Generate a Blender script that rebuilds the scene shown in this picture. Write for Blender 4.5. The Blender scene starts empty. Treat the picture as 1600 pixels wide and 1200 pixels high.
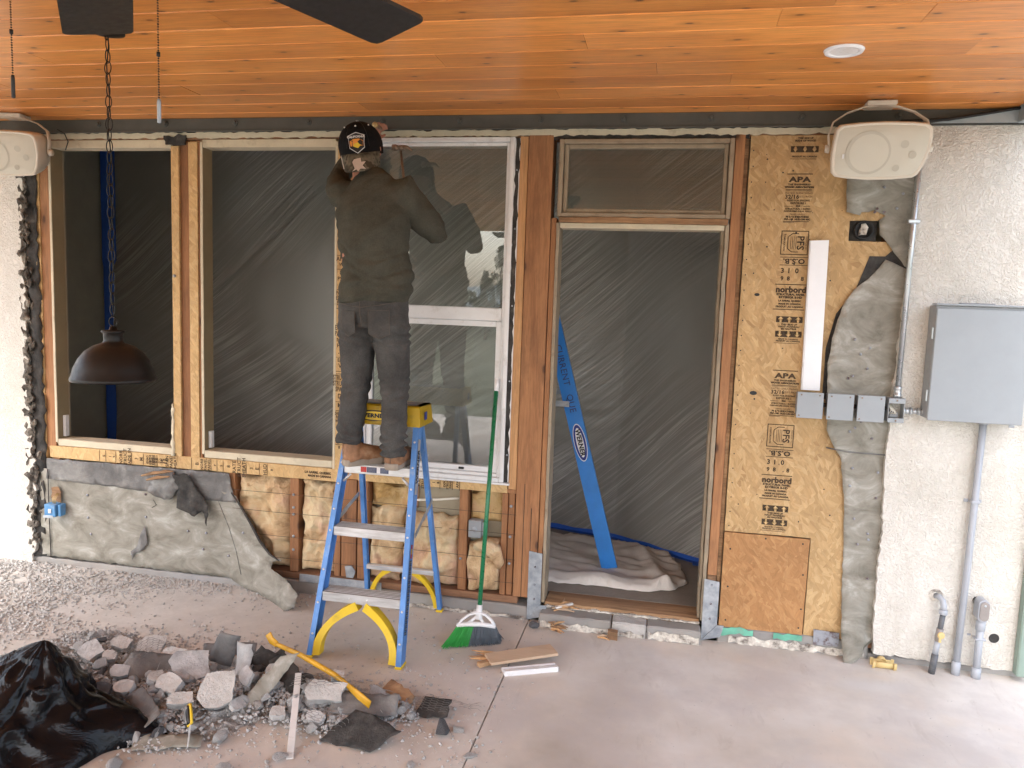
import bpy, bmesh, math, random
from mathutils import Vector, Matrix, noise, geometry
random.seed(7)
R = math.radians
sc = bpy.context.scene
COL = sc.collection
# ------------------------------------------------------------------ camera
def make_camera():
    f, yaw, pit, rol, D, h = 1200.0, -0.1965, 0.108, 0.0357, 3.9929, 1.727
    cy, sy = math.cos(yaw), math.sin(yaw)
    fwd = Vector((sy*math.cos(pit), cy*math.cos(pit), -math.sin(pit)))
    r = Vector((cy, -sy, 0)); u = r.cross(fwd)
    r2 = r*math.cos(rol) + u*math.sin(rol); u2 = -r*math.sin(rol) + u*math.cos(rol)
    cam = bpy.data.cameras.new('camera'); o = bpy.data.objects.new('camera', cam); COL.objects.link(o)
    m = Matrix.Identity(4)
    for i in range(3):
        m[i][0] = r2[i]; m[i][1] = u2[i]; m[i][2] = -fwd[i]
    m[0][3], m[1][3], m[2][3] = 0, -D, h
    o.matrix_world = m
    cam.sensor_width = 36; cam.lens = 36*f/1600; cam.clip_start = 0.05; cam.clip_end = 600
    sc.camera = o
make_camera()
# ------------------------------------------------------------------ world, sun, exposure
W = bpy.data.worlds.new('World'); sc.world = W; W.use_nodes = True
SUN_EL, SUN_AZ = R(52), R(-155)      # soft light from behind the photographer
nt = W.node_tree; bg = nt.nodes['Background']
sky = nt.nodes.new('ShaderNodeTexSky'); sky.sky_type = 'NISHITA'; sky.sun_disc = False
sky.sun_elevation = SUN_EL; sky.sun_rotation = R(205); sky.dust_density = 4.0; sky.air_density = 1.0; sky.ozone_density = 1.0
hs = nt.nodes.new('ShaderNodeHueSaturation'); hs.inputs['Saturation'].default_value = 0.62
nt.links.new(sky.outputs[0], hs.inputs['Color']); nt.links.new(hs.outputs[0], bg.inputs[0]); bg.inputs[1].default_value = 0.15
sl = bpy.data.lights.new('sun', 'SUN'); sl.energy = .6; sl.angle = R(40); sl.color = (1, .985, .96)
so = bpy.data.objects.new('sun', sl); COL.objects.link(so)
dv = Vector((math.sin(SUN_AZ)*math.cos(SUN_EL), math.cos(SUN_AZ)*math.cos(SUN_EL), math.sin(SUN_EL)))
so.rotation_euler = dv.to_track_quat('Z', 'Y').to_euler(); so.location = (-6, -12, 14)
vs = sc.view_settings; vs.view_transform = 'Standard'; vs.look = 'None'; vs.gamma = 1; vs.use_curve_mapping = False
vs.exposure = 2.54
sc.cycles.max_bounces = 10; sc.cycles.diffuse_bounces = 6; sc.cycles.transparent_max_bounces = 16

# ------------------------------------------------------------------ node materials
class NT:
    def __init__(s, name):
        s.m = bpy.data.materials.new(name); s.m.use_nodes = True; s.t = s.m.node_tree
        s.b = s.t.nodes['Principled BSDF']; s.out = s.t.nodes['Material Output']
    def n(s, typ, ins=None, **kw):
        nd = s.t.nodes.new('ShaderNode'+typ)
        for k, v in kw.items(): setattr(nd, k, v)
        for k, v in (ins or {}).items(): s.set(nd, k, v)
        return nd
    def set(s, nd, k, v):
        i = nd.inputs[k]
        if isinstance(v, bpy.types.NodeSocket): s.t.links.new(v, i)
        elif isinstance(v, bpy.types.Node): s.t.links.new(v.outputs[0], i)
        else:
            if hasattr(i.default_value, '__len__') and len(i.default_value) == 4 and len(v) == 3: v = (*v, 1)
            i.default_value = v
    def co(s, scale=(1, 1, 1), rot=(0, 0, 0), obj=False, loc=None):
        tc = s.n('TexCoord'); mp = s.n('Mapping', {'Vector': tc.outputs['Object'], 'Scale': scale, 'Rotation': rot})
        if loc is not None: s.set(mp, 'Location', loc)
        return mp.outputs[0]
    def noise(s, scale, detail=4, rough=.55, vec=None, dist=0):
        ins = {'Scale': scale, 'Detail': detail, 'Roughness': rough, 'Distortion': dist}
        if vec is not None: ins['Vector'] = vec
        else: ins['Vector'] = s.co()
        return s.n('TexNoise', ins).outputs['Fac']
    def ramp(s, fac, stops):
        r = s.n('ValToRGB', {'Fac': fac}); e = r.color_ramp.elements
        while len(e) < len(stops): e.new(.5)
        for el, (p, c) in zip(e, stops):
            el.position = p; el.color = (*c, 1) if not isinstance(c, (int, float)) else (c, c, c, 1)
        return r.outputs[0]
    def mix(s, fac, a, b, mode='MIX'):
        m = s.n('MixRGB', {'Fac': fac, 'Color1': a, 'Color2': b}); m.blend_type = mode; return m.outputs[0]
    def math(s, op, a, b=0.0):
        m = s.n('Math', operation=op); s.set(m, 0, a); s.set(m, 1, b); return m.outputs[0]
    def bump(s, h, strength=.3, dist=.01, nrm=None):
        ins = {'Height': h, 'Strength': strength, 'Distance': dist}
        if nrm is not None: ins['Normal'] = nrm
        return s.n('Bump', ins).outputs[0]
    def fin(s, col=None, rough=.6, nrm=None, metal=0, spec=None, **kw):
        if col is not None: s.set(s.b, 'Base Color', col)
        s.set(s.b, 'Roughness', rough); s.set(s.b, 'Metallic', metal)
        if spec is not None: s.set(s.b, 'Specular IOR Level', spec)
        if nrm is not None: s.set(s.b, 'Normal', nrm)
        for k, v in kw.items(): s.set(s.b, k.replace('_', ' '), v)
        return s.m

def paint(name, c, rough=.5, var=.12, bscale=60, bump=.08, metal=0, dirt=None, spec=None):
    """slightly uneven paint, plastic or metal, with a little grime"""
    t = NT(name)
    f = t.noise(6, 6, .65); g = t.noise(bscale, 3)
    dk = tuple(x*(1-var*2) for x in c); lt = tuple(min(1, x*(1+var)) for x in c)
    col = t.ramp(f, [(.3, dk), (.7, lt)])
    if dirt:
        d = t.ramp(t.noise(14, 8, .7), [(.55, 0.0), (.72, 1.0)])
        col = t.mix(t.math('MULTIPLY', d, .6), col, dirt)
    r = t.ramp(g, [(.2, max(.05, rough-.1)), (.8, min(1, rough+.12))])
    return t.fin(col, r, t.bump(g, bump, .004), metal, spec)

def wood(name, cd, cl, axis='z', rough=.65, grain=22, knots=True, dark=(.04, .018, .008), randomise=True, gb=.25, stain=0):
    t = NT(name)
    s = {'x': (.7, 9, 9), 'y': (9, .7, 9), 'z': (9, 9, .7)}[axis]
    s2 = {'x': (.35, 1, 1), 'y': (1, .35, 1), 'z': (1, 1, .35)}[axis]
    oi = t.n('ObjectInfo'); tc = t.n('TexCoord')
    off = t.n('VectorMath', {0: tc.outputs['Object']}, operation='ADD')
    cmb = t.n('CombineXYZ', {'X': t.math('MULTIPLY', oi.outputs['Random'], 37.0), 'Y': t.math('MULTIPLY', oi.outputs['Random'], 91.0), 'Z': t.math('MULTIPLY', oi.outputs['Random'], 53.0)})
    if randomise: t.set(off, 1, cmb)
    v1 = t.n('Mapping', {'Vector': off, 'Scale': s}).outputs[0]
    v2 = t.n('Mapping', {'Vector': off, 'Scale': s2}).outputs[0]
    base = t.noise(1.1, 5, .6, v1, .6)
    fine = t.noise(grain/2.2, 5, .7, v1, .1)
    col = t.ramp(base, [(.25, cd), (.5, tuple((a+b)/2 for a, b in zip(cd, cl))), (.75, cl)])
    streak = t.ramp(t.math('ADD', fine, 0), [(.3, .72), (.6, 1.08)])
    col = t.mix(1, col, streak, 'MULTIPLY')
    if randomise:
        rv = t.ramp(oi.outputs['Random'], [(0, (.80, .75, .72)), (.5, (1, .96, .94)), (1, (1.1, 1.08, 1.06))])
        col = t.mix(1, col, rv, 'MULTIPLY')
    h = fine
    if knots:
        sp_ = t.n('SeparateXYZ', {'Vector': off}); cv = t.n('CombineXYZ', {'X': t.math('MULTIPLY', sp_.outputs['X' if axis == 'x' else 'Z'], .42), 'Y': sp_.outputs['Y' if axis == 'x' else 'X']})
        vo = t.n('TexVoronoi', {'Vector': cv, 'Scale': 8.5 if axis == 'x' else 5.0, 'Randomness': 1.0}, voronoi_dimensions='2D')
        hid = t.ramp(t.n('SeparateColor', {'Color': vo.outputs['Color']}).outputs[0], [(.45, 0.0), (.5, 1.0)])
        k = t.math('MULTIPLY', t.ramp(vo.outputs['Distance'], [(.03, .9), (.065, .0)]), hid)
        k2 = t.math('MULTIPLY', t.ramp(vo.outputs['Distance'], [(.06, .45), (.2, .0)]), hid)
        col = t.mix(k2, col, tuple(x*.6 for x in cd)); col = t.mix(k, col, dark)
    if stain:
        d = t.ramp(t.noise(5, 7, .7, v2), [(.5, 0.0), (.66, 1.0)])
        col = t.mix(t.math('MULTIPLY', d, stain), col, dark)
    return t.fin(col, rough, t.bump(h, gb, .002))

def osb(name, base=(.48, .305, .135), dk=(.20, .10, .035), lt=(.62, .44, .23)):
    t = NT(name); col = None; hh = None
    for i, (ang, sc_, st) in enumerate(((8, 15, 3.2), (70, 13, 3.0), (-28, 17, 3.4), (36, 22, 3))):
        wv = t.n('TexNoise', {'Vector': t.co(), 'Scale': 5.0, 'Detail': 2.0})
        mv = t.n('VectorMath', {0: t.co()}, operation='ADD'); sv = t.n('VectorMath', {0: wv.outputs['Color']}, operation='SCALE'); t.set(sv, 'Scale', .09); t.set(mv, 1, sv)
        mp0 = t.n('Mapping', {'Vector': mv, 'Rotation': (0, R(ang), 0), 'Location': (i*3.1, 0, i*1.7)}); mp = t.n('Mapping', {'Vector': mp0, 'Scale': (st, 1, 1)})
        vo = t.n('TexVoronoi', {'Vector': mp, 'Scale': float(sc_)})
        sep = t.n('SeparateColor', {'Color': vo.outputs['Color']})
        c = t.ramp(sep.outputs[0], [(0, tuple(a*.88 for a in base)), (.45, base), (.86, tuple((a+b)/2 for a, b in zip(base, lt))), (1, tuple(a*.6+b*.4 for a, b in zip(base, dk)))])
        mp2 = t.n('Mapping', {'Vector': mp0, 'Scale': (110, 110, 8)})
        fib = t.noise(1.0, 3, .6, mp2.outputs[0])
        c = t.mix(1, c, t.ramp(fib, [(.3, .82), (.7, 1.06)]), 'MULTIPLY')
        if col is None: col = c; hh = sep.outputs[1]
        else:
            msk = t.ramp(sep.outputs[2], [(.52, 0.0), (.6, 1.0)])
            col = t.mix(msk, col, c); hh = t.mix(msk, hh, sep.outputs[1])
    spots = t.ramp(t.noise(16, 7, .75), [(.60, 0.0), (.72, 1.0)])
    col = t.mix(t.math('MULTIPLY', spots, .45), col, dk)
    big = t.ramp(t.noise(1.6, 4), [(.3, .86), (.7, 1.08)])
    col = t.mix(1, col, big, 'MULTIPLY')
    return t.fin(col, .72, t.bump(hh, .45, .003))

def stucco(name):
    t = NT(name)
    a = t.noise(50, 2, .5, t.co(), 1.8); ridge = t.ramp(a, [(.40, 0.0), (.58, 1.0)])
    b_ = t.noise(26, 3, .55, t.co(loc=(3, 2, 1)), .8)
    h = t.math('ADD', t.math('MULTIPLY', ridge, .55), t.math('MULTIPLY', b_, .9))
    h = t.math('ADD', h, t.math('MULTIPLY', t.noise(180, 3), .12))
    col = t.ramp(t.noise(1.7, 6, .65), [(.28, (.58, .55, .49)), (.55, (.68, .65, .595)), (.8, (.75, .725, .67))])
    col = t.mix(t.math('MULTIPLY', t.ramp(ridge, [(0, 1.0), (.6, 0.0)]), .13), col, (.40, .36, .30))
    sz = t.n('SeparateXYZ', {'Vector': t.n('TexCoord').outputs['Object']})
    low = t.n('MapRange', {'Value': sz.outputs['Z'], 'From Min': .55, 'From Max': .02}); sp = t.ramp(t.noise(7, 8, .75, t.co((1, 1, .5))), [(.45, 0.0), (.65, 1.0)])
    col = t.mix(t.math('MULTIPLY', t.math('MULTIPLY', low.outputs[0], sp), .55), col, (.42, .37, .30))
    st = t.ramp(t.noise(2.2, 8, .7, t.co((1.6, 1, .35), loc=(5, 0, 2))), [(.54, 0.0), (.70, 1.0)]); col = t.mix(t.math('MULTIPLY', st, .28), col, (.47, .42, .35))
    return t.fin(col, .9, t.bump(h, .65, .013), spec=.2)

def concrete(name, floor=True):
    t = NT(name); v = t.co()
    p1 = t.ramp(t.noise(.9, 6, .6, v), [(.34, (.38, .335, .285)), (.5, (.53, .485, .43)), (.64, (.63, .60, .56))])
    p2 = t.ramp(t.noise(2.3, 7, .65, t.co(loc=(4, 9, 1))), [(.45, 0.0), (.62, 1.0)])
    col = t.mix(t.math('MULTIPLY', p2, .6), p1, (.45, .415, .40))
    pk = t.ramp(t.noise(1.5, 4, .6, t.co(loc=(11, 3, 0))), [(.55, 0.0), (.7, 1.0)])
    col = t.mix(t.math('MULTIPLY', pk, .5), col, (.62, .52, .42))
    sp = t.ramp(t.noise(75, 3, .7), [(.66, 0.0), (.72, 1.0)])
    col = t.mix(t.math('MULTIPLY', sp, .35), col, (.62, .58, .54))
    scr = t.ramp(t.noise(3.2, 9, .72, t.co((3.0, .8, 1), (0, 0, R(28)), loc=(9, 4, 0)), .6), [(.57, 0.0), (.66, 1.0)]); col = t.mix(t.math('MULTIPLY', scr, .30), col, (.34, .29, .25))
    sd = t.ramp(t.noise(60, 4, .7, t.co(loc=(5, 5, 5))), [(.68, 0.0), (.73, 1.0)])
    col = t.mix(t.math('MULTIPLY', sd, .5), col, (.16, .13, .11))
    if floor:   # plaster dust trodden in around the rubble, thinning to the right
        sx = t.n('SeparateXYZ', {'Vector': t.n('TexCoord').outputs['Object']})
        d = t.math('ADD', t.math('MULTIPLY', sx.outputs['X'], -.55), t.math('MULTIPLY', sx.outputs['Y'], .45))
        d = t.math('ADD', d, t.math('MULTIPLY', t.noise(1.3, 7, .7, t.co(loc=(2, 2, 2))), 1.7))
        dm = t.ramp(d, [(.0, 0.0), (1.0, 1.0)]); rr = t.n('MapRange', {'Value': d, 'From Min': .95, 'From Max': 2.4})
        col = t.mix(t.math('MULTIPLY', rr.outputs[0], .8), col, t.ramp(t.noise(9, 7, .75), [(.3, (.38, .36, .335)), (.7, (.60, .58, .55))]))
        # pale wash-out stain in front of the building paper
        q = t.n('VectorMath', {0: t.n('TexCoord').outputs['Object'], 1: (-.98, .30, 0)}, operation='ADD')
        q2 = t.n('Mapping', {'Vector': q, 'Rotation': (0, 0, R(-35)), 'Scale': (2.2, 7.5, 1)})
        wv = t.n('VectorMath', {0: q2.outputs[0], 1: t.n('TexNoise', {'Vector': v, 'Scale': 4.0, 'Detail': 5.0}).outputs['Color']}, operation='ADD')
        w2 = t.n('VectorMath', {0: wv, 1: (-.5, -.5, -.5)}, operation='ADD')
        ln = t.n('VectorMath', {0: w2}, operation='LENGTH')
        st = t.ramp(ln.outputs['Value'], [(.2, 1.0), (.75, 0.0)])
        col = t.mix(t.math('MULTIPLY', st, .5), col, (.58, .58, .57))
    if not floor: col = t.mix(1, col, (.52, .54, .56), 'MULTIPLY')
    h = t.math('ADD', t.noise(7, 6, .6), t.math('MULTIPLY', t.noise(120, 4, .7), .25))
    rg = t.ramp(t.noise(3, 4), [(.3, .45), (.7, .75)])
    return t.fin(col, rg, t.bump(h, .25, .006))

def simple_noise(name, stops, scale=8, rough=.8, bump=.4, bs=40, bd=.006, detail=7, metal=0, spec=None, dist=0, stretch=(1, 1, 1)):
    t = NT(name); f = t.noise(scale, detail, .65, t.co(stretch), dist)
    return t.fin(t.ramp(f, stops), rough, t.bump(t.noise(bs, 5, .65, t.co(stretch)), bump, bd), metal, spec)

M = {}
M['ceil'] = wood('stained_cedar', (.58, .215, .05), (.82, .37, .10), 'x', .29, 20, True, (.05, .014, .006), gb=.12)
M['stud'] = wood('framing_lumber', (.22, .095, .038), (.41, .205, .09), 'z', .75, 26, True, (.07, .03, .015), gb=.4, stain=.35)
M['studpale'] = wood('pale_lumber', (.42, .22, .09), (.60, .36, .17), 'z', .75, 26, True, (.09, .04, .02), gb=.4, stain=.25)
M['plate'] = wood('plate_lumber', (.20, .10, .055), (.36, .20, .11), 'x', .85, 26, False, (.04, .02, .01), gb=.5, stain=.6)
M['rot'] = wood('splintered_wood', (.14, .07, .035), (.50, .32, .17), 'x', .9, 40, False, (.03, .015, .01), gb=.9, stain=.7)
M['osb'] = osb('osb_sheathing'); M['osbpatch'] = osb('osb_patch', (.40, .20, .075), (.22, .09, .03), (.52, .30, .125))
M['osbstrip'] = osb('osb_strip', (.60, .39, .17), (.3, .15, .06), (.7, .5, .26))
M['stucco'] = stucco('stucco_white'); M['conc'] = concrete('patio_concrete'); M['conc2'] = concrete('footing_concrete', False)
M['beam'] = paint('grey_steel', (.075, .077, .07), .5, .12, 40, .1)
M['beamlight'] = paint('pale_beam_grey', (.33, .38, .40), .45, .06)  # side beam's own grey; also paints the lit part of the wall beam
M['black'] = paint('black_satin', (.012, .011, .010), .42, .1)
M['blackmetal'] = paint('black_bronze', (.011, .009, .008), .42, .15, metal=.1, spec=.35)
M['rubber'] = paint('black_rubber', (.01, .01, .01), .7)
M['cream'] = paint('cream_drywall', (.60, .53, .39), .8, .08, 90, .2, dirt=(.35, .28, .18))
M['jamb'] = paint('olive_jamb', (.27, .21, .12), .8, .06, 90, .1)
M['trimtan'] = paint('tan_door_frame', (.30, .24, .165), .6, .15, 50, .2, dirt=(.12, .075, .04))
M['plaster'] = simple_noise('torn_plaster', [(.35, (.12, .10, .085)), (.5, (.5, .46, .4)), (.65, (.72, .68, .6))], 22, .9, .7, 60, .008)
M['vinyl'] = paint('white_vinyl', (.72, .72, .72), .35, .04, 60, .04, dirt=(.45, .42, .38))
M['whiteplastic'] = paint('white_plastic', (.80, .81, .83), .35, .03)
M['intwall'] = paint('interior_wall', (.36, .345, .28), .85, .06); M['intfloor'] = paint('interior_floor', (.24, .21, .18), .5, .1)
M['darkcloth'] = paint('dark_upholstery', (.012, .010, .010), .9); M['palecloth'] = paint('pale_cover', (.24, .24, .24), .8)
M['tape'] = paint('blue_tape', (.012, .085, .42), .55, .1)
M['purple'] = paint('purple_print', (.06, .04, .09), .7)
M['dropcloth'] = simple_noise('canvas', [(.3, (.50, .465, .42)), (.7, (.68, .645, .60))], 3, .9, .3, 200, .002)
M['paper'] = simple_noise('building_paper', [(.26, (.10, .092, .072)), (.42, (.20, .185, .15)), (.55, (.27, .255, .215)), (.72, (.43, .415, .375))], 7.5, .75, .35, 26, .006, 10, dist=.7, stretch=(.8, 1, 1.3))
M['paperdark'] = simple_noise('flashing_paper', [(.3, (.075, .072, .07)), (.5, (.13, .125, .12)), (.66, (.22, .215, .2)), (.8, (.4, .39, .37))], 6, .6, .6, 12, .015, 9, dist=.6)
M['felt'] = simple_noise('black_felt', [(.35, (.012, .011, .010)), (.6, (.05, .045, .04)), (.8, (.16, .14, .12))], 14, .8, .8, 30, .01)
M['lath'] = simple_noise('ragged_mortar', [(.3, (.03, .025, .02)), (.48, (.10, .085, .07)), (.62, (.26, .23, .19)), (.75, (.5, .46, .4))], 18, .95, 1, 45, .015)
M['galv'] = simple_noise('galvanised_steel', [(.3, (.22, .25, .28)), (.5, (.34, .37, .40)), (.7, (.48, .51, .53))], 16, .42, .15, 60, .003, metal=.35)
M['emt'] = paint('emt_conduit', (.50, .53, .55), .3, .08, 30, .1, metal=.75)
M['rust'] = simple_noise('rusty_steel', [(.35, (.10, .045, .035)), (.5, (.3, .31, .34)), (.7, (.35, .37, .40))], 26, .55, .3, 60, .003, metal=.4)
M['alu'] = simple_noise('aluminium', [(.35, (.44, .43, .42)), (.6, (.66, .66, .66)), (.8, (.78, .78, .78))], 13, .35, .2, 70, .002, metal=.4, stretch=(.4, 3, 3))
M['tread'] = simple_noise('worn_tread', [(.3, (.12, .11, .10)), (.6, (.30, .28, .26))], 24, .6, .4, 90, .003, stretch=(.5, 4, 1), metal=.2)
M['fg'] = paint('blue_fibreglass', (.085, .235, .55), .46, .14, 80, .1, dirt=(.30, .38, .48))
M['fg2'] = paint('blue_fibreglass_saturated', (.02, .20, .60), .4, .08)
M['fgdark'] = paint('blue_fibreglass_dim', (.012, .085, .27), .5, .08)  # darker blue: the rear rail's dimness is put into the colour
M['yellow'] = paint('yellow_plastic', (.70, .48, .02), .45, .06, dirt=(.4, .27, .04))
M['yellowold'] = paint('scuffed_yellow_paint', (.62, .33, .015), .5, .15, dirt=(.08, .06, .04))
M['greybox'] = paint('grey_enamel', (.30, .325, .345), .42, .03, 50, .03)
M['greyboxside'] = paint('grey_enamel_side', (.27, .285, .295), .45, .05, 50, .03)
M['pvc'] = paint('grey_pvc', (.36, .38, .415), .4, .06, 40, .05)
M['pvcdark'] = paint('dark_pvc', (.10, .105, .115), .5, .15, dirt=(.3, .28, .26))
M['fitting'] = paint('cast_fitting', (.30, .27, .25), .5, .1, metal=.3)
M['valve'] = paint('faded_yellow_valve', (.62, .46, .20), .5, .1)
M['green'] = paint('green_enamel', (.012, .16, .065), .3, .05); M['bristleg'] = paint('green_bristle', (.03, .30, .05), .5, .15); M['bristlek'] = paint('grey_bristle', (.10, .12, .14), .5, .15)
M['sage'] = paint('sage_metal', (.22, .29, .245), .5, .06); M['mint'] = paint('mint_membrane', (.14, .42, .30), .6, .2, dirt=(.3, .28, .24))
M['speaker'] = paint('cream_speaker_plastic', (.66, .61, .52), .5, .03, 50, .03)
t = NT('cream_speaker_grille'); f = t.noise(260, 2); M['grille'] = t.fin(t.ramp(t.noise(3, 4), [(.3, (.52, .50, .42)), (.7, (.58, .56, .48))]), .55, t.bump(f, .3, .002))
M['grille2'] = paint('grille_over_cone', (.48, .46, .39), .6, .03)
M['skin'] = paint('skin', (.42, .19, .12), .55, .1); M['hair'] = paint('hair', (.02, .012, .008), .8)
def cloth(name, a, b, sc_=500, sp=None):
    t = NT(name); w1 = t.n('TexWave', {'Vector': t.co((1, 1, 1), (0, 0, R(45))), 'Scale': sc_/6, 'Distortion': 2.0}); g = t.noise(sc_/3, 3)
    c = t.ramp(t.noise(7, 6, .65), [(.3, a), (.7, b)])
    c = t.mix(1, c, t.ramp(g, [(.3, .85), (.7, 1.12)]), 'MULTIPLY')
    n1 = t.bump(t.noise(8, 6, .6, t.n('Mapping', {'Vector': t.co(rot=(0, R(38), 0)), 'Scale': (.8, 1, 2.2)}).outputs[0], .2), .45, .03)
    return t.fin(c, .92, t.bump(g, .35, .0015, n1), spec=.2)
M['shirt'] = cloth('olive_shirt', (.046, .046, .036), (.082, .080, .063)); M['jeans'] = cloth('charcoal_denim', (.044, .043, .042), (.096, .094, .090))
M['seam'] = paint('denim_stitch', (.10, .085, .07), .9); M['capcloth'] = cloth('black_cap_cloth', (.004, .004, .005), (.009, .009, .010))
M['camo'] = simple_noise('camouflage_cloth', [(.42, (.035, .03, .02)), (.5, (.10, .095, .07)), (.58, (.16, .15, .115)), (.62, (.05, .042, .03))], 16, .9, .2, 100, .002, 2)
M['leather'] = simple_noise('brown_leather', [(.3, (.12, .055, .025)), (.55, (.29, .145, .07)), (.75, (.44, .28, .17))], 12, .6, .4, 60, .004)
M['sole'] = paint('gum_sole', (.30, .25, .20), .7, .15); M['steel'] = paint('tool_steel', (.30, .22, .16), .35, .2, metal=.6)
M['brass'] = paint('brass_cap', (.55, .40, .2), .35, .1, metal=.5)
M['ink'] = paint('stamp_ink', (.075, .048, .026), .9, .3); M['inkblack'] = paint('print_black', (.01, .01, .012), .5); M['inkwhite'] = paint('print_white', (.75, .75, .75), .5)
M['inkblue'] = paint('print_blue', (.01, .03, .22), .5); M['inkred'] = paint('print_red', (.5, .04, .03), .5); M['inkorange'] = paint('print_orange', (.75, .28, .04), .6); M['navy'] = paint('print_navy', (.035, .045, .12), .6)
M['whitestar'] = paint('print_cream', (.62, .56, .52), .7)
M['bluebox'] = paint('blue_outlet_box', (.08, .24, .46), .5, .1, dirt=(.4, .4, .38)); M['cable'] = paint('white_cable', (.70, .66, .56), .5)
M['tan'] = paint('drywall_back', (.36, .31, .22), .85, .06, dirt=(.27, .22, .15))
M['cardboard'] = simple_noise('tan_board', [(.3, (.42, .29, .19)), (.7, (.54, .40, .28))], 4, .7, .15, 60, .002, stretch=(.4, 3, 3))
M['stickw'] = paint('white_stick', (.62, .60, .57), .6, .06, dirt=(.4, .36, .3))
M['rub'] = simple_noise('grey_rubble', [(.3, (.28, .275, .265)), (.5, (.41, .405, .395)), (.72, (.56, .555, .54))], 16, .95, .8, 70, .008)
M['rubd'] = simple_noise('dark_rubble', [(.3, (.045, .047, .052)), (.6, (.10, .10, .105)), (.8, (.2, .2, .2))], 14, .95, .8, 60, .008)
M['rubw'] = simple_noise('stucco_chunk_face', [(.3, (.36, .34, .315)), (.6, (.50, .48, .45)), (.8, (.60, .585, .555))], 9, .95, 1, 45, .012)
M['mound'] = simple_noise('crushed_mortar', [(.3, (.19, .18, .17)), (.5, (.34, .33, .31)), (.7, (.52, .50, .48))], 30, .95, 1, 60, .02)
M['gravel'] = simple_noise('mortar_crumbs', [(.3, (.28, .275, .26)), (.6, (.43, .42, .40)), (.8, (.56, .55, .53))], 5, .95, .4, 90, .004)
M['wire'] = paint('lath_wire', (.20, .20, .19), .5, .1, metal=.5); M['linewire'] = paint('rusty_line_wire', (.10, .06, .04), .7)
def fibre(name, a, b, c):
    t = NT(name); f = t.noise(4.5, 8, .7, t.co(), .8)
    col = t.ramp(f, [(.24, (.25, .17, .10)), (.36, a), (.48, b), (.60, c)])
    pk = t.ramp(t.noise(3, 5, .6, t.co(loc=(7, 1, 3))), [(.52, 0.0), (.68, 1.0)])
    col = t.mix(t.math('MULTIPLY', pk, .7), col, (.74, .42, .33))
    h = t.math('ADD', t.noise(12, 6, .7, t.co(), 1.2), t.math('MULTIPLY', t.noise(70, 6, .8, t.co((1, 1, .4))), .6))
    return t.fin(col, .95, t.bump(h, 1.0, .025), spec=.1)
M['batt'] = fibre('glass_wool', (.56, .36, .20), (.76, .54, .31), (.85, .69, .44))
M['battor'] = fibre('orange_glass_wool', (.36, .22, .08), (.58, .36, .14), (.70, .50, .25))
t = NT('black_bag_plastic'); f = t.noise(5, 6, .6, t.co((1, 1, 1)), 1.5)
vo = t.n('TexVoronoi', {'Vector': t.n('VectorMath', {0: t.co(), 1: t.n('VectorMath', {0: t.n('TexNoise', {'Vector': t.co(), 'Scale': 6.0}).outputs['Color'], 'Scale': .25}, operation='SCALE')}, operation='ADD'), 'Scale': 4.0}, feature='DISTANCE_TO_EDGE')
M['bag'] = t.fin((.004, .004, .005), .17, t.bump(t.math('ADD', t.math('MULTIPLY', vo.outputs['Distance'], .5), f), .45, .03), spec=.2)
M['grass'] = simple_noise('dry_lawn', [(.3, (.03, .05, .018)), (.5, (.06, .075, .03)), (.7, (.10, .10, .05))], .6, .95, .5, 20, .03)
M['leaf'] = simple_noise('foliage', [(.3, (.025, .05, .018)), (.7, (.07, .11, .035))], 3, .7, .2, 20, .01)
M['bark'] = simple_noise('bark', [(.3, (.06, .045, .03)), (.7, (.16, .12, .09))], 9, .9, .8, 30, .02)
M['bounceyard'] = simple_noise('bounce_yard_pale', [(.3, (.30, .28, .25)), (.7, (.46, .43, .39))], 30, .95, .5, 60, .01)  # pale tone of the added ground that throws light back up
M['hill'] = simple_noise('far_hill', [(.3, (.20, .25, .27)), (.7, (.26, .31, .33))], .03, 1, 0)
M['roof'] = paint('roof_felt', (.08, .08, .08), .9)
# clear glass: mirror-like at the surface, see-through otherwise
t = NT('window_glass'); fr = t.n('Fresnel', {'IOR': 1.58}); tr = t.n('BsdfTransparent', {'Color': (.93, .95, .94)}); gl = t.n('BsdfGlossy', {'Color': (1, 1, 1), 'Roughness': .0})
mx = t.n('MixShader', {0: fr, 1: tr, 2: gl}); t.t.links.new(mx.outputs[0], t.out.inputs[0]); M['glass'] = t.m
# thin polyethylene sheet: clouded, more opaque where it is creased
t = NT('plastic_sheeting'); tc = t.n('UVMap')
warp = t.n('VectorMath', {0: t.n('TexNoise', {'Vector': tc.outputs[0], 'Scale': .6, 'Detail': 0.0}).outputs['Color'], 'Scale': .40}, operation='SCALE'); wuv = t.n('VectorMath', {0: tc.outputs[0], 1: warp}, operation='ADD')
def streaks(ang, s1, s2, loc):
    mp0 = t.n('Mapping', {'Vector': wuv, 'Rotation': (0, 0, R(ang))}); mp = t.n('Mapping', {'Vector': mp0, 'Scale': (s1, s2, 1), 'Location': loc})
    return t.noise(1, 4, .6, mp.outputs[0], .15)
a1 = streaks(-37, .35, 42, (0, 0, 0)); a2 = streaks(-37, .25, 15, (3, 1, 0)); a3 = streaks(-40, .6, 22, (1, 7, 0)); a4 = streaks(-75, .8, 30, (5, 2, 0))
r1_ = t.ramp(t.math('ABSOLUTE', t.math('SUBTRACT', a1, .5)), [(0, 1.0), (.03, 0.0)])
r2_ = t.ramp(t.math('ABSOLUTE', t.math('SUBTRACT', a2, .5)), [(0, 1.0), (.04, 0.0)])
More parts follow.
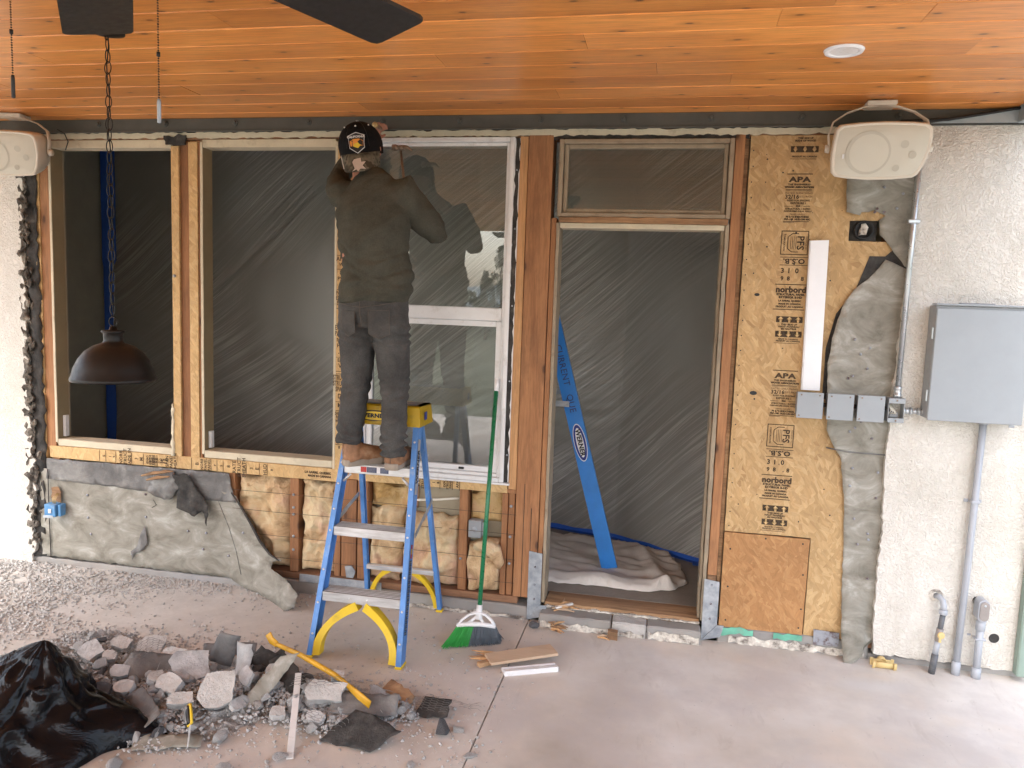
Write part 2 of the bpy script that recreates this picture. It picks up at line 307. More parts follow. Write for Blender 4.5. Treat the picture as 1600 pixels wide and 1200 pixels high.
mask = t.ramp(t.noise(.9, 2, .5, tc.outputs[0]), [(.40, 0.0), (.68, 1.0)]); mask2 = t.ramp(t.noise(1.4, 3, .5, t.n('Mapping', {'Vector': tc.outputs[0], 'Location': (5, 5, 0)}).outputs[0]), [(.6, 0.0), (.8, .6)])
cr = t.math('ADD', t.math('MULTIPLY', r1_, t.math('ADD', mask, .015)), t.math('MULTIPLY', r2_, mask)); cr = t.math('ADD', cr, t.math('MULTIPLY', t.ramp(t.math('ABSOLUTE', t.math('SUBTRACT', a4, .5)), [(0, 1.0), (.02, 0.0)]), mask2))
cr = t.math('MINIMUM', cr, 1.0)
hgt = t.math('ADD', t.math('MULTIPLY', a1, t.math('ADD', mask, .02)), t.math('MULTIPLY', a2, mask)); hgt = t.math('ADD', hgt, t.math('MULTIPLY', t.math('MULTIPLY', a4, mask2), .8)); hgt = t.math('ADD', hgt, t.math('MULTIPLY', t.math('MULTIPLY', a3, mask), .5))
nm = t.bump(hgt, .75, .025)
df = t.n('BsdfDiffuse', {'Color': (.42, .405, .37), 'Normal': nm}); gls = t.n('BsdfGlossy', {'Color': (.8, .8, .8), 'Roughness': .38, 'Normal': nm}); trn = t.n('BsdfTransparent', {'Color': (.9, .9, .9)})
s1_ = t.n('MixShader', {0: .16, 1: df, 2: gls}); op = t.math('ADD', .53, t.math('MULTIPLY', cr, .34))
s2_ = t.n('MixShader', {0: op, 1: trn, 2: s1_}); t.t.links.new(s2_.outputs[0], t.out.inputs[0]); M['film'] = t.m

# ------------------------------------------------------------------ object helpers
def link(name, me, mat, parent=None, local=False, smooth=False):
    o = bpy.data.objects.new(name, me); COL.objects.link(o)
    for m in (mat if isinstance(mat, (list, tuple)) else [mat]): me.materials.append(m)
    if smooth:
        for p in me.polygons: p.use_smooth = True
    if parent is not None: attach(o, parent, local)
    return o
WORLD = {}
def attach(o, parent, local=False):
    o.parent = parent
    if not local: o.matrix_parent_inverse = WORLD.get(parent.name, Matrix.Identity(4)).inverted()
def root(name, label, cat, loc=(0, 0, 0), rot=(0, 0, 0), group=None):
    o = bpy.data.objects.new(name, None); COL.objects.link(o); o.location = loc; o.rotation_euler = rot
    o.empty_display_size = .05
    WORLD[o.name] = Matrix.LocRotScale(Vector(loc), __import__('mathutils').Euler(rot), None)
    return tag(o, label, cat, group)
def tag(o, label, cat, group=None):
    o['label'] = label; o['category'] = cat
    if group: o['group'] = group
    return o
def bm_obj(name, bm, mat, parent=None, local=False, smooth=False):
    bmesh.ops.recalc_face_normals(bm, faces=bm.faces)
    me = bpy.data.meshes.new(name); bm.to_mesh(me); bm.free()
    return link(name, me, mat, parent, local, smooth)
def bm_box(bm, x0, x1, y0, y1, z0, z1):
    v = [bm.verts.new((x, y, z)) for x in (x0, x1) for y in (y0, y1) for z in (z0, z1)]
    for f in ((0, 1, 3, 2), (4, 6, 7, 5), (0, 4, 5, 1), (2, 3, 7, 6), (0, 2, 6, 4), (1, 5, 7, 3)): bm.faces.new([v[i] for i in f])
    return v
def box(name, x0, x1, y0, y1, z0, z1, mat, parent=None, bevel=.0015, local=False, wob=0, cuts=0):
    bm = bmesh.new(); bm_box(bm, x0, x1, y0, y1, z0, z1)
    bmesh.ops.recalc_face_normals(bm, faces=bm.faces)
    if bevel: bmesh.ops.bevel(bm, geom=list(bm.edges), offset=min(bevel, .3*min(abs(x1-x0), abs(y1-y0), abs(z1-z0))), segments=1, affect='EDGES', profile=.5)
    if cuts:
        d = (abs(x1-x0), abs(y1-y0), abs(z1-z0)); ax = d.index(max(d))
        n = cuts; lo = (x0, y0, z0)[ax]
        for i in range(1, n):
            co = [0, 0, 0]; co[ax] = lo+d[ax]*i/n; no = [0, 0, 0]; no[ax] = 1
            bmesh.ops.bisect_plane(bm, geom=bm.verts[:]+bm.edges[:]+bm.faces[:], plane_co=co, plane_no=no)
    if wob:
        for v in bm.verts:
            v.co += Vector(noise.noise_vector(v.co*14+Vector((x0*7, y0, z0*3))))*wob
    return bm_obj(name, bm, mat, parent, local)
def frames(pts, ref=Vector((0, -1, 0))):
    out = []
    for i, p in enumerate(pts):
        a = pts[max(0, i-1)]; b = pts[min(len(pts)-1, i+1)]; t = (b-a).normalized()
        s = t.cross(ref)
        if s.length < 1e-3: s = t.cross(Vector((1, 0, .1)))
        s.normalize(); out.append((t, s, s.cross(t)))
    return out
def bm_tube(bm, pts, rad, seg=10, ref=Vector((0, -1, 0)), cap=True, ry=None, closed=False):
    pts = [Vector(p) for p in pts]; n = len(pts)
    if not hasattr(rad, '__len__'): rad = [rad]*n
    ry = ry or rad
    fr = frames(pts, ref); rings = []
    for p, (t, s, u), a, b in zip(pts, fr, rad, ry):
        rings.append([bm.verts.new(p + s*math.cos(2*math.pi*k/seg)*a + u*math.sin(2*math.pi*k/seg)*b) for k in range(seg)])
    for i in range(n-1 if not closed else n):
        r0, r1 = rings[i], rings[(i+1) % n]
        for k in range(seg): bm.faces.new((r0[k], r0[(k+1) % seg], r1[(k+1) % seg], r1[k]))
    if cap and not closed: bm.faces.new(rings[0][::-1]); bm.faces.new(rings[-1])
def tube(name, pts, rad, mat, parent=None, seg=12, smooth=True, local=False, ref=Vector((0, -1, 0)), ry=None, closed=False):
    bm = bmesh.new(); bm_tube(bm, pts, rad, seg, ref, True, ry, closed)
    o = bm_obj(name, bm, mat, parent, local, smooth)
    return o
def lathe(name, prof, mat, parent=None, seg=36, loc=(0, 0, 0), local=False, smooth=True, axis='z', caps=False):
    bm = bmesh.new(); rings = []
    for r, z in prof:
        ring = []
        for k in range(seg):
            a = 2*math.pi*k/seg
            c = (r*math.cos(a), r*math.sin(a), z) if axis == 'z' else (r*math.cos(a), z, r*math.sin(a))
            ring.append(bm.verts.new(Vector(c)+Vector(loc)))
        rings.append(ring)
    for i in range(len(rings)-1):
        for k in range(seg): bm.faces.new((rings[i][k], rings[i][(k+1) % seg], rings[i+1][(k+1) % seg], rings[i+1][k]))
    if caps: bm.faces.new(rings[0][::-1]); bm.faces.new(rings[-1])
    return bm_obj(name, bm, mat, parent, local, smooth)
def prism(name, outline, y0, y1, mat, parent=None, local=False, bevel=0):
    """outline in x,z ; extruded from y0 to y1"""
    if len(outline) > 12: return sheet(name, outline, y0, y1-y0, mat, parent, None, 50, smooth=False)
    bm = bmesh.new(); a = [bm.verts.new((x, y0, z)) for x, z in outline]; b = [bm.verts.new((x, y1, z)) for x, z in outline]
    bm.faces.new(a); bm.faces.new(b[::-1]); n = len(a)
    for i in range(n): bm.faces.new((a[i], b[i], b[(i+1) % n], a[(i+1) % n]))
    bmesh.ops.triangulate(bm, faces=[f for f in bm.faces if len(f.verts) > 4])
    return bm_obj(name, bm, mat, parent, local)
def slab(name, outline, z0, z1, mat, parent=None, local=False):
    bm = bmesh.new(); a = [bm.verts.new((x, y, z0)) for x, y in outline]; b = [bm.verts.new((x, y, z1)) for x, y in outline]
    bm.faces.new(a[::-1]); bm.faces.new(b); n = len(a)
    for i in range(n): bm.faces.new((a[i], a[(i+1) % n], b[(i+1) % n], b[i]))
    return bm_obj(name, bm, mat, parent, local)
def rough(outline, amp, step, seed=0, skip=()):
    """break a polygon's edges into a ragged line"""
    out = []; n = len(outline)
    for i in range(n):
        p = Vector(outline[i]); q = Vector(outline[(i+1) % n]); L = (q-p).length
        out.append(tuple(p))
        if i in skip: continue
        k = max(1, int(L/step)); nr = Vector((-(q-p).y, (q-p).x)).normalized()
        for j in range(1, k):
            c = p.lerp(q, j/k); w = Vector((c.x*31+seed, c.y*31, seed))
            d = noise.noise(w)*amp*1.3 + noise.noise(w*3.3)*amp*.8
            c = c + nr*d; out.append((c.x, c.y))
    return out
def inside(p, poly):
    x, y = p; c = False; j = len(poly)-1
    for i in range(len(poly)):
        xi, yi = poly[i]; xj, yj = poly[j]
        if (yi > y) != (yj > y) and x < (xj-xi)*(y-yi)/(yj-yi)+xi: c = not c
        j = i
    return c
def sheet(name, outline, y, thick, mat, parent=None, disp=None, step=.04, plane='xz', smooth=True, backmat=None):
    """thin crumpled sheet: outline in x,z ; disp(x,z)->(dx,dy,dz)"""
    pts = [Vector(p) for p in outline]; n = len(pts)
    xs = [p.x for p in pts]; zs = [p.y for p in pts]; inn = []
    x = min(xs)+step/2
    while x < max(xs):
        z = min(zs)+step/2
        while z < max(zs):
            q = (x+random.uniform(-.3, .3)*step, z+random.uniform(-.3, .3)*step)
            if inside(q, outline) and min((Vector(q)-p).length for p in pts) > step*.35: inn.append(Vector(q))
            z += step
        x += step
    r = geometry.delaunay_2d_cdt(pts+inn, [(i, (i+1) % n) for i in range(n)], [], 1, 1e-6)
    bm = bmesh.new(); top = []; bot = []
    for v in r[0]:
        d = disp(v.x, v.y) if disp else (0, 0, 0)
        c = Vector((v.x+d[0], y+d[1], v.y+d[2])); top.append(bm.verts.new(c)); bot.append(bm.verts.new(c+Vector((0, thick, 0))))
    bd = {}
    for f in r[2]:
        try: bm.faces.new([top[i] for i in f]); bm.faces.new([bot[i] for i in f][::-1])
        except ValueError: pass
        for i in range(len(f)):
            e = (f[i], f[(i+1) % len(f)]); bd[e] = 1
    for (a, b) in bd:
        if (b, a) not in bd: bm.faces.new((top[b], top[a], bot[a], bot[b]))
    return bm_obj(name, bm, mat, parent, False, smooth)
TEXTS = []
def text(s, size, x, z, mat, parent, y=-.0022, rot=0, bold=0, M4=None, name='printed_text', sx=1, align='CENTER'):
    cu = bpy.data.curves.new(name, 'FONT'); cu.body = s; cu.size = size; cu.align_x = align; cu.align_y = 'CENTER'; cu.offset = bold; cu.extrude = .0002; cu.resolution_u = 2; cu.space_character = 1.05
    o = bpy.data.objects.new(name+'_curve', cu); COL.objects.link(o)
    m = M4 or (Matrix.Translation((x, y, z)) @ Matrix.Rotation(math.pi/2, 4, 'X') @ Matrix.Rotation(R(rot), 4, 'Z') @ Matrix.Diagonal((sx, 1, 1, 1)))
    TEXTS.append((o, mat, parent, name, m))
def flush_text():
    bpy.context.view_layer.update(); dg = bpy.context.evaluated_depsgraph_get()
    for o, mat, parent, name, m in TEXTS:
        me = bpy.data.meshes.new_from_object(o.evaluated_get(dg)); me.materials.clear(); me.transform(m)
        link(name, me, mat, parent)
    for o, *_ in TEXTS: bpy.data.objects.remove(o)
def remeshed(name, bm, voxel, mat, parent=None, smooth_it=6, disp=None):
    """one continuous skin over several closed tubes"""
    me = bpy.data.meshes.new(name); bmesh.ops.recalc_face_normals(bm, faces=bm.faces); bm.to_mesh(me); bm.free()
    o = bpy.data.objects.new(name, me); COL.objects.link(o)
    m = o.modifiers.new('r', 'REMESH'); m.mode = 'VOXEL'; m.voxel_size = voxel; s = o.modifiers.new('s', 'SMOOTH'); s.iterations = smooth_it; s.factor = .5
    bpy.context.view_layer.update(); dg = bpy.context.evaluated_depsgraph_get()
    me2 = bpy.data.meshes.new_from_object(o.evaluated_get(dg)); bpy.data.objects.remove(o)
    if disp:
        nr = [v.normal.copy() for v in me2.vertices]
        for v, n in zip(me2.vertices, nr): v.co += n*disp(v.co, n)
    return link(name, me2, mat, parent, smooth=True)
def copies(o, parent=None):
    c = o.copy(); COL.objects.link(c); c.parent = parent
    for ch in [x for x in list(bpy.data.objects) if x.parent == o]: copies(ch, c)
    return c
def struct(o): o['kind'] = 'structure'; return o
def nz(x, z, s, seed=0.0): return noise.noise(Vector((x*s, seed, z*s)))
# ================================================================== GROUND, ROOF
struct(slab('patio_slab', [(-4.9, -6.9), (-.655, -6.9), (-.655, -.002), (-4.9, -.002)], -.12, 0, M['conc']))
struct(slab('patio_slab', [(-.648, -6.9), (3.4, -6.9), (3.4, .06), (1.3, .06), (1.3, -.002), (-.648, -.002)], -.12, 0, M['conc']))
struct(slab('joint_filler', [(-.6545, -6.9), (-.6485, -6.9), (-.6485, -.002), (-.6545, -.002)], -.1, -.006, M['mound']))
def ground():
    bm = bmesh.new(); n = 60
    g = {}
    for i in range(n+1):
        for j in range(n+1):
            u = (i/n*2-1); v = (j/n*2-1); x = math.copysign(abs(u)**2.2, u)*260; y = math.copysign(abs(v)**2.2, v)*260
            z = -.13
            if abs(x) > 7 or y < -10: z += noise.noise(Vector((x*.12, y*.12, 0)))*.25
            if y > -9 and abs(x) < 7: z = -.13
            g[i, j] = bm.verts.new((x, y, z))
    for i in range(n):
        for j in range(n): bm.faces.new((g[i, j], g[i+1, j], g[i+1, j+1], g[i, j+1]))
    struct(bm_obj('ground', bm, M['grass'], smooth=True))
    bm = bmesh.new(); pr = None
    for k in range(61):
        x = -190+k*6; h = 5.5+3*noise.noise(Vector((k*.13, 0, 2)))+1*noise.noise(Vector((k*.5, 0, 5)))
        c = [bm.verts.new((x, -170, -1)), bm.verts.new((x, -185, h*.7)), bm.verts.new((x, -205, h)), bm.verts.new((x, -240, -1))]
        if pr:
            for a in range(3): bm.faces.new((pr[a], c[a], c[a+1], pr[a+1]))
        pr = c
    struct(bm_obj('hills', bm, M['hill'], smooth=True))
ground()
def tree(label, x, y, h, w, seed):
    random.seed(seed)
    r_ = root('tree', label, 'tree', (x, y, -.1), group='young trees beyond the patio')
    bm = bmesh.new(); bm_tube(bm, [(x, y, -.1), (x+.05, y, h*.35), (x-.04, y+.05, h*.7), (x, y, h)], [.09, .06, .035, .01], 8)
    for k in range(14):
        z = h*(.25+.05*k); a = k*2.4; l = w*.5*(1-.55*k/14)
        bm_tube(bm, [(x, y, z), (x+math.cos(a)*l, y+math.sin(a)*l, z+l*.5)], [.02, .005], 5)
    bm_obj('trunk', bm, M['bark'], r_, smooth=True)
    bm = bmesh.new()
    for k in range(1500):
        z = random.random()**.8; a = random.random()*6.28; rr = w*.5*(1-.75*z)*math.sqrt(random.random())*(1+.5*noise.noise(Vector((a, z*5, seed))))
        c = Vector((x+math.cos(a)*rr, y+math.sin(a)*rr, h*(.2+.84*z)))
        if noise.noise(c*2.2) < -.12: continue
        d = Vector((random.gauss(0, 1), random.gauss(0, 1), random.gauss(0, 1))).normalized()*.07; e = d.cross(Vector((random.random(), random.random(), 1))).normalized()*.03
        v = [bm.verts.new(q) for q in (c-d, c+e, c+d, c-e)]; bm.faces.new(v)
    bm_obj('crown', bm, M['leaf'], r_)
tree('slim young conifer standing left of the other two beyond the patio', -8.1, -30, 2.9, 1.3, 3)
tree('tallest young tree beyond the patio seen mirrored in the window', -7.2, -29, 3.9, 1.8, 4)
tree('short bushy tree at the right end of the row beyond the patio', -5.4, -31, 2.8, 2.6, 5)
random.seed(11)
bm = bmesh.new()
for k in range(9000):
    x = random.uniform(-40, 30); y = -36+random.gauss(0, 1.2); z = random.random()*1.9*(1+.5*noise.noise(Vector((x*.3, 0, 0)))); c = Vector((x, y, z))
    d = Vector((random.gauss(0, 1), random.gauss(0, 1), random.gauss(0, 1))).normalized()*.22; e = d.cross(Vector((0, .3, 1))).normalized()*.12
    bm.faces.new([bm.verts.new(q) for q in (c-d, c+e, c+d, c-e)])
h = bm_obj('hedgerow', bm, M['leaf']); h['kind'] = 'stuff'; h['label'] = 'low scrubby hedge along the far edge of the lawn'
struct(slab('bounce_yard', [(3.405, -6.9), (14, -6.9), (14, 6), (3.405, 6)], -.125, -.06, M['bounceyard']))  # unseen pale ground, added to bounce light up to the porch ceiling
struct(slab('bounce_yard', [(-16, -6.9), (-4.905, -6.9), (-4.905, 6), (-16, 6)], -.125, -.06, M['bounceyard']))
# ------------------------------------------------------------------ porch ceiling of boards, each its own piece
random.seed(21)
XL, XR = -5.0, 1.485
ceil = struct(slab('porch_ceiling', [(XL, -6.6), (XR, -6.6), (XR, .10), (XL, .10)], 2.694, 2.72, M['roof']))
def plank(x0, x1, y0, y1):
    """tongue-and-groove board seen from below, with eased edges"""
    bm = bmesh.new(); g = .0008; c = .0045; dz = random.uniform(-.0006, .0006)
    prof = [(y0+g, 2.692), (y0+g, 2.6765+dz), (y0+g+c, 2.672+dz), (y1-g-c, 2.672+dz), (y1-g, 2.6765+dz), (y1-g, 2.692)]
    a = [bm.verts.new((x0+.0006, y, z)) for y, z in prof]; b = [bm.verts.new((x1-.0006, y, z)) for y, z in prof]
    for i in range(6): bm.faces.new((a[i], b[i], b[(i+1) % 6], a[(i+1) % 6]))
    bm.faces.new(a[::-1]); bm.faces.new(b)
    bm_obj('plank', bm, M['ceil'], ceil)
JN = {1: (-1.56, .9), 2: (-.55, 1.1), 3: (-2.3, .2), 4: (-3.2, -.1), 5: (-.95, 1.0), 6: (-2.65, -.35), 7: (.3, .75), 8: (-1.6, .45), 9: (-.4, ), 10: (-1.9, .65)}
y = .03; k = 0
while y > -6.5:
    w = .1722; js = JN.get(k, (random.uniform(-3.9, -1.8), random.uniform(-1.2, 1.0)))
    xs = [XL]+list(js)+[XR]
    for a, b in zip(xs[:-1], xs[1:]): plank(a, b, y-w, y)
    y -= w; k += 1
struct(box('roof_deck', XL-.1, XR+.12, -6.75, .35, 2.76, 2.9, M['roof'], bevel=0))
# ------------------------------------------------------------------ beam over the wall
bmr = root('steel_beam', 'dark grey steel beam along the top of the wall with a row of bolt heads', 'beam', (-1.2, 0, 2.6))
box('web', -4.6, 1.62, -.035, .05, 2.604, 2.672, M['beam'], bmr, .002)
box('flange', -4.6, 1.62, -.043, -.036, 2.597, 2.606, M['beam'], bmr, .001)
for x in (-3.25, -2.82, -2.391, -1.956, -1.537, -1.117, -.69, -.272, .152, .572, 1.0, 1.42):
    lathe('bolt', [(.0, -.052), (.009, -.052), (.011, -.049), (.011, -.042), (.017, -.0415), (.017, -.035)], M['beam'], bmr, 10, (x, 0, 2.645), axis='y', smooth=False)
sb = root('side_beam', 'grey beam edging the right side of the plank ceiling', 'beam', (1.55, -4, 2.6))
box('web', 1.49, 1.58, -6.6, -.06, 2.60, 2.70, M['beamlight'], sb, .003)
fl = prism('flashing_or_lit_plate', [(1.13, 2.603), (1.80, 2.603), (1.80, 2.69), (1.50, 2.667)], -.062, -.058, M['beamlight'])  # lit part of the beam face, put into a paler plate
tag(fl, 'pale blue-grey plate painting the lit part of the beam over the right stucco wall', 'flashing')
cb = tube('beam_shadow_line', [(1.0, -.066, 2.612), (1.2, -.068, 2.618), (1.35, -.067, 2.642), (1.47, -.07, 2.662), (1.6, -.08, 2.672)], .007, M['rubber']); tag(cb, 'black strip painting the shadow line along the lit beam part beside the right speaker', 'cable')  # black tube drawn for the shadow line across the beam face
# ================================================================== OUTER WALL
wall = root('house_wall', 'stripped outside wall of studs, window openings and doorway under the porch', 'wall', (-1.2, 0, 0))
def stud(x0, x1, z0, z1, m='stud', y0=0.004, y1=.10, name='stud', **k): return box(name, x0, x1, y0, y1, z0, z1, M[m], wall, .002, wob=.0012, cuts=10, **k)
# header zone
box('header', -4.6, 2.2, .012, .13, 2.565, 2.75, M['plate'], wall)
trim = rough([(-3.66, 2.572), (1.10, 2.572), (1.10, 2.602), (-3.66, 2.602)], .008, .02, 3, skip=(1, 3))
prism('ragged_trim', trim, -.006, .010, M['cream'], wall)
prism('torn_felt_strip', rough([(-.78, 2.553), (.34, 2.553), (.34, 2.578), (-.78, 2.578)], .012, .02, 8, skip=(1, 3)), -.001, .011, M['felt'], wall)
# window 1
stud(-3.722, -3.690, .62, 2.57, 'osbstrip', -.004, .05, 'osb_strip')
stud(-3.689, -3.625, .73, 2.566, 'stud', .002)
box('window_jamb', -3.624, -3.611, .004, .095, .76, 2.56, M['jamb'], wall); box('jamb_edge', -3.624, -3.608, -.004, .003, .77, 2.55, M['cream'], wall, wob=.002, cuts=14)
box('window_head', -3.610, -2.815, .002, .100, 2.522, 2.564, M['cream'], wall)
box('window_sill', -3.610, -2.815, -.002, .11, .748, .790, M['cream'], wall, .004, wob=.002, cuts=12)
box('corner_block', -3.609, -3.590, .04, .07, .80, .93, M['vinyl'], wall)
# studs between window 1 and 2
stud(-2.814, -2.765, .735, 2.53, 'osbstrip', -.003, .012, 'osb_strip'); stud(-2.764, -2.705, .73, 2.56, 'stud', .012)
stud(-2.704, -2.648, .735, 2.55, 'osbstrip', -.003, .012, 'osb_strip'); stud(-2.647, -2.632, .735, 2.56, 'stud', .004)
box('stud', -2.812, -2.766, .014, .10, .74, 2.56, M['studpale'], wall)
box('stud', -2.704, -2.648, .014, .10, .74, 2.56, M['studpale'], wall)
sm = sheet('foam_sealant', rough([(-2.83, .745), (-2.812, .745), (-2.812, 1.06), (-2.826, 1.05)], .006, .012, 2), -.008, .012, M['cream'], wall, lambda x, z: (0, .006*nz(x, z, 90), 0), .015)
prism('felt_scrap', rough([(-2.84, 2.535), (-2.72, 2.535), (-2.71, 2.585), (-2.85, 2.585)], .01, .015, 4), -.014, .0, M['felt'], wall)
# nail in post
lathe('nail', [(0, -.02), (.009, -.02), (.009, -.014), (.003, -.013), (.003, 0)], M['rust'], wall, 8, (-2.79, 0, 1.80), axis='y')
# window 2
box('window_jamb', -2.631, -2.619, .004, .100, .765, 2.56, M['jamb'], wall); box('jamb_edge', -2.631, -2.615, -.004, .003, .77, 2.55, M['cream'], wall, wob=.002, cuts=14)
box('window_head', -2.618, -1.815, .002, .105, 2.522, 2.564, M['cream'], wall)
box('window_sill', -2.618, -1.815, -.002, .115, .748, .790, M['cream'], wall, .004, wob=.002, cuts=12)
box('corner_block', -2.617, -2.598, .04, .07, .80, .90, M['vinyl'], wall)
box('jamb_edge', -1.814, -1.800, -.003, .12, .735, 2.55, M['cream'], wall)
stud(-1.799, -1.745, .735, 2.56, 'osbstrip', -.004, .012, 'osb_strip'); stud(-1.799, -1.745, .735, 2.56, 'studpale', .014)
stud(-1.744, -1.690, .735, 2.56, 'stud', .006)
# printed OSB strips under the sills
box('osb_strip', -3.667, -2.79, -.005, .012, .672, .746, M['osbstrip'], wall, wob=.002, cuts=12)
box('osb_strip', -2.789, -1.765, -.005, .012, .672, .746, M['osbstrip'], wall, wob=.002, cuts=12)
box('osb_strip', -1.66, -.80, -.003, .012, .690, .744, M['osbstrip'], wall, wob=.002, cuts=12)
box('sill_plate', -3.69, -.80, .014, .12, .690, .744, M['studpale'], wall)
# lower studs
for a, b in ((-3.66, -3.61), (-3.25, -3.21), (-2.84, -2.79), (-2.47, -2.425), (-2.075, -2.022), (-1.80, -1.765), (-1.757, -1.668), (-1.66, -1.60), (-1.068, -1.020), (-.826, -.795), (-.791, -.757), (-.753, -.722)):
    stud(a, b, .118, .689, 'stud', random.uniform(.002, .012))
box('block', -.826, -.722, .0, .1, .690, .712, M['stud'], wall)
box('bottom_plate', -3.66, -.722, -.004, .10, .078, .117, M['plate'], wall, .002, wob=.002, cuts=20)
box('bottom_plate', .33, 1.2, .01, .10, .05, .09, M['plate'], wall)
box('drywall_back', -3.6, -.72, .105, .13, .1, .72, M['tan'], wall)
box('drywall_back', .34, 2.0, .105, .13, .0, 2.56, M['tan'], wall)
box('drywall_back', -6.0, -3.63, .105, .13, .0, 2.56, M['tan'], wall)
for (x, z) in ((-2.05, .575), (-2.05, .50), (-2.05, .46), (-2.05, .33), (-2.05, .25), (-.775, .62), (-.775, .45), (-.775, .3), (-.735, .5), (-.735, .22), (-1.05, .3)):
    lathe('nail', [(0, -.006), (.008, -.005), (.008, -.001), (.002, 0), (.002, .006)], M['galv'], wall, 8, (x, 0, z), axis='y')
# post left of door : board, heavy post, fins
stud(-.795, -.752, .713, 2.57, 'studpale', -.002); stud(-.749, -.622, .12, 2.575, 'stud', -.006, .11)
for z0, z1, x in ((.12, .75, -.703), (.12, .62, -.662)):
    box('split', x-.0015, x+.0015, -.0075, -.006, z0, z1, M['felt'], wall, 0)
stud(-.619, -.592, .10, 2.16, 'stud', .004, .10); box('door_jamb', -.591, -.574, .0, .13, .10, 2.135, M['trimtan'], wall, wob=.003, cuts=30)
prism('felt_edge', rough([(-.832, .75), (-.800, .75), (-.797, 2.56), (-.818, 2.56)], .006, .03, 12), -.0045, .0, M['felt'], wall)
# right of door
box('door_jamb', .252, .272, -.002, .13, .10, 2.14, M['trimtan'], wall, wob=.005, cuts=40)
box('door_jamb', .236, .250, .03, .13, .10, 2.14, M['trimtan'], wall, wob=.004, cuts=40)
stud(.276, .322, .35, 2.575, 'stud', -.002); stud(.2765, .321, .16, .349, 'rot', .0); box('gap_board', .324, .343, .02, .1, .09, 2.575, M['rot'], wall)
# ---- transom window above the doorway
def ring(name, x0, x1, z0, z1, w, y0, y1, m, par, bev=.003):
    a = box(name, x0, x0+w, y0, y1, z0, z1, m, par, bev); box(name, x1-w, x1, y0, y1, z0, z1, m, par, bev)
    box(name, x0+w+.0005, x1-w-.0005, y0, y1, z0, z0+w, m, par, bev); box(name, x0+w+.0005, x1-w-.0005, y0, y1, z1-w, z1, m, par, bev)
    return a
tw = root('transom_window', 'narrow tan framed window above the open doorway', 'window', (-.15, .02, 2.18))
ring('outer_frame', -.588, .272, 2.165, 2.552, .022, -.018, .08, M['trimtan'], tw); ring('inner_frame', -.563, .247, 2.188, 2.529, .020, .002, .06, M['trimtan'], tw)
box('pane', -.542, .226, .030, .034, 2.209, 2.508, M['glass'], tw, 0)
box('broken_rail', -.575, .262, -.022, .06, 2.136, 2.164, M['rot'], wall, .002, wob=.006, cuts=60)
box('door_head', -.572, .25, .004, .12, 2.110, 2.136, M['cream'], wall, .002, wob=.001, cuts=10)
# ---- white window behind the man
ww = root('sash_window', 'white vinyl sash window with glass behind the man on the ladder', 'window', (-1.23, .03, .75))
ring('outer_frame', -1.668, -.822, .748, 2.566, .024, -.014, .09, M['vinyl'], ww)
ring('inner_frame', -1.643, -.847, .773, 2.541, .018, .004, .08, M['vinyl'], ww)
rs = box('meeting_rail', -1.624, -.866, .008, .06, 1.615, 1.685, M['vinyl'], ww, .004)
ring('lower_sash', -1.624, -.866, .792, 1.614, .030, .018, .055, M['vinyl'], ww)
box('pane', -1.594, -.896, .036, .040, .822, 1.584, M['glass'], ww, 0); box('pane', -1.624, -.866, .009, .012, 1.686, 2.522, M['glass'], ww, 0)
box('sill', -1.70, -.788, -.020, .02, .736, .7475, M['vinyl'], ww); box('latch', -1.08, -1.05, .010, .018, .80, .812, M['black'], ww)
box('nailing_fin', -.8215, -.795, -.004, .0, .75, 2.56, M['vinyl'], ww, 0)
for z in (.9, 1.3, 1.7, 2.1, 2.4): lathe('screw', [(0, -.006), (.005, -.006), (.005, -.004)], M['galv'], ww, 8, (-.808, 0, z), axis='y')
# ---- galvanised post straps at the sill corners
def strap(lab, x0, x1, zt):
    o = root('post_strap', lab, 'metal strap', ((x0+x1)/2, 0, 0))
    prism('plate', [(x0, .0), (x1, .03), (x1, zt-.01), (x0, zt)], -.012, -.008, M['galv'], o)
    prism('foot', [(x0, .0), (x1+.02, .03), (x1+.035, .09), (x1, .09)], -.018, -.0125, M['galv'], o)
    for z in (.12, .2, .3): lathe('nail', [(0, -.016), (.006, -.015), (.006, -.012)], M['rust'], o, 8, ((x0+x1)/2, 0, z), axis='y')
strap('galvanised strap at the foot of the post left of the doorway', -.665, -.592, .385); strap('galvanised strap at the foot of the jamb right of the doorway', .262, .338, .33)
# ---- footing and sill blocks
fo = root('footing', 'low concrete footing under the stripped wall', 'footing', (-1.3, 0, 0))
def blk(x0, x1, y0, zt, m='conc2', par=fo, name='footing_length'):
    return box(name, x0, x1, y0, .10, -.02, zt, M[m], par, .006, wob=.006, cuts=24)
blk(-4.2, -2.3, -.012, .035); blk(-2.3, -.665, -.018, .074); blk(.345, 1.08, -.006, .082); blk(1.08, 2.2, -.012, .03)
box('steel_angle', -2.0, -1.5, -.026, -.020, .074, .118, M['galv'], fo, wob=.002, cuts=10)
prism('paint_patch', rough([(.40, .002), (1.06, .002), (1.06, .035), (.40, .045)], .018, .03, 5), -.0125, -.011, M['plaster'], fo)
prism('paint_patch', rough([(-1.9, .0), (-.68, .0), (-.68, .02), (-1.9, .018)], .018, .03, 9), -.0275, -.024, M['plaster'], fo)
prism('membrane_patch', rough([(.345, .048), (.52, .05), (.52, .083), (.345, .083)], .01, .02, 3), -.0135, -.0118, M['mint'], fo)
prism('membrane_patch', rough([(.62, .05), (.76, .055), (.76, .083), (.62, .083)], .01, .02, 4), -.0135, -.0118, M['mint'], fo)
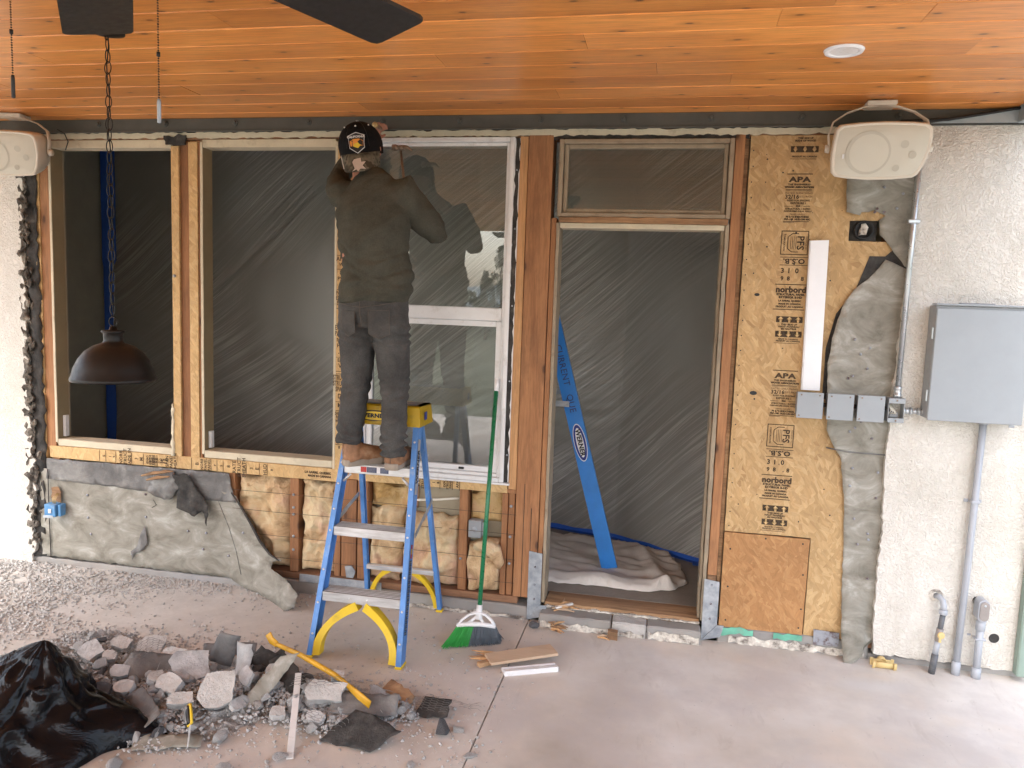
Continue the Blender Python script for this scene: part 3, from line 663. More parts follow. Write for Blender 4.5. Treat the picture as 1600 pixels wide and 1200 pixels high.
for lab, a, b, m, wz in (('longest grey sill block below the doorway, at its left end', -.588, -.205, 'conc2', .03), ('brown stained middle block of the doorstep', -.200, -.022, 'rubw', .024), ('grey sill block at the right end of the doorstep', -.018, .258, 'conc2', .04)):
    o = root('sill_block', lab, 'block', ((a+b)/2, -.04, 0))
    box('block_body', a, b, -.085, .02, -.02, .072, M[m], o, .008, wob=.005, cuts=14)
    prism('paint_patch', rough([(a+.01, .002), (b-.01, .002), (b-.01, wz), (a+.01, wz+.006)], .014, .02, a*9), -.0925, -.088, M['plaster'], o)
th = box('threshold', -.575, .25, .022, .19, .03, .098, M['rot'], None, .004, wob=.004, cuts=20); tag(th, 'rotten brown threshold board across the doorway', 'threshold')
prism('plaster_line', rough([(-.57, .074), (.25, .074), (.25, .084), (-.57, .084)], .006, .015, 6), .008, .021, M['plaster'], fo)
# ================================================================== OSB sheets at right
osbr = root('osb_sheathing', 'tall printed oriented strand board sheet right of the doorway', 'board', (.63, 0, .08))
ol = [(.346, .592), (.766, .592), (.766, .085), (1.12, .085), (1.12, 2.066), (.830, 2.070), (.828, 2.166), (1.12, 2.17), (1.12, 2.566), (.348, 2.566)]
prism('board', rough(ol, .0015, .03, 1), .000, .0115, M['osb'], osbr)
box('stud', .36, .40, .013, .10, .1, 2.56, M['stud'], wall); box('stud', 1.0, 1.05, .013, .10, .1, 2.56, M['stud'], wall)
op = prism('osb_patch', rough([(.347, .082), (.760, .085), (.762, .586), (.347, .586)], .001, .04, 2), -.005, .0115, M['osbpatch']); tag(op, 'darker orange strand board patch nailed low beside the doorway', 'board')
random.seed(5)
bm = bmesh.new()
for k in range(26):
    z = .62+k*.075; bmesh.ops.create_circle(bm, cap_ends=True, segments=6, radius=.0036, matrix=Matrix.Translation((.362+random.uniform(0, .006), -.0006, z)) @ Matrix.Rotation(math.pi/2, 4, 'X'))
for k in range(45):
    bmesh.ops.create_circle(bm, cap_ends=True, segments=6, radius=random.uniform(.002, .005), matrix=Matrix.Translation((random.uniform(.40, .92), -.0006, random.uniform(.65, 2.5))) @ Matrix.Rotation(math.pi/2, 4, 'X'))
for (x, z, rx) in ((.425, 1.80, .013), (.44, 1.31, .018)):
    bmesh.ops.create_circle(bm, cap_ends=True, segments=10, radius=rx, matrix=Matrix.Translation((x, -.0006, z)) @ Matrix.Rotation(math.pi/2, 4, 'X') @ Matrix.Diagonal((1, .6, 1, 1)))
bm_obj('nail_hole', bm, M['inkblack'], osbr)['kind'] = 'stuff'
bm = bmesh.new()
for (x, z) in ((.38, .12), (.38, .3), (.38, .5), (.74, .12), (.745, .22), (.742, .4), (.73, .56), (.55, .57)):
    bmesh.ops.create_circle(bm, cap_ends=True, segments=6, radius=.005, matrix=Matrix.Translation((x, -.0056, z)) @ Matrix.Rotation(math.pi/2, 4, 'X'))
bm_obj('nail_hole', bm, M['inkblack'], op)['kind'] = 'stuff'
def rule(x0, x1, z, h=.0035, m='ink', y0=-.0012, par=osbr): box('printed_rule', x0, x1, y0, y0+.0008, z-h/2, z+h/2, M[m], par, 0)
def T(s, size, z, x=.587, bold=.0006, rot=0, sx=1): text(s, size, x, z, M['ink'], osbr, -.001, rot, bold, sx=sx)
def stamp(z):   # z : height of the top rule of one stamp repeat ; drops .94 m
    rule(.527, .645, z, .004); T('APA', .034, z-.027, bold=.0016, sx=1.5); T('THE ENGINEERED', .0115, z-.050, sx=1.1); T('WOOD ASSOCIATION', .0115, z-.0625, sx=1.1, bold=.001)
    rule(.525, .645, z-.0745, .003); rule(.525, .645, z-.080, .0015); T('RATED SHEATHING', .0125, z-.091, sx=1.1, bold=0); T('32/16', .026, z-.109, .556, bold=.0008, sx=1.05); T('15/32 INCH', .0125, z-.107, .617, bold=0)
    T('SIZED FOR SPACING', .011, z-.126, bold=.0004); T('EXPOSURE 1', .0125, z-.139, bold=.0005); T('426', .013, z-.152, bold=.0007); rule(.523, .563, z-.153, .002); rule(.611, .643, z-.153, .002)
    T('STRUCTURAL I RATED', .011, z-.166, bold=.0004); T('DIAPHRAGMS-SHEAR WALLS', .0095, z-.177, bold=.0004); T('PANEL GRADE', .0105, z-.192, bold=0); T('PS 2-92 SHEATHING', .0115, z-.204, bold=.0008); T('PRP-108  HUD-UM-40C', .0115, z-.216, bold=.0008)
    rule(.523, .642, z-.226, .003); rule(.523, .575, z-.231, .0015)
    # boxed octagon mark
    a, b, c, d = .520, .648, z-.386, z-.270
    for x0, x1, z0, z1 in ((a, b, d-.004, d), (a, b, c, c+.004), (a, a+.004, c+.0041, d-.0041), (b-.004, b, c+.0041, d-.0041)): box('printed_box', x0, x1, -.0012, -.0004, z0, z1, M['ink'], osbr, 0)
    cx, cz = .590, (c+d)/2
    for (p, q) in (((.552, cz+.028), (.572, d-.014)), ((.572, d-.014), (.572+.03, d-.014)), ((.552, cz-.028), (.552, cz+.028)), ((.552, cz-.028), (.572, c+.014)), ((.572, c+.014), (.602, c+.014))):
        tube('printed_line', [(p[0], -.001, p[1]), (q[0], -.001, q[1])], .0016, M['ink'], osbr, 4)
    for x in (.566, .574, .582, .590): rule(x-.0009, x+.0009, cz, .062)
    text('PFS', .046, .610, cz, M['ink'], osbr, -.001, -90, .001); text('CORPORATION', .011, .536, cz, M['ink'], osbr, -.001, -90, .0004); text('MADISON, WI', .010, .638, cz, M['ink'], osbr, -.001, -90, 0)
    z -= .396
    rule(.522, .652, z-.002, .003); T('O.S.B.', .034, z-.020, rot=180, bold=.0014, sx=1.15); rule(.522, .652, z-.040, .003)
    for s, x in (('3', .537), ('1', .567), ('0', .604)): T(s, .033, z-.068, x, .0012)
    for s, x in (('9', .537), ('8', .567), ('8', .632)): T(s, .028, z-.106, x, .0010)
    rule(.508, .655, z-.134, .004); T('norbord', .040, z-.160, .583, .0022, sx=1.0); T('STRUCTURAL PANEL', .0135, z-.183, .583, .001); T('EXTERIOR B-HD', .0145, z-.197, .583, .001)
    T('LA SARRE, QUEBEC', .012, z-.214, .581, .0008); T('MADE IN CANADA', .0118, z-.229, .581, .0008); T('PRODUIT AU CANADA', .0118, z-.243, .581, .0008); rule(.504, .652, z-.256, .004)
    z -= .290
    for zz, up in ((z, 1), (z-.072, -1)):
        box('printed_block', .524, .648, -.0012, -.0004, zz-.030, zz, M['ink'], osbr, 0)
        for x in (.545, .586, .627):
            s_ = 1 if up > 0 else -1; c_ = zz-.015
            prism('printed_arrow', [(x-.012, c_+s_*.002), (x, c_+s_*.014), (x+.012, c_+s_*.002), (x+.004, c_+s_*.002), (x+.004, c_-s_*.014), (x-.004, c_-s_*.014), (x-.004, c_+s_*.002)], -.0022, -.0016, M['osbstrip'], osbr)
    T('THIS SIDE UP', .0115, z-.040, .586, .0006, sx=1.1); T('HAUT PANNEAU', .0115, z-.051, .586, .0006, sx=1.1); T('EN HAUTEUR', .0115, z-.062, .586, .0006)
    T('MADE IN CANADA', .0105, z-.112, .586, .0003); T('PRODUIT AU CANADA', .0105, z-.122, .586, .0005); rule(.52, .64, z-.132, .002)
stamp(2.384); stamp(1.430)
# the tail of the stamp above
T('THIS SIDE UP', .0115, 2.552, .6, .0006); T('MADE OF WOOD', .0115, 2.54, .6, .0006); box('printed_block', .535, .662, -.0012, -.0004, 2.486, 2.515, M['ink'], osbr, 0); T('PRODUIT AU CANADA', .0105, 2.466, .6, .0005); rule(.535, .655, 2.455, .002)
for x in (.556, .60, .643): prism('printed_arrow', [(x-.009, 2.50), (x, 2.487), (x+.009, 2.50), (x+.003, 2.50), (x+.003, 2.513), (x-.003, 2.513), (x-.003, 2.50)], -.0022, -.0016, M['osbstrip'], osbr)
# sideways lettering on the cut strips
random.seed(9)
def side_print(strs, x0, z, vert=False, size=.03):
    x = x0
    for s in strs:
        if s == '|':
            if vert: box('printed_rule', -1.797, -1.748, -.0058, -.0052, x, x+.003, M['ink'], wall, 0)
            else: box('printed_rule', x, x+.003, -.0068, -.0062, z-.034, z+.034, M['ink'], wall, 0)
            x += .014
        else:
            sz = size*random.uniform(.65, 1.1)
            for j in range(1 if len(s) < 4 else 3):
                ln = s if j == 0 else random.choice(['STRUCT', 'PANEL', 'MADE IN', 'SHEATH', 'EXPOS'])
                if vert: text(ln, sz, -1.773, x+sz*.5, M['ink'], wall, -.0052, 0, .0008, sx=.9 if len(ln) < 4 else .55)
                else: text(ln, sz*.62, x+sz*.5, z, M['ink'], wall, -.0062, 90, .0006)
                x += sz*(.85 if vert else .62)
            x += .006
side_print(['|', 'S', '|', '1', '9', '|', 'NORB', '|', '3', 'M', '|', 'EXPO', '|', '|', '4', 'SPAN'], -3.32, .709, size=.045)
text('LA SARRE, QUEBEC', .016, -2.92, .716, M['ink'], wall, -.0062, 0, .0006); text('MADE IN CANADA', .014, -2.92, .698, M['ink'], wall, -.0062, 0, .0006)
side_print(['|', 'B', 'NORB', '|', 'P', '|', 'S', '|', '8', 'RATE', '|', '3', 'E', '|', 'HUD', '|', '8'], -2.70, .709, size=.045)
text('LA SARRE, QUEBEC', .018, -1.90, .716, M['ink'], wall, -.0062, 0, .001); text('MADE IN CANADA', .016, -1.89, .696, M['ink'], wall, -.0062, 0, .001)
side_print(['S', '|', 'RUCT', '|', '1', 'B', '|', 'EXPO', '|', 'APA', '|'], -1.35, .717, size=.034)
side_print(['8', '|', 'HRE', 'B', 'N', 'WOOD', '|', 'M', '|', 'D', 'SPAC', '|', '|', 'V', 'ED', '|', '.B', 'HD', 'norb', '|', 'A', '8', '|', 'EXPO', '|', 'P', 'PS2', '8', '|', 'W', 'APA', '|', 'E'], .86, 0, True, .036)
# ================================================================== stucco
lx = [(-6.2, .0), (-3.80, .0), (-3.765, .10), (-3.79, .25), (-3.762, .42), (-3.765, .72), (-3.79, 1.05), (-3.782, 1.45), (-3.79, 1.8), (-3.80, 1.95), (-3.79, 2.25), (-3.80, 2.60), (-6.2, 2.60)]
st = prism('stucco_wall', rough(lx, .022, .022, 4, skip=(0, 11, 12)), -.032, .0, M['stucco']); tag(st, 'white stucco wall at the far left with a ragged broken edge', 'wall')
rx = [(1.094, .045), (2.0, .030), (2.0, 2.60), (1.10, 2.60), (1.112, 2.30), (1.092, 1.8), (1.078, 1.3), (1.072, 1.0), (1.085, .7), (1.082, .3)]
st = prism('stucco_wall', rough(rx, .007, .02, 6, skip=(1, 2)), -.036, .0, M['stucco']); tag(st, 'white stucco wall on the right behind the grey electrical cabinet', 'wall')
ho = lathe('pipe_hole', [(.0, -.0368), (.019, -.0372), (.0215, -.039), (.0235, -.0363)], M['felt'], None, 20, (1.628, 0, .19), axis='y'); tag(ho, 'small dark pipe hole low in the right stucco wall', 'hole')
# ragged lath edge at left
lath = root('ragged_lath_edge', 'ragged strip of broken mortar and black felt beside the left stucco', 'wall edge', (-3.74, 0, .1))
sheet('felt_strip', rough([(-3.87, .02), (-3.70, .05), (-3.69, .9), (-3.70, 2.5), (-3.87, 2.5)], .014, .03, 7), -.004, .003, M['felt'], lath, lambda x, z: (0, -.010+.022*nz(x, z, 17), 0), .03)
sheet('mortar_key', rough([(-3.81, .10), (-3.775, .10), (-3.76, .5), (-3.765, 1.2), (-3.775, 1.8), (-3.77, 2.42), (-3.81, 2.42)], .020, .02, 17), -.026, .012, M['lath'], lath, lambda x, z: (.01*nz(x, z, 40), -.006+.03*nz(x, z, 26), 0), .018, smooth=False)
random.seed(31)
bm = bmesh.new()
for k in range(90):
    z = random.uniform(.12, 2.4); x = -3.765+random.gauss(0, .016)
    m_ = Matrix.Translation((x, -.024+random.uniform(-.008, .01), z))
    r = bmesh.ops.create_icosphere(bm, subdivisions=1, radius=random.uniform(.008, .022), matrix=m_ @ Matrix.Diagonal((.7, .7, 1.3, 1)))
    for v in r['verts']: v.co += Vector(noise.noise_vector(v.co*60))*.009
o = bm_obj('mortar_crumb', bm, M['lath'], lath); o['kind'] = 'stuff'
# ================================================================== building paper
bp = root('building_paper', 'torn grey-tan building paper over the wall below the left window', 'building paper', (-2.9, 0, 0))
def dl(x, z):
    d = -.004+.005*nz(x, z, 3, 1)+.002*abs(nz(x+z*.6, z, 12, 2))
    if x > -2.55:
        t_ = min(1, (x+2.55)/.6); k = max(0, .55-z)/.55; d -= .16*t_*t_*k*1.6+.02*t_
    return (0, d, 0)
ol = [(-3.735, .05), (-3.3, .045), (-2.8, .04), (-2.45, .045), (-2.36, .012), (-2.15, -.0), (-1.97, -.01), (-1.90, .03), (-1.895, .085), (-1.96, .135), (-2.13, .165), (-2.12, .205), (-2.05, .225), (-2.16, .245), (-2.25, .33), (-2.34, .45), (-2.405, .54), (-2.50, .56), (-3.0, .57), (-3.68, .60), (-3.735, .60)]
sheet('paper_sheet', rough(ol, .007, .015, 5), -.010, .0015, M['paper'], bp, dl, .035)
ol = [(-3.685, .54), (-3.3, .53), (-2.9, .515), (-2.5, .50), (-2.40, .50), (-2.44, .60), (-2.45, .671), (-3.68, .668)]
sheet('flashing_strip', rough(ol, .005, .03, 9), -.019, .002, M['paperdark'], bp, lambda x, z: (0, .008*nz(x, z, 9, 4)+.004*nz(x, z, 24, 1), 0), .03)
sheet('torn_flap', rough([(-2.80, .64), (-2.70, .655), (-2.62, .55), (-2.555, .47), (-2.565, .36), (-2.60, .44), (-2.64, .41), (-2.70, .43), (-2.76, .45), (-2.755, .55)], .008, .02, 5), -.045, .002, M['felt'], bp, lambda x, z: (0, -.05*max(0, .62-z)*2+.015*nz(x, z, 16), 0), .025)
sheet('crumpled_flap', rough([(-2.98, .60), (-2.90, .655), (-2.80, .655), (-2.76, .58), (-2.80, .50), (-2.90, .49), (-2.96, .53)], .012, .02, 15), -.040, .002, M['paperdark'], bp, lambda x, z: (0, .05*nz(x, z, 14, 3), 0), .022)
for a, b in (((-3.0, -.05, .62), (-2.82, -.075, .66)), ((-2.96, -.06, .60), (-2.80, -.07, .635)), ((-2.90, -.055, .64), (-2.77, -.08, .672))):
    tube('splinter', [a, ((a[0]+b[0])/2, a[1]-.01, (a[2]+b[2])/2+.006), b], [.005, .011, .004], M['rot'], bp, 6, False)
# pale slit and crack lines
sheet('tear_lip', [(-3.03, .26), (-3.0, .31), (-2.985, .20), (-3.02, .155), (-3.075, .13), (-3.09, .09), (-3.10, .14), (-3.06, .17)], -.026, .002, M['paperdark'], bp, None, .03)
tube('vertical_seam', [(-3.665, -.022, .045), (-3.668, -.024, .3), (-3.67, -.022, .60)], .003, M['felt'], bp, 5)
for (x, z) in ((-3.4, .46), (-3.4, .32), (-3.38, .22), (-3.0, .50), (-3.0, .36), (-2.62, .2), (-2.6, .30), (-2.72, .3), (-2.35, .33), (-3.1, .12), (-2.45, .18)):
    lathe('nail', [(0, -.005), (.007, -.004), (.008, 0), (.002, .002)], M['rust'], bp, 8, (x, dl(x, z)[1]-.012, z), axis='y')
tube('curled_edge', [(x, -.02+dl(x, z)[1], z) for x, z in ((-2.43, .56), (-2.37, .49), (-2.30, .40), (-2.22, .30), (-2.14, .245), (-2.07, .225))], [.004, .006, .008, .009, .008, .003], M['felt'], bp, 6, ref=Vector((0, 1, 0)))
tube('crease', [(x, dl(x, z)[1]-.011, z) for x, z in ((-2.52, .50), (-2.45, .35), (-2.40, .22), (-2.36, .08))], .0016, M['paperdark'], bp, 5)
tube('crease', [(x, dl(x, z)[1]-.011, z) for x, z in ((-2.95, .47), (-2.93, .44), (-2.96, .42))], .0018, M['felt'], bp, 5)
# right-hand paper
bq = root('building_paper', 'tall grey building paper strip hanging between the strand board and right stucco', 'building paper', (.98, 0, 0))
up = [(.790, 2.50), (1.13, 2.50), (1.13, 1.93), (1.085, 1.955), (1.02, 2.04), (.965, 2.10), (.955, 2.17), (.985, 2.19), (.93, 2.215), (.875, 2.205), (.868, 2.19), (.805, 2.205), (.797, 2.30)]
dr = lambda x, z: (0, .005*nz(x, z, 3, 6)+.002*abs(nz(x+z*.5, z, 13, 2))-max(0, .92-x)*.10, 0)
sheet('upper_sheet', rough(up, .006, .025, 6), -.014, .002, M['paper'], bq, dr, .03)
lo = [(1.0, 1.985), (1.13, 1.93), (1.13, .10), (1.10, .10), (1.06, .06), (.985, .0), (.95, -.0), (.935, .12), (.925, .5), (.905, .80), (.87, 1.02), (.84, 1.06), (.795, 1.15), (.785, 1.3), (.775, 1.45), (.785, 1.60), (.82, 1.75), (.87, 1.84), (.93, 1.89)]
sheet('lower_sheet', rough(lo, .004, .03, 16), -.010, .002, M['paper'], bq, lambda x, z: (0, .005*nz(x, z, 3, 6)+.002*abs(nz(x+z*.5, z, 13, 2))-max(0, .93-x)*.14-(max(0, .35-z)*.22 if x < 1.05 else 0), 0), .03)
prism('dark_backing', [(.93, 1.99), (1.10, 1.99), (1.10, 2.10), (1.0, 2.0), (.93, 2.0), (.88, 1.84), (.80, 1.72), (.765, 1.55), (.766, 1.3), (.79, 1.3), (.80, 1.6), (.86, 1.76), (1.1, 1.9), (1.1, 1.99)], -.0035, -.001, M['felt'], bq)
tube('lap_line', [(.80, -.020, 1.062), (.9, -.022, 1.048), (1.075, -.020, 1.045)], .0035, M['paperdark'], bq, 5)
random.seed(12)
for k in range(26):
    x = random.uniform(.86, 1.05); z = random.choice([random.uniform(.15, 1.75), random.uniform(.15, 1.75), random.uniform(2.2, 2.4)])
    if x < .93 and z < .6: x += .08
    lathe('nail', [(0, -.005), (.006, -.004), (.007, 0)], M['rust'], bq, 7, (x, -.020, z), axis='y')
fp = prism('flashing_or_lit_plate', [(.815, .045), (.935, .05), (.935, .12), (.812, .125)], -.014, -.010, M['rust']); tag(fp, 'rust-speckled metal flashing piece at the foot of the strand board', 'flashing')
# pipe stub in its square hole
ps = root('wall_pipe_stub', 'black round pipe stub in a square hole of the strand board', 'pipe', (.885, 0, 2.12))
box('hole_backing', .828, .955, .013, .03, 2.06, 2.175, M['felt'], ps, 0)
lathe('pipe_collar', [(.0, .0), (.034, -.001), (.036, -.012), (.044, -.014), (.046, .012)], M['rubber'], ps, 24, (.893, 0, 2.122), axis='y')
sheet('torn_foam', rough([(.87, 2.095), (.905, 2.10), (.912, 2.135), (.90, 2.155), (.88, 2.15)], .008, .012, 3), -.006, .008, M['plaster'], ps, lambda x, z: (0, .008*nz(x, z, 60), 0), .012)
# white strip
ws = root('white_trim_board', 'plain white plastic strip standing upright above the left grey box', 'trim', (.70, -.02, 1.34))
prism('face', [(.669, 1.342), (.748, 1.342), (.736, 2.07), (.655, 2.066)], -.028, -.022, M['whiteplastic'], ws); prism('edge', [(.662, 1.342), (.6685, 1.342), (.6545, 2.066), (.650, 2.066)], -.026, -.002, M['vinyl'], ws)
# ================================================================== INTERIOR
struct(box('interior_floor', -4.5, 2.2, .19, 6, .0, .098, M['intfloor'], bevel=0)); struct(box('interior_ceiling', -4.6, 2.3, .13, 6.1, 2.88, 2.95, M['intwall'], bevel=0))
struct(box('interior_wall', -4.6, -4.5, .13, 6.1, .0, 2.88, M['intwall'], bevel=0)); struct(box('interior_wall', 2.2, 2.3, .13, 6.1, .0, 2.88, M['intwall'], bevel=0)); struct(box('interior_wall', -4.5, 2.2, 6, 6.1, .0, 2.88, M['intwall'], bevel=0))
struct(box('interior_wall', -4.5, -3.66, .1305, .16, .0, 2.88, M['intwall'], bevel=0)); struct(box('interior_wall', 1.0, 2.2, .131, .16, .0, 2.88, M['intwall'], bevel=0)); struct(box('interior_header', -4.5, 2.2, .131, .16, 2.57, 2.88, M['intwall'], bevel=0))
# far room furniture, seen dimly through the sheeting
sf = root('sofa', 'dark sofa seen dimly behind the plastic sheeting at the left window', 'sofa', (-4.6, 3.4, .1))
box('seat', -4.45, -2.9, 2.6, 3.3, .1, .85, M['darkcloth'], sf, .08); box('backrest', -4.45, -2.9, 3.05, 3.45, .86, 1.75, M['darkcloth'], sf, .1)
pc = box('picture', -4.3, -3.35, 3.5, 3.53, 1.80, 2.15, M['purple']); tag(pc, 'dim purple picture above the dark sofa behind the sheeting', 'picture')
for lab, a in (('pale covered cabinet behind the sheeting in the middle window', (-3.25, -2.15, 2.4, 2.9, .1, 1.12)), ('lower pale covered box behind the sheeting in front of the cabinet', (-2.7, -1.7, 1.95, 2.3, .1, .78))):
    c = root('covered_furniture', lab, 'furniture', (a[0], a[2], .1)); box('body', *a, M['palecloth'], c, .03); box('top', a[0]-.03, a[1]+.03, a[2]-.03, a[3]+.02, a[5]+.001, a[5]+.04, M['palecloth'], c, .01)
dk = box('tall_cabinet', -.2, .35, 3.2, 3.6, .1, 2.3, M['darkcloth']); tag(dk, 'tall dark shape behind the sheeting seen through the doorway', 'cabinet')
# sheeting
PATH = [(1.4, .40), (.75, .72), (.306, .932), (.15, 1.03), (-.284, 1.315), (-.748, 1.437), (-1.4, 1.55), (-3.0, 1.56), (-4.485, 1.52)]
def film():
    L = [0]
    for a, b in zip(PATH, PATH[1:]): L.append(L[-1]+math.dist(a, b))
    def at(s):
        for i in range(len(L)-1):
            if s <= L[i+1] or i == len(L)-2:
                k = (s-L[i])/(L[i+1]-L[i]); a, b = PATH[i], PATH[i+1]; return Vector((a[0]+(b[0]-a[0])*k, a[1]+(b[1]-a[1])*k))
    nx, nz_ = 380, 150; bm = bmesh.new(); uvl = bm.loops.layers.uv.new('UVMap'); g = {}; uv = {}
    for i in range(nx+1):
        s = L[-1]*i/nx; p = at(s); q = at(min(L[-1], s+.02)); o_ = at(max(0, s-.02)); t_ = (q-o_).normalized(); n = Vector((-t_.y, t_.x))
        for j in range(nz_+1):
            z = .10+2.74*j/nz_; u = -s
            a = -.72+.5*noise.noise(Vector((s*.5, z*.5, 9))); c_, s_ = math.cos(a), math.sin(a); w = u*s_+z*c_; al = u*c_-z*s_
            m = max(0, noise.noise(Vector((s*.8, z*.8, 3)))+.25)
            d = (noise.noise(Vector((w*14, al*.8, 0)))*.007+noise.noise(Vector((w*34, al*1.4, 4)))*.004)*m + noise.noise(Vector((s*1.2, z*1.2, 1)))*.012
            d *= min(1, (z-.10)*6, (2.84-z)*6)
            g[i, j] = bm.verts.new((p.x+n.x*d, p.y+n.y*d, z)); uv[g[i, j]] = (-s, z)
    for i in range(nx):
        for j in range(nz_):
            f = bm.faces.new((g[i, j], g[i+1, j], g[i+1, j+1], g[i, j+1])); f.smooth = True
            for l in f.loops: l[uvl].uv = uv[l.vert]
    me = bpy.data.meshes.new('film'); bm.to_mesh(me); bm.free()
    o = link('plastic_sheeting', me, M['film']); tag(o, 'creased translucent plastic sheeting hung across the room behind the openings', 'plastic sheet')
    r_ = root('masking_tape', 'blue masking tape holding the bottom of the sheeting to the floor', 'tape', (-.2, 1.2, .1))
    prev = None; bm = bmesh.new(); s = .55; rows = []
    while s < L[-1]-.01:
        p = at(s)+Vector((0, -.004)); wob = noise.noise(Vector((s*7, 0, 0)))*.012
        rows.append([bm.verts.new((p.x-.004, p.y-.050+wob, .101)), bm.verts.new((p.x, p.y-.012, .103)), bm.verts.new((p.x, p.y-.009, .128+wob)), bm.verts.new((p.x, p.y-.006, .126+wob))]); s += .06
    for a, b in zip(rows, rows[1:]):
        for k in range(3): bm.faces.new((a[k], b[k], b[k+1], a[k+1]))
    bm_obj('floor_strip', bm, M['tape'], r_)
    box('tape_end', .24, .30, .86, .93, .1045, .108, M['tape'], r_, 0)
    a = root('masking_tape', 'vertical blue masking tape down the left end of the sheeting', 'tape', (-4.48, 1.50, .1))
    bm = bmesh.new(); pr = None
    for k in range(50):
        z = .11+k*.0555; w = .030+.006*noise.noise(Vector((z*3, 0, 0)))+(.012 if z > 1.9 else 0)
        c = [bm.verts.new((-4.47, 1.50-w, z)), bm.verts.new((-4.47+2.2*w, 1.50, z)), bm.verts.new((-4.47+2.2*w, 1.504, z)), bm.verts.new((-4.474, 1.504-w, z))]
        if pr:
            for q in range(4): bm.faces.new((pr[q], c[q], c[(q+1) % 4], pr[(q+1) % 4]))
        pr = c
    bm_obj('strip', bm, M['tape'], a)
    tt = tube('masking_tape', [(.6, .77, 2.83), (-.3, 1.30, 2.83), (-1.4, 1.53, 2.83), (-3, 1.54, 2.83), (-4.47, 1.50, 2.83)], .008, M['tape'], seg=4, ry=[.025]*5); tag(tt, 'blue masking tape along the top of the sheeting', 'tape')
film()
# drop cloth
def dropcloth():
    ol = rough([(-1.0, .36), (-.62, .30), (-.30, .33), (-.02, .32), (.13, .40), (.20, .52), (.17, .80), (.10, 1.0), (-.02, 1.13), (-.3, 1.2), (-.8, 1.27), (-1.2, 1.1)], .02, .04, 3)
    def d(x, y):
        f = .020*abs(noise.noise(Vector((x*3+y*6, y*2-x*2, 1))))+.010*noise.noise(Vector((x*8+y*3, y*13, 2)))
        e = max(0, 1-abs(y-.40)/.10); f += .040*e*(.7+.5*noise.noise(Vector((x*5, 3, 0)))) if x < .1 else 0
        f += .035*max(0, 1-abs(x-.05+(y-.5)*.25)/.07)*(1 if y < 1.05 else 0)+.014*abs(noise.noise(Vector((x*7-y*3, y*9+x*5, 5))))
        return (0, 0, .014+max(0, f))
    bm = bmesh.new(); pts = [Vector(p) for p in ol]; n = len(pts); inn = []
    x = -1.2
    while x < .22:
        y = .3
        while y < 1.3:
            q = (x+random.uniform(-.005, .005), y+random.uniform(-.005, .005))
            if inside(q, ol) and min((Vector(q)-p).length for p in pts) > .008: inn.append(Vector(q))
            y += .017
        x += .017
    r = geometry.delaunay_2d_cdt(pts+inn, [(i, (i+1) % n) for i in range(n)], [], 1, 1e-6); vv = []
    edge = set(range(n))
    for i, v in enumerate(r[0]):
        dd = d(v.x, v.y)[2]
        if i < n: dd = .004
        vv.append(bm.verts.new((v.x, v.y, .099+dd)))
    for f in r[2]:
        try: bm.faces.new([vv[i] for i in f])
        except ValueError: pass
    o = bm_obj('drop_cloth', bm, M['dropcloth'], smooth=True); tag(o, 'rumpled off-white canvas drop cloth on the floor just inside the doorway', 'drop cloth')
dropcloth()
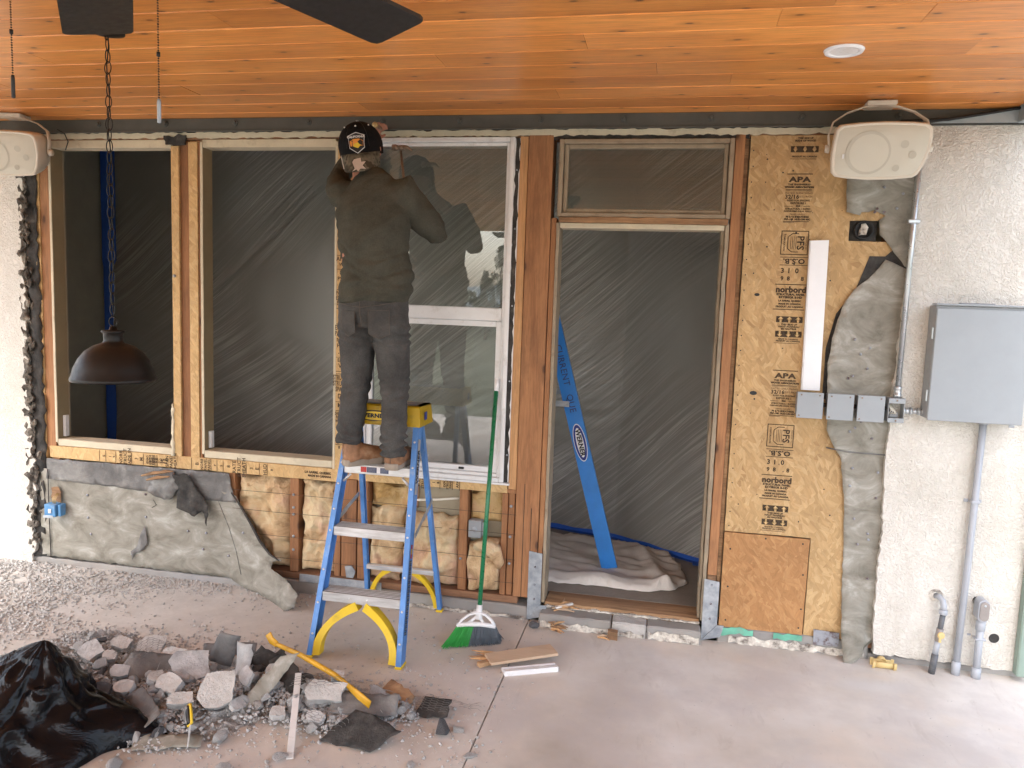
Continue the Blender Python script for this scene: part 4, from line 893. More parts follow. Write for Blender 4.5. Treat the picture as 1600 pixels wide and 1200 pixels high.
# second ladder just inside the doorway (its right-hand rail shows)
def ladder2():
    r_ = root('step_ladder', 'blue ladder rail with oval emblem leaning inside the open doorway', 'ladder', (-.27, .61, .1))
    d = Vector((-.392, .0, 1.41)).normalized()
    def rail(ox, oy, tilt, L, nm='rail'):
        bm = bmesh.new(); a = Vector((ox, oy, .115)); b = a + Vector((d.x, tilt, d.z)).normalized()*L
        wdt = Vector((.046, 0, .012))
        for s, y0, y1 in ((1, 0, .004),):
            vs_ = []
            for p in (a, b):
                for q in (-wdt, wdt):
                    vs_.append(bm.verts.new(p+q)); vs_.append(bm.verts.new(p+q+Vector((0, .03, 0))))
            for f in ((0, 2, 6, 4), (1, 5, 7, 3), (0, 4, 5, 1), (2, 3, 7, 6), (0, 1, 3, 2), (4, 6, 7, 5)): bm.faces.new([vs_[i] for i in f])
        return bm_obj(nm, bm, M['fg2'], r_)
    rail(-.265, .60, .0, 1.75)
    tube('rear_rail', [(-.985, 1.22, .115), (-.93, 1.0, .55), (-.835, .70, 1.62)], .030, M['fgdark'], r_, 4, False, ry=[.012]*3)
    box('foot', -.315, -.205, .592, .635, .100, .114, M['rubber'], r_)
    for k, z in enumerate((1.10, 1.17)): box('brace', -1.0, -.555 if k == 0 else -.60, .586 + k*.05, .590 + k*.05, z, z+.035, M['galv'], r_)
    lathe('rivet', [(0, -.006), (.007, -.005), (.008, 0)], M['galv'], r_, 10, (-.565, .586, 1.117), axis='y')
    # lettering runs down the rail
    ang = math.atan2(d.z, d.x)   # rail direction in x,z
    def onrail(s, off=0, y=.5988): p = Vector((-.265, y, .115))+d*s; return p
    def rt(s_, size, s, mat, bold, y=.5975, sx=1): 
        p = onrail(s); a2 = math.degrees(ang)-180
        M4 = Matrix.Translation((p.x, y, p.z)) @ Matrix.Rotation(math.pi/2, 4, 'X') @ Matrix.Rotation(R(a2), 4, 'Z') @ Matrix.Diagonal((sx, 1, 1, 1))
        text(s_, size, 0, 0, mat, r_, 0, 0, bold, M4)
    def oval(a, b, mat, y):
        p = onrail(.80); prism('emblem', [(p.x+math.cos(t)*a*d.x - math.sin(t)*b*d.z, p.z+math.cos(t)*a*d.z + math.sin(t)*b*d.x) for t in [k*math.pi/16 for k in range(32)]], y, y+.0008, mat, r_)
    oval(.118, .038, M['inkwhite'], .5988-.0015); oval(.112, .034, M['inkblue'], .5988-.0028); oval(.092, .022, M['inkwhite'], .5988-.0040)
    rt('WERNER', .040, .80, M['inkblack'], .0016, .594)
    rt('CURRENT   QUE', .055, 1.20, M['navy'], .0, .5975)
    box('label', -.658, -.640, .592, .5955, 1.38, 1.50, M['inkwhite'], r_)
ladder2()
# ================================================================== INSULATION
random.seed(41)
def batt(label, x0, x1, z0, z1, mat='batt', puff=.05, seed=0, lean=0, y0=.03):
    bm = bmesh.new(); nx, nzz = max(14, int((x1-x0)/.011)), max(14, int((z1-z0)/.011)); G = {}
    for s in (0, 1):
        for i in range(nx+1):
            for j in range(nzz+1):
                u, v = i/nx, j/nzz; x = x0+(x1-x0)*u; z = z0+(z1-z0)*v
                ed = min(u, 1-u)*(x1-x0)/.05; ev = min(v, 1-v)*(z1-z0)/.05; e = min(1, ed, ev); e = math.sqrt(max(0, 1-(1-e)**2))
                x += .018*noise.noise(Vector((x*9, z*9, seed)))*(1 if 0 < i < nx else .35); z += .055*noise.noise(Vector((x*13, 3, seed+z*2)))*(1 if v > .9 else .3)
                if s == 0:
                    f = 1-abs(noise.noise(Vector((x*6, z*4.5, seed+5)))); f2 = abs(noise.noise(Vector((x*17, z*13, seed+2))))
                    d = y0+.05-(puff*e*(.20+1.05*f) - .034*f2*e - .030*noise.noise(Vector((x*30, z*24, seed)))*e*.5)-lean*(v)
                    cre = abs(noise.noise(Vector((x*3.2+z*2.2, z*2.4, seed+8))));
                    if cre < .07: d += .026*(1-cre/.07)*e
                else: d = y0+.068
                G[s, i, j] = bm.verts.new((x, d, z))
    for i in range(nx):
        for j in range(nzz):
            bm.faces.new((G[0, i, j], G[0, i+1, j], G[0, i+1, j+1], G[0, i, j+1])); bm.faces.new((G[1, i, j], G[1, i, j+1], G[1, i+1, j+1], G[1, i+1, j]))
    for i in range(nx):
        for j in (0, nzz): bm.faces.new((G[0, i, j], G[1, i, j], G[1, i+1, j], G[0, i+1, j]))
    for j in range(nzz):
        for i in (0, nx): bm.faces.new((G[0, i, j], G[0, i, j+1], G[1, i, j+1], G[1, i, j]))
    return tag(bm_obj('insulation_batt', bm, M[mat], smooth=True), label, 'insulation')
batt('wide pinkish insulation batt beside the torn paper under the middle window', -2.42, -2.078, .12, .668, seed=1, puff=.075)
batt('insulation batt directly left of the ladder, right of the nailed stud', -2.018, -1.803, .12, .668, seed=2, puff=.07)
batt('small orange insulation piece at the top of the bay behind the ladder', -1.598, -1.33, .535, .685, 'battor', seed=3, puff=.05)
batt('narrow crumpled insulation batt behind the ladder steps', -1.598, -1.40, .16, .545, seed=4, puff=.06, y0=.015)
batt('small insulation tuft behind the yellow rear brace of the ladder', -1.595, -1.42, .118, .27, seed=9, puff=.03, y0=.0)
batt('widest insulation batt between the ladder rails under the white window', -1.395, -1.072, .12, .52, seed=5, puff=.075, y0=.01)
batt('insulation piece above the small grey junction box', -1.017, -.83, .505, .688, 'battor', seed=6, puff=.06)
batt('lower insulation batt behind the broom handle', -1.017, -.83, .12, .40, seed=7, puff=.08, y0=.0)
cu = tube('insulation_batt', [(-.96, -.02, .385), (-.90, -.05, .405), (-.845, -.05, .375), (-.825, -.03, .315), (-.84, -.01, .27)], [.02, .035, .04, .03, .012], M['batt'], seg=12); tag(cu, 'curled pink tuft of insulation hanging right of the broom handle', 'insulation')
for v in cu.data.vertices: v.co += Vector(noise.noise_vector(v.co*30))*.012
for z in (.20, .33, .47, .58):
    w_ = tube('line_wire', [(x, -.024+.008*nz(x, z, 5), z+.004*nz(x, z, 3, 7)) for x in [-2.42+k*.14 for k in range(13)]], .0013, M['linewire'], wall, 4); w_ = None
jb = root('junction_box', 'small dark grey junction box between studs right of the ladder', 'electrical box', (-.965, .03, .4)); box('body', -1.010, -.938, -.005, .05, .425, .522, M['greyboxside'], jb, .004)
lathe('knockout', [(0, -.0065), (.014, -.0075), (.016, -.005)], M['greybox'], jb, 14, (-.975, 0, .472), axis='y'); box('bracket', -.9375, -.915, .012, .03, .44, .51, M['greyboxside'], jb)
wc = tube('white_cable', [(-1.42, .07, .60), (-1.32, .05, .595), (-1.2, .04, .61), (-1.1, .04, .625), (-1.05, .06, .622)], .0065, M['cable']); tag(wc, 'white cable curving across the empty bay under the window', 'cable')
cs = prism('ground_clip', rough([(-1.72, .12), (-1.68, .12), (-1.665, .16), (-1.69, .19), (-1.73, .185), (-1.725, .15)], .006, .015, 3), -.006, .0, M['galv']); tag(cs, 'torn galvanised clip low on the stud left of the ladder leg', 'metal clip')
bo = root('outlet_box', 'broken blue outlet box dangling on the building paper at left', 'electrical box', (-3.6, -.05, .34)); random.seed(4)
b1 = box('body', -3.645, -3.565, -.09, -.035, .325, .40, M['bluebox'], bo, .004, wob=.008, cuts=3); box('side', -3.563, -.040-3.5, -.075, -.03, .33, .40, M['bluebox'], bo, .003, wob=.006); box('mud_ring', -3.648, -3.58, -.094, -.0905, .318, .334, M['galv'], bo, .002, wob=.005); box('receptacle', -3.61, -3.59, -.096, -.091, .35, .375, M['vinyl'], bo)
prism('hole', rough([(-3.64, .42), (-3.575, .40), (-3.57, .47), (-3.60, .50), (-3.64, .49)], .008, .01, 3), -.031, -.029, M['rot'], bo)
for k in range(4): tube('wire_end', [(-3.60+k*.006, -.035, .46), (-3.61+k*.008, -.06, .43), (-3.605+k*.006, -.06, .40)], .002, M['brass'], bo, 5)
# ================================================================== ELECTRICAL
for lab, a, b in (('leftmost of the three closed square grey boxes, below the white strip', .636, .758), ('middle one of the three closed square grey boxes', .774, .896), ('right one of the three closed square grey boxes, beside the open box', .911, 1.034)):
    o = root('square_box', lab, 'electrical box', ((a+b)/2, -.05, 1.21), group='row of square grey boxes')
    box('body', a+.006, b-.008, -.092, -.014, 1.220, 1.332, M['greyboxside'], o, .003); box('cover', a, b-.002, -.097, -.0925, 1.212, 1.338, M['greybox'], o, .002)
    for x, z in ((a+.018, 1.325), (b-.02, 1.325), (a+.012, 1.224)): lathe('screw', [(0, -.1000), (.0035, -.0995), (.004, -.097)], M['steel'], o, 8, (x, 0, z), axis='y')
    lathe('nipple', [(.011, b-.0075), (.011, b+.019)], M['blackmetal'], o, 10, (0, -.05, 1.277), smooth=True).matrix_basis = Matrix.Identity(4)
for o in [x for x in bpy.data.objects if x.name.startswith('nipple')]:   # turn the nipples to lie along x
    me = o.data
    for v in me.vertices: v.co = Vector((v.co.z-1.277, v.co.y, 1.277+v.co.x))
ob = root('open_box', 'open grey electrical box with loose wires, at the right end of the row', 'electrical box', (1.08, -.05, 1.21))
ring('wall', 1.048, 1.120, 1.218, 1.332, .004, -.095, -.014, M['greyboxside'], ob, .001); box('back', 1.050, 1.118, -.018, -.0135, 1.222, 1.328, M['felt'], ob)
box('rim', 1.048, 1.120, -.099, -.0955, 1.308, 1.332, M['greybox'], ob, .001); box('rim', 1.048, 1.120, -.099, -.0955, 1.216, 1.238, M['greybox'], ob, .001)
for x, z in ((1.084, 1.322), (1.084, 1.226)): lathe('screw', [(0, -.102), (.004, -.101), (.0045, -.099)], M['steel'], ob, 8, (x, 0, z), axis='y')
for k in range(4): tube('wire', [(1.055+k*.004, -.06, 1.30), (1.065+k*.008, -.08, 1.275-k*.006), (1.058+k*.011, -.075, 1.255), (1.06, -.05, 1.262)], .0022, M['cable'], ob, 6)
box('device', 1.062, 1.100, -.07, -.03, 1.238, 1.262, M['greyboxside'], ob)
cd = root('metal_conduit', 'shiny galvanised conduit rising from the open box up behind the right speaker', 'conduit', (1.09, -.06, 1.33))
tube('pipe', [(1.092, -.062, 1.36), (1.094, -.062, 2.0), (1.098, -.062, 2.62)], .0125, M['emt'], cd, 16)
lathe('connector', [(.015, 1.333), (.019, 1.335), (.019, 1.350), (.016, 1.352), (.016, 1.372), (.0175, 1.374), (.0175, 1.385), (.013, 1.387)], M['emt'], cd, 16, (1.092, -.062, 0))
for z in (2.15,): box('strap', 1.068, 1.120, -.079, -.036, z, z+.018, M['emt'], cd, .003)
cn = root('conduit_connector', 'short shiny horizontal connector between open box and cabinet', 'conduit', (1.17, -.06, 1.27))
for a, b, r in ((1.121, 1.128, .019), (1.1285, 1.150, .0145), (1.1505, 1.160, .018), (1.1605, 1.186, .0135), (1.1865, 1.197, .018), (1.1975, 1.23, .014)): tube('nut', [(a, -.062, 1.272), (b, -.062, 1.272)], r, M['emt'], cn, 14)
cab = root('electrical_cabinet', 'large grey metal electrical cabinet on the right stucco wall', 'cabinet', (1.4, -.06, 1.24))
box('case', 1.205, 1.600, -.130, -.037, 1.250, 1.775, M['greyboxside'], cab, .003); box('door', 1.207, 1.606, -.140, -.1305, 1.243, 1.763, M['greybox'], cab, .003)
box('rain_lip', 1.200, 1.610, -.143, -.08, 1.7765, 1.785, M['greybox'], cab, .002); box('hinge_flange', 1.33, 1.48, -.05, -.037, 1.7855, 1.792, M['greyboxside'], cab, .001)
for z in (1.33, 1.62): box('hinge', 1.197, 1.2045, -.128, -.118, z, z+.055, M['emt'], cab, .002)
box('latch', 1.55, 1.572, -.150, -.1405, 1.232, 1.2425, M['greybox'], cab)
pv = root('grey_conduit', 'long grey plastic conduit from the cabinet down to the floor', 'conduit', (1.465, -.06, 0))
tube('pipe', [(1.474, -.066, 1.25), (1.470, -.066, .6), (1.462, -.066, .0)], .0155, M['pvc'], pv, 16); lathe('coupling', [(.0155, .0), (.0195, .001), (.0195, .065), (.0157, .067)], M['pvc'], pv, 16, (1.463, -.066, 0)); lathe('hub', [(.021, 1.23), (.021, 1.249)], M['pvc'], pv, 16, (1.474, -.066, 0))
box('strap', 1.452, 1.490, -.084, -.044, .85, .865, M['pvc'], pv, .004); box('strap_ear', 1.432, 1.452, -.042, -.037, .85, .865, M['pvc'], pv); box('strap_ear', 1.490, 1.510, -.042, -.037, .85, .865, M['pvc'], pv)
wp = root('water_pipe', 'dark grey stub pipe with an elbow and small yellow valve low on the stucco', 'pipe', (1.37, -.07, 0))
tube('elbow', [(1.355, -.036, .372), (1.362, -.058, .376), (1.372, -.078, .365), (1.377, -.084, .34), (1.377, -.084, .318)], .0145, M['pvc'], wp, 14); lathe('escutcheon', [(.015, -.0365), (.030, -.0385), (.032, -.0362)], M['plaster'], wp, 16, (1.352, 0, .375), axis='y')
lathe('elbow_collar', [(.0145, .300), (.0185, .301), (.0185, .322), (.0147, .323)], M['pvc'], wp, 16, (1.377, -.084, 0)); tube('upper_pipe', [(1.377, -.084, .30), (1.369, -.084, .21)], .0125, M['pvcdark'], wp, 14)
tube('valve_body', [(1.371, -.084, .228), (1.369, -.084, .205), (1.367, -.084, .19), (1.365, -.084, .165)], [.016, .016, .0175, .015], M['fitting'], wp, 14); tube('lower_pipe', [(1.365, -.084, .163), (1.359, -.084, .10)], .0135, M['pvc'], wp, 14)
tube('boot', [(1.3595, -.084, .098), (1.351, -.084, .0)], .0155, M['pvcdark'], wp, 14); lathe('valve_handle', [(0, -.106), (.010, -.107), (.016, -.105), (.0175, -.100), (.008, -.099)], M['valve'], wp, 18, (1.372, 0, .20), axis='y'); box('valve_tab', 1.362, 1.374, -.106, -.101, .165, .193, M['valve'], wp, .003)
lb = root('conduit_fitting', 'grey capsule-shaped conduit fitting on a short pipe, right of the long conduit', 'conduit', (1.54, -.07, 0))
tube('pipe', [(1.547, -.078, .30), (1.549, -.078, .0)], .0165, M['pvc'], lb, 16); lathe('coupling', [(.0165, 0), (.021, .001), (.021, .05), (.0167, .052)], M['pvc'], lb, 16, (1.549, -.078, 0)); lathe('collar', [(.0165, .238), (.021, .240), (.021, .285), (.0167, .287)], M['pvc'], lb, 16, (1.547, -.078, 0))
bmx = bmesh.new(); outl = [(1.545+.024*math.cos(a), .372+.024*math.sin(a)) for a in [k*math.pi/8 for k in range(9)]]+[(1.545+.024*math.cos(a), .312+.024*math.sin(a)) for a in [math.pi+k*math.pi/8 for k in range(9)]]
prism('fitting_body', outl, -.104, -.046, M['pvc'], lb); prism('cover', [(1.547+(x-1.545)*.82, .342+(z-.342)*.86) for x, z in outl], -.110, -.1045, M['fitting'], lb); lathe('screw', [(0, -.113), (.005, -.112), (.006, -.110)], M['emt'], lb, 10, (1.547, 0, .37), axis='y')
lathe('entry', [(.019, -.046), (.019, -.036)], M['rubber'], lb, 16, (1.536, 0, .37), axis='y'); box('strap', 1.524, 1.572, -.0965, -.058, .192, .202, M['pvc'], lb, .003); box('strap_ear', 1.508, 1.524, -.040, -.036, .192, .202, M['pvc'], lb); bmx.free()
ds = box('downspout', 1.720, 1.775, -.085, -.037, .03, 2.596, M['sage'], bevel=.006); tag(ds, 'sage green metal strip running down the right end of the wall', 'downspout')
yp = root('pipe_fitting', 'broken pale yellow pipe fitting lying by the wall right of the paper', 'pipe fitting', (1.13, -.09, 0))
def shell(nm, cx, cy, r, L, a0, a1, axis, mat, par):
    bm = bmesh.new(); n = 12; G = []
    for s in (0, 1):
        for rr in (r, r-.004):
            G.append([bm.verts.new((cx+(L*(s-.5) if axis == 'x' else rr*math.cos(a0+(a1-a0)*k/n)), cy+(rr*math.cos(a0+(a1-a0)*k/n) if axis == 'x' else L*(s-.5)), .022+rr*math.sin(a0+(a1-a0)*k/n))) for k in range(n+1)])
    for k in range(n):
        bm.faces.new((G[0][k], G[0][k+1], G[2][k+1], G[2][k])); bm.faces.new((G[1][k], G[3][k], G[3][k+1], G[1][k+1])); bm.faces.new((G[0][k], G[1][k], G[1][k+1], G[0][k+1])); bm.faces.new((G[2][k], G[2][k+1], G[3][k+1], G[3][k]))
    for k in (0, n): bm.faces.new((G[0][k], G[2][k], G[3][k], G[1][k]))
    return bm_obj(nm, bm, M[mat], par, smooth=True)
shell('pipe_half', 1.13, -.085, .024, .09, R(150), R(385), 'x', 'valve', yp); shell('rim', 1.083, -.085, .030, .014, R(150), R(385), 'x', 'valve', yp); shell('rim', 1.180, -.085, .030, .014, R(150), R(385), 'x', 'valve', yp); shell('branch', 1.13, -.06, .02, .03, R(0), R(180), 'y', 'valve', yp)
# ================================================================== speakers
def speaker(label, loc, rz, cx):
    r_ = root('wall_speaker', label, 'speaker', loc, (0, 0, rz), group='cream outdoor speakers under the ceiling')
    til = Matrix.Translation((0, 0, 0)) @ Matrix.Rotation(R(17), 4, 'X')
    pr = []
    base = [(-.200, .05), (-.196, .095), (-.178, .112), (-.1, .120), (0, .124), (.12, .120), (.172, .113), (.192, .098), (.197, .06), (.193, 0), (.178, -.06), (.158, -.100), (.140, -.112), (.06, -.120), (-.04, -.122), (-.13, -.116), (-.180, -.108), (-.196, -.092), (-.203, -.04), (-.203, .0)]
    def ringv(bm, sx, sz, y, dz=0): return [bm.verts.new(til @ Vector((x*sx, y, z*sz+dz))) for x, z in base]
    bm = bmesh.new(); rg = [ringv(bm, .93, .90, -.098), ringv(bm, .985, .975, -.102), ringv(bm, 1, 1, -.095), ringv(bm, 1, 1, -.07), ringv(bm, .96, .94, .0), ringv(bm, .84, .78, .08), ringv(bm, .70, .62, .12)]
    for a, b in zip(rg, rg[1:]):
        for k in range(20): bm.faces.new((a[k], a[(k+1) % 20], b[(k+1) % 20], b[k]))
    bm.faces.new(rg[-1]); bm_obj('cabinet', bm, M['speaker'], r_, True, True)
    bm = bmesh.new(); a = ringv(bm, .935, .905, -.0975); b = ringv(bm, .90, .86, -.1005); c = ringv(bm, .5, .5, -.104)
    for p, q in ((a, b), (b, c)):
        for k in range(20): bm.faces.new((p[k], p[(k+1) % 20], q[(k+1) % 20], q[k]))
    bm.faces.new(c[::-1]); bm_obj('grille', bm, M['grille'], r_, True, True)
    def disc(nm, x, z, r, y=-.1046, m='grille2'):
        bm = bmesh.new(); bmesh.ops.create_circle(bm, cap_ends=True, segments=36, radius=r, matrix=til @ Matrix.Translation((x, y, z)) @ Matrix.Rotation(math.pi/2, 4, 'X')); return bm_obj(nm, bm, M[m], r_, True)
    disc('woofer', -.055, -.005, .092, -.1055); disc('woofer_cone', -.052, -.006, .080, -.1062, 'grille'); disc('tweeter', .088, .03, .017, -.1055); disc('tweeter', .125, -.015, .016, -.1052); disc('port', .065, -.07, .014, -.1055)
    bm = bmesh.new(); bm_box(bm, -.160, -.152, -.108, -.105, -.028, -.010); bm.transform(til); bm_obj('badge', bm, M['vinyl'], r_, True)
    # yoke over the top
    arc = [(-.205, -.01, .0), (-.212, -.01, .06), (-.195, -.005, .118), (-.14, .0, .158), (-.07, .0, .182), (0, .0, .188), (.07, .0, .182), (.14, .0, .158), (.195, -.005, .118), (.208, -.01, .06), (.203, -.01, 0)]
    tube('yoke', arc, [.004]*11, M['speaker'], r_, 8, True, True, ref=Vector((0, 1, 0)), ry=[.018]*11)
    box('ceiling_mount', -.062, .062, -.035, .07, .184, .206, M['speaker'], r_, .004, True)
    for s in (-1, 1): tube('knob', [(s*.205, -.01, 0), (s*.222, -.01, 0)], [.02, .017], M['speaker'], r_, 14, True, True)
    return r_
speaker('cream outdoor speaker on a yoke right of the doorway, above the strand board', (.878, -.20, 2.462), R(-2), 0)
speaker('cream outdoor speaker cut by the left edge of the photograph', (-3.665, -.20, 2.462), R(12), 0)
lw = tube('speaker_wire', [(-3.45, -.12, 2.60), (-3.42, -.10, 2.58), (-3.415, -.08, 2.54), (-3.46, -.05, 2.50)], .003, M['rubber']); tag(lw, 'thin black wire looping behind the left speaker', 'wire')
# ================================================================== downlight, fan, pendant
dlg = root('downlight', 'round white recessed downlight in the plank ceiling, switched off', 'ceiling light', (.57, -.92, 2.66))
lathe('trim_ring', [(.048, 2.668), (.050, 2.664), (.066, 2.663), (.070, 2.6712)], M['whiteplastic'], dlg, 40, (.570, -.922, 0)); lathe('lens', [(.0, 2.6665), (.0485, 2.6665)], M['vinyl'], dlg, 40, (.570, -.922, 0))
HX, HY, HZ = -.898, -2.915, 2.32
fan = root('ceiling_fan', 'black ceiling fan whose two dark blades reach into the top of the view', 'ceiling fan', (HX, HY, 2.67))
lathe('canopy', [(.0, 2.671), (.07, 2.670), (.075, 2.64), (.04, 2.60), (.014, 2.595)], M['blackmetal'], fan, 28, (HX, HY, 0)); lathe('downrod', [(.013, 2.594), (.013, 2.42)], M['blackmetal'], fan, 14, (HX, HY, 0))
lathe('motor', [(.02, 2.419), (.09, 2.41), (.13, 2.385), (.135, 2.345), (.12, 2.30), (.06, 2.285), (.06, 2.25), (.045, 2.235), (0, 2.233)], M['blackmetal'], fan, 32, (HX, HY, 0))
for k, a in enumerate((128.3, 67.5, 7, -53, -113, 187)):
    ca, sa = math.cos(R(a)), math.sin(R(a)); Lk = .748 if k == 0 else (.701 if k == 1 else .72)
    def loc_(u, v, z=0): return (HX+ca*u-sa*v, HY+sa*u+ca*v, HZ+z-.20*v)
    ol = [(.20, -.058), (.40, -.069), (Lk-.018, -.074), (Lk-.004, -.069), (Lk, -.058), (Lk, .058), (Lk-.004, .069), (Lk-.018, .074), (.40, .069), (.20, .058)]
    bm = bmesh.new(); A = [bm.verts.new(loc_(u, v, 0)) for u, v in ol]; B = [bm.verts.new(loc_(u, v, .008)) for u, v in ol]; bm.faces.new(A); bm.faces.new(B[::-1])
    for i in range(len(ol)): bm.faces.new((A[i], B[i], B[(i+1) % len(ol)], A[(i+1) % len(ol)]))
    bm_obj('blade', bm, M['black'], fan); tube('blade_arm', [loc_(.10, 0, .004), loc_(.22, 0, .012), loc_(.32, 0, .012)], [.012, .014, .010], M['blackmetal'], fan, 8)
def chain(label, x, y, z0, z1, fm):
    r_ = root('pull_chain', label, 'pull chain', (x, y, z0)); bm = bmesh.new(); z = z0
    while z > z1+.04: bmesh.ops.create_icosphere(bm, subdivisions=1, radius=.0017, matrix=Matrix.Translation((x, y, z))); z -= .0042
    bm_obj('bead_chain', bm, M['blackmetal'], r_); lathe('connector', [(0, z1+.116), (.003, z1+.115), (.003, z1+.108), (0, z1+.107)], M['blackmetal'], r_, 8, (x, y, 0)); lathe('fob', [(0, z1+.040), (.0026, z1+.039), (.0032, z1+.034), (.0032, z1+.001), (0, z1)], M[fm], r_, 12, (x, y, 0))
chain('left fan pull chain with a black cylindrical fob', -1.140, -2.81, 2.30, 2.047, 'black'); chain('right fan pull chain with a grey metal fob', -.855, -2.81, 2.30, 2.002, 'galv')
PX, PY = -2.085, -1.40
pl = root('pendant_lamp', 'black dome pendant lamp hanging on a long chain at left', 'pendant lamp', (PX, PY, 1.36))
prof = [(.030, 1.560), (.046, 1.560), (.048, 1.553), (.040, 1.548), (.038, 1.520), (.046, 1.512), (.085, 1.500), (.120, 1.480), (.148, 1.450), (.168, 1.415), (.177, 1.385), (.181, 1.3805), (.184, 1.374), (.182, 1.366), (.176, 1.366), (.172, 1.385), (.163, 1.413), (.143, 1.447), (.115, 1.476), (.08, 1.495), (.0, 1.503)]
prof = [(r_*.835 if z_ < 1.515 else r_*.9, z_) for r_, z_ in prof]; lathe('shade', prof, M['blackmetal'], pl, 56, (PX, PY, 0)); lathe('neck', [(0, 1.575), (.012, 1.574), (.014, 1.5615), (.030, 1.5605)], M['blackmetal'], pl, 20, (PX, PY, 0)); lathe('socket', [(0, 1.42), (.02, 1.421), (.022, 1.50), (0, 1.501)], M['black'], pl, 16, (PX, PY, 0)); lathe('canopy', [(0, 2.671), (.06, 2.670), (.06, 2.655), (.02, 2.645), (0, 2.645)], M['blackmetal'], pl, 28, (PX, PY, 0))
def link_me(hh, ww, r):
    bm = bmesh.new(); n = 14; pts = []
    for k in range(n):
        a = 2*math.pi*k/n; pts.append(Vector((ww*math.cos(a), 0, hh*math.sin(a))))
    rings = []
    for k in range(n):
        t_ = (pts[(k+1) % n]-pts[k-1]).normalized(); u = Vector((0, 1, 0)); s = t_.cross(u).normalized(); rings.append([bm.verts.new(pts[k]+s*r*math.cos(2*math.pi*q/6)+u*r*math.sin(2*math.pi*q/6)) for q in range(6)])
    for k in range(n):
        for q in range(6): bm.faces.new((rings[k][q], rings[k][(q+1) % 6], rings[(k+1) % n][(q+1) % 6], rings[(k+1) % n][q]))
    me = bpy.data.meshes.new('chain_link'); bmesh.ops.recalc_face_normals(bm, faces=bm.faces); bm.to_mesh(me); bm.free(); me.materials.append(M['blackmetal'])
    for p in me.polygons: p.use_smooth = True
    return me
lm = link_me(.0235, .0125, .0020); z = 1.640; k = 0; random.seed(3)
o = bpy.data.objects.new('ring', link_me(.018, .018, .002)); COL.objects.link(o); o.location = (PX, PY, 1.593); attach(o, pl)
while z < 2.655:
    o = bpy.data.objects.new('chain_link', lm); COL.objects.link(o); o.location = (PX, PY, z); o.rotation_euler = (random.uniform(-.12, .12), random.uniform(-.12, .12), (0 if k % 2 else math.pi/2)+random.uniform(-.35, .35)); attach(o, pl); z += .0405; k += 1
tube('lamp_cord', [(PX+.004*math.sin(q*1.1), PY+.004*math.cos(q*1.1), 1.57+q*.036) for q in range(31)], .0022, M['rubber'], pl, 6)
# ================================================================== STEP LADDER
ld = root('step_ladder', 'blue fibreglass step ladder with yellow top that the man stands on', 'ladder', (-1.37, -.4, 0))
def lerp(a, b, k): return Vector(a).lerp(Vector(b), k)
def channel(name, a, b, out, w=.026, d=.064, t=.004):
    """C-shaped rail: web on the outer side, flanges front and back; out = +1 / -1"""
    a, b = Vector(a), Vector(b); ax = (b-a).normalized(); X = Vector((1, 0, 0)); X = (X-ax*X.dot(ax)).normalized(); Y = ax.cross(X).normalized()
    if Y.y < 0: Y = -Y
    def bar(nm, x0, x1, y0, y1, m):
        bm = bmesh.new(); vs_ = [bm.verts.new(p+X*x+Y*y) for p in (a, b) for x in (x0, x1) for y in (y0, y1)]
        for f in ((0, 1, 3, 2), (4, 6, 7, 5), (0, 4, 5, 1), (2, 3, 7, 6), (0, 2, 6, 4), (1, 5, 7, 3)): bm.faces.new([vs_[i] for i in f])
        return bm_obj(nm, bm, m, ld)
    x_out = out*w/2; x_in = -out*w/2
    bar(name+'_web', min(x_out, x_out-out*t), max(x_out, x_out-out*t), 0, d, M['fg'])
    bar(name+'_flange', min(x_out-out*t, x_in), max(x_out-out*t, x_in), 0, t, M['fg']); bar(name+'_flange', min(x_out-out*t, x_in), max(x_out-out*t, x_in), d-t, d, M['fg'])
FL0, FL1 = Vector((-1.588, -.742, .012)), Vector((-1.535, -.415, 1.12)); FR0, FR1 = Vector((-1.140, -.742, .012)), Vector((-1.187, -.415, 1.12))
channel('front_rail', FL0, FL1, -1); channel('front_rail', FR0, FR1, 1)
RL0, RL1 = Vector((-1.572, -.055, .012)), Vector((-1.525, -.330, 1.10)); RR0, RR1 = Vector((-1.150, -.055, .012)), Vector((-1.196, -.330, 1.10))
def channel2(a, b, out): channel('rear_rail', a, b, out, .022, .032)
channel2(RL0, RL1, -1); channel2(RR0, RR1, 1)
for p, o_ in ((FL0, -1), (FR0, 1)):
    box('foot', p.x-.017, p.x+.017, p.y-.004, p.y+.070, .0, .013, M['yellow'], ld, .003)
for p in (RL0, RR0): box('foot', p.x-.018, p.x+.018, p.y-.006, p.y+.042, .0, .013, M['yellow'], ld, .003)
def on(a, b, z): k = (z-a.z)/(b.z-a.z); return a+(b-a)*k
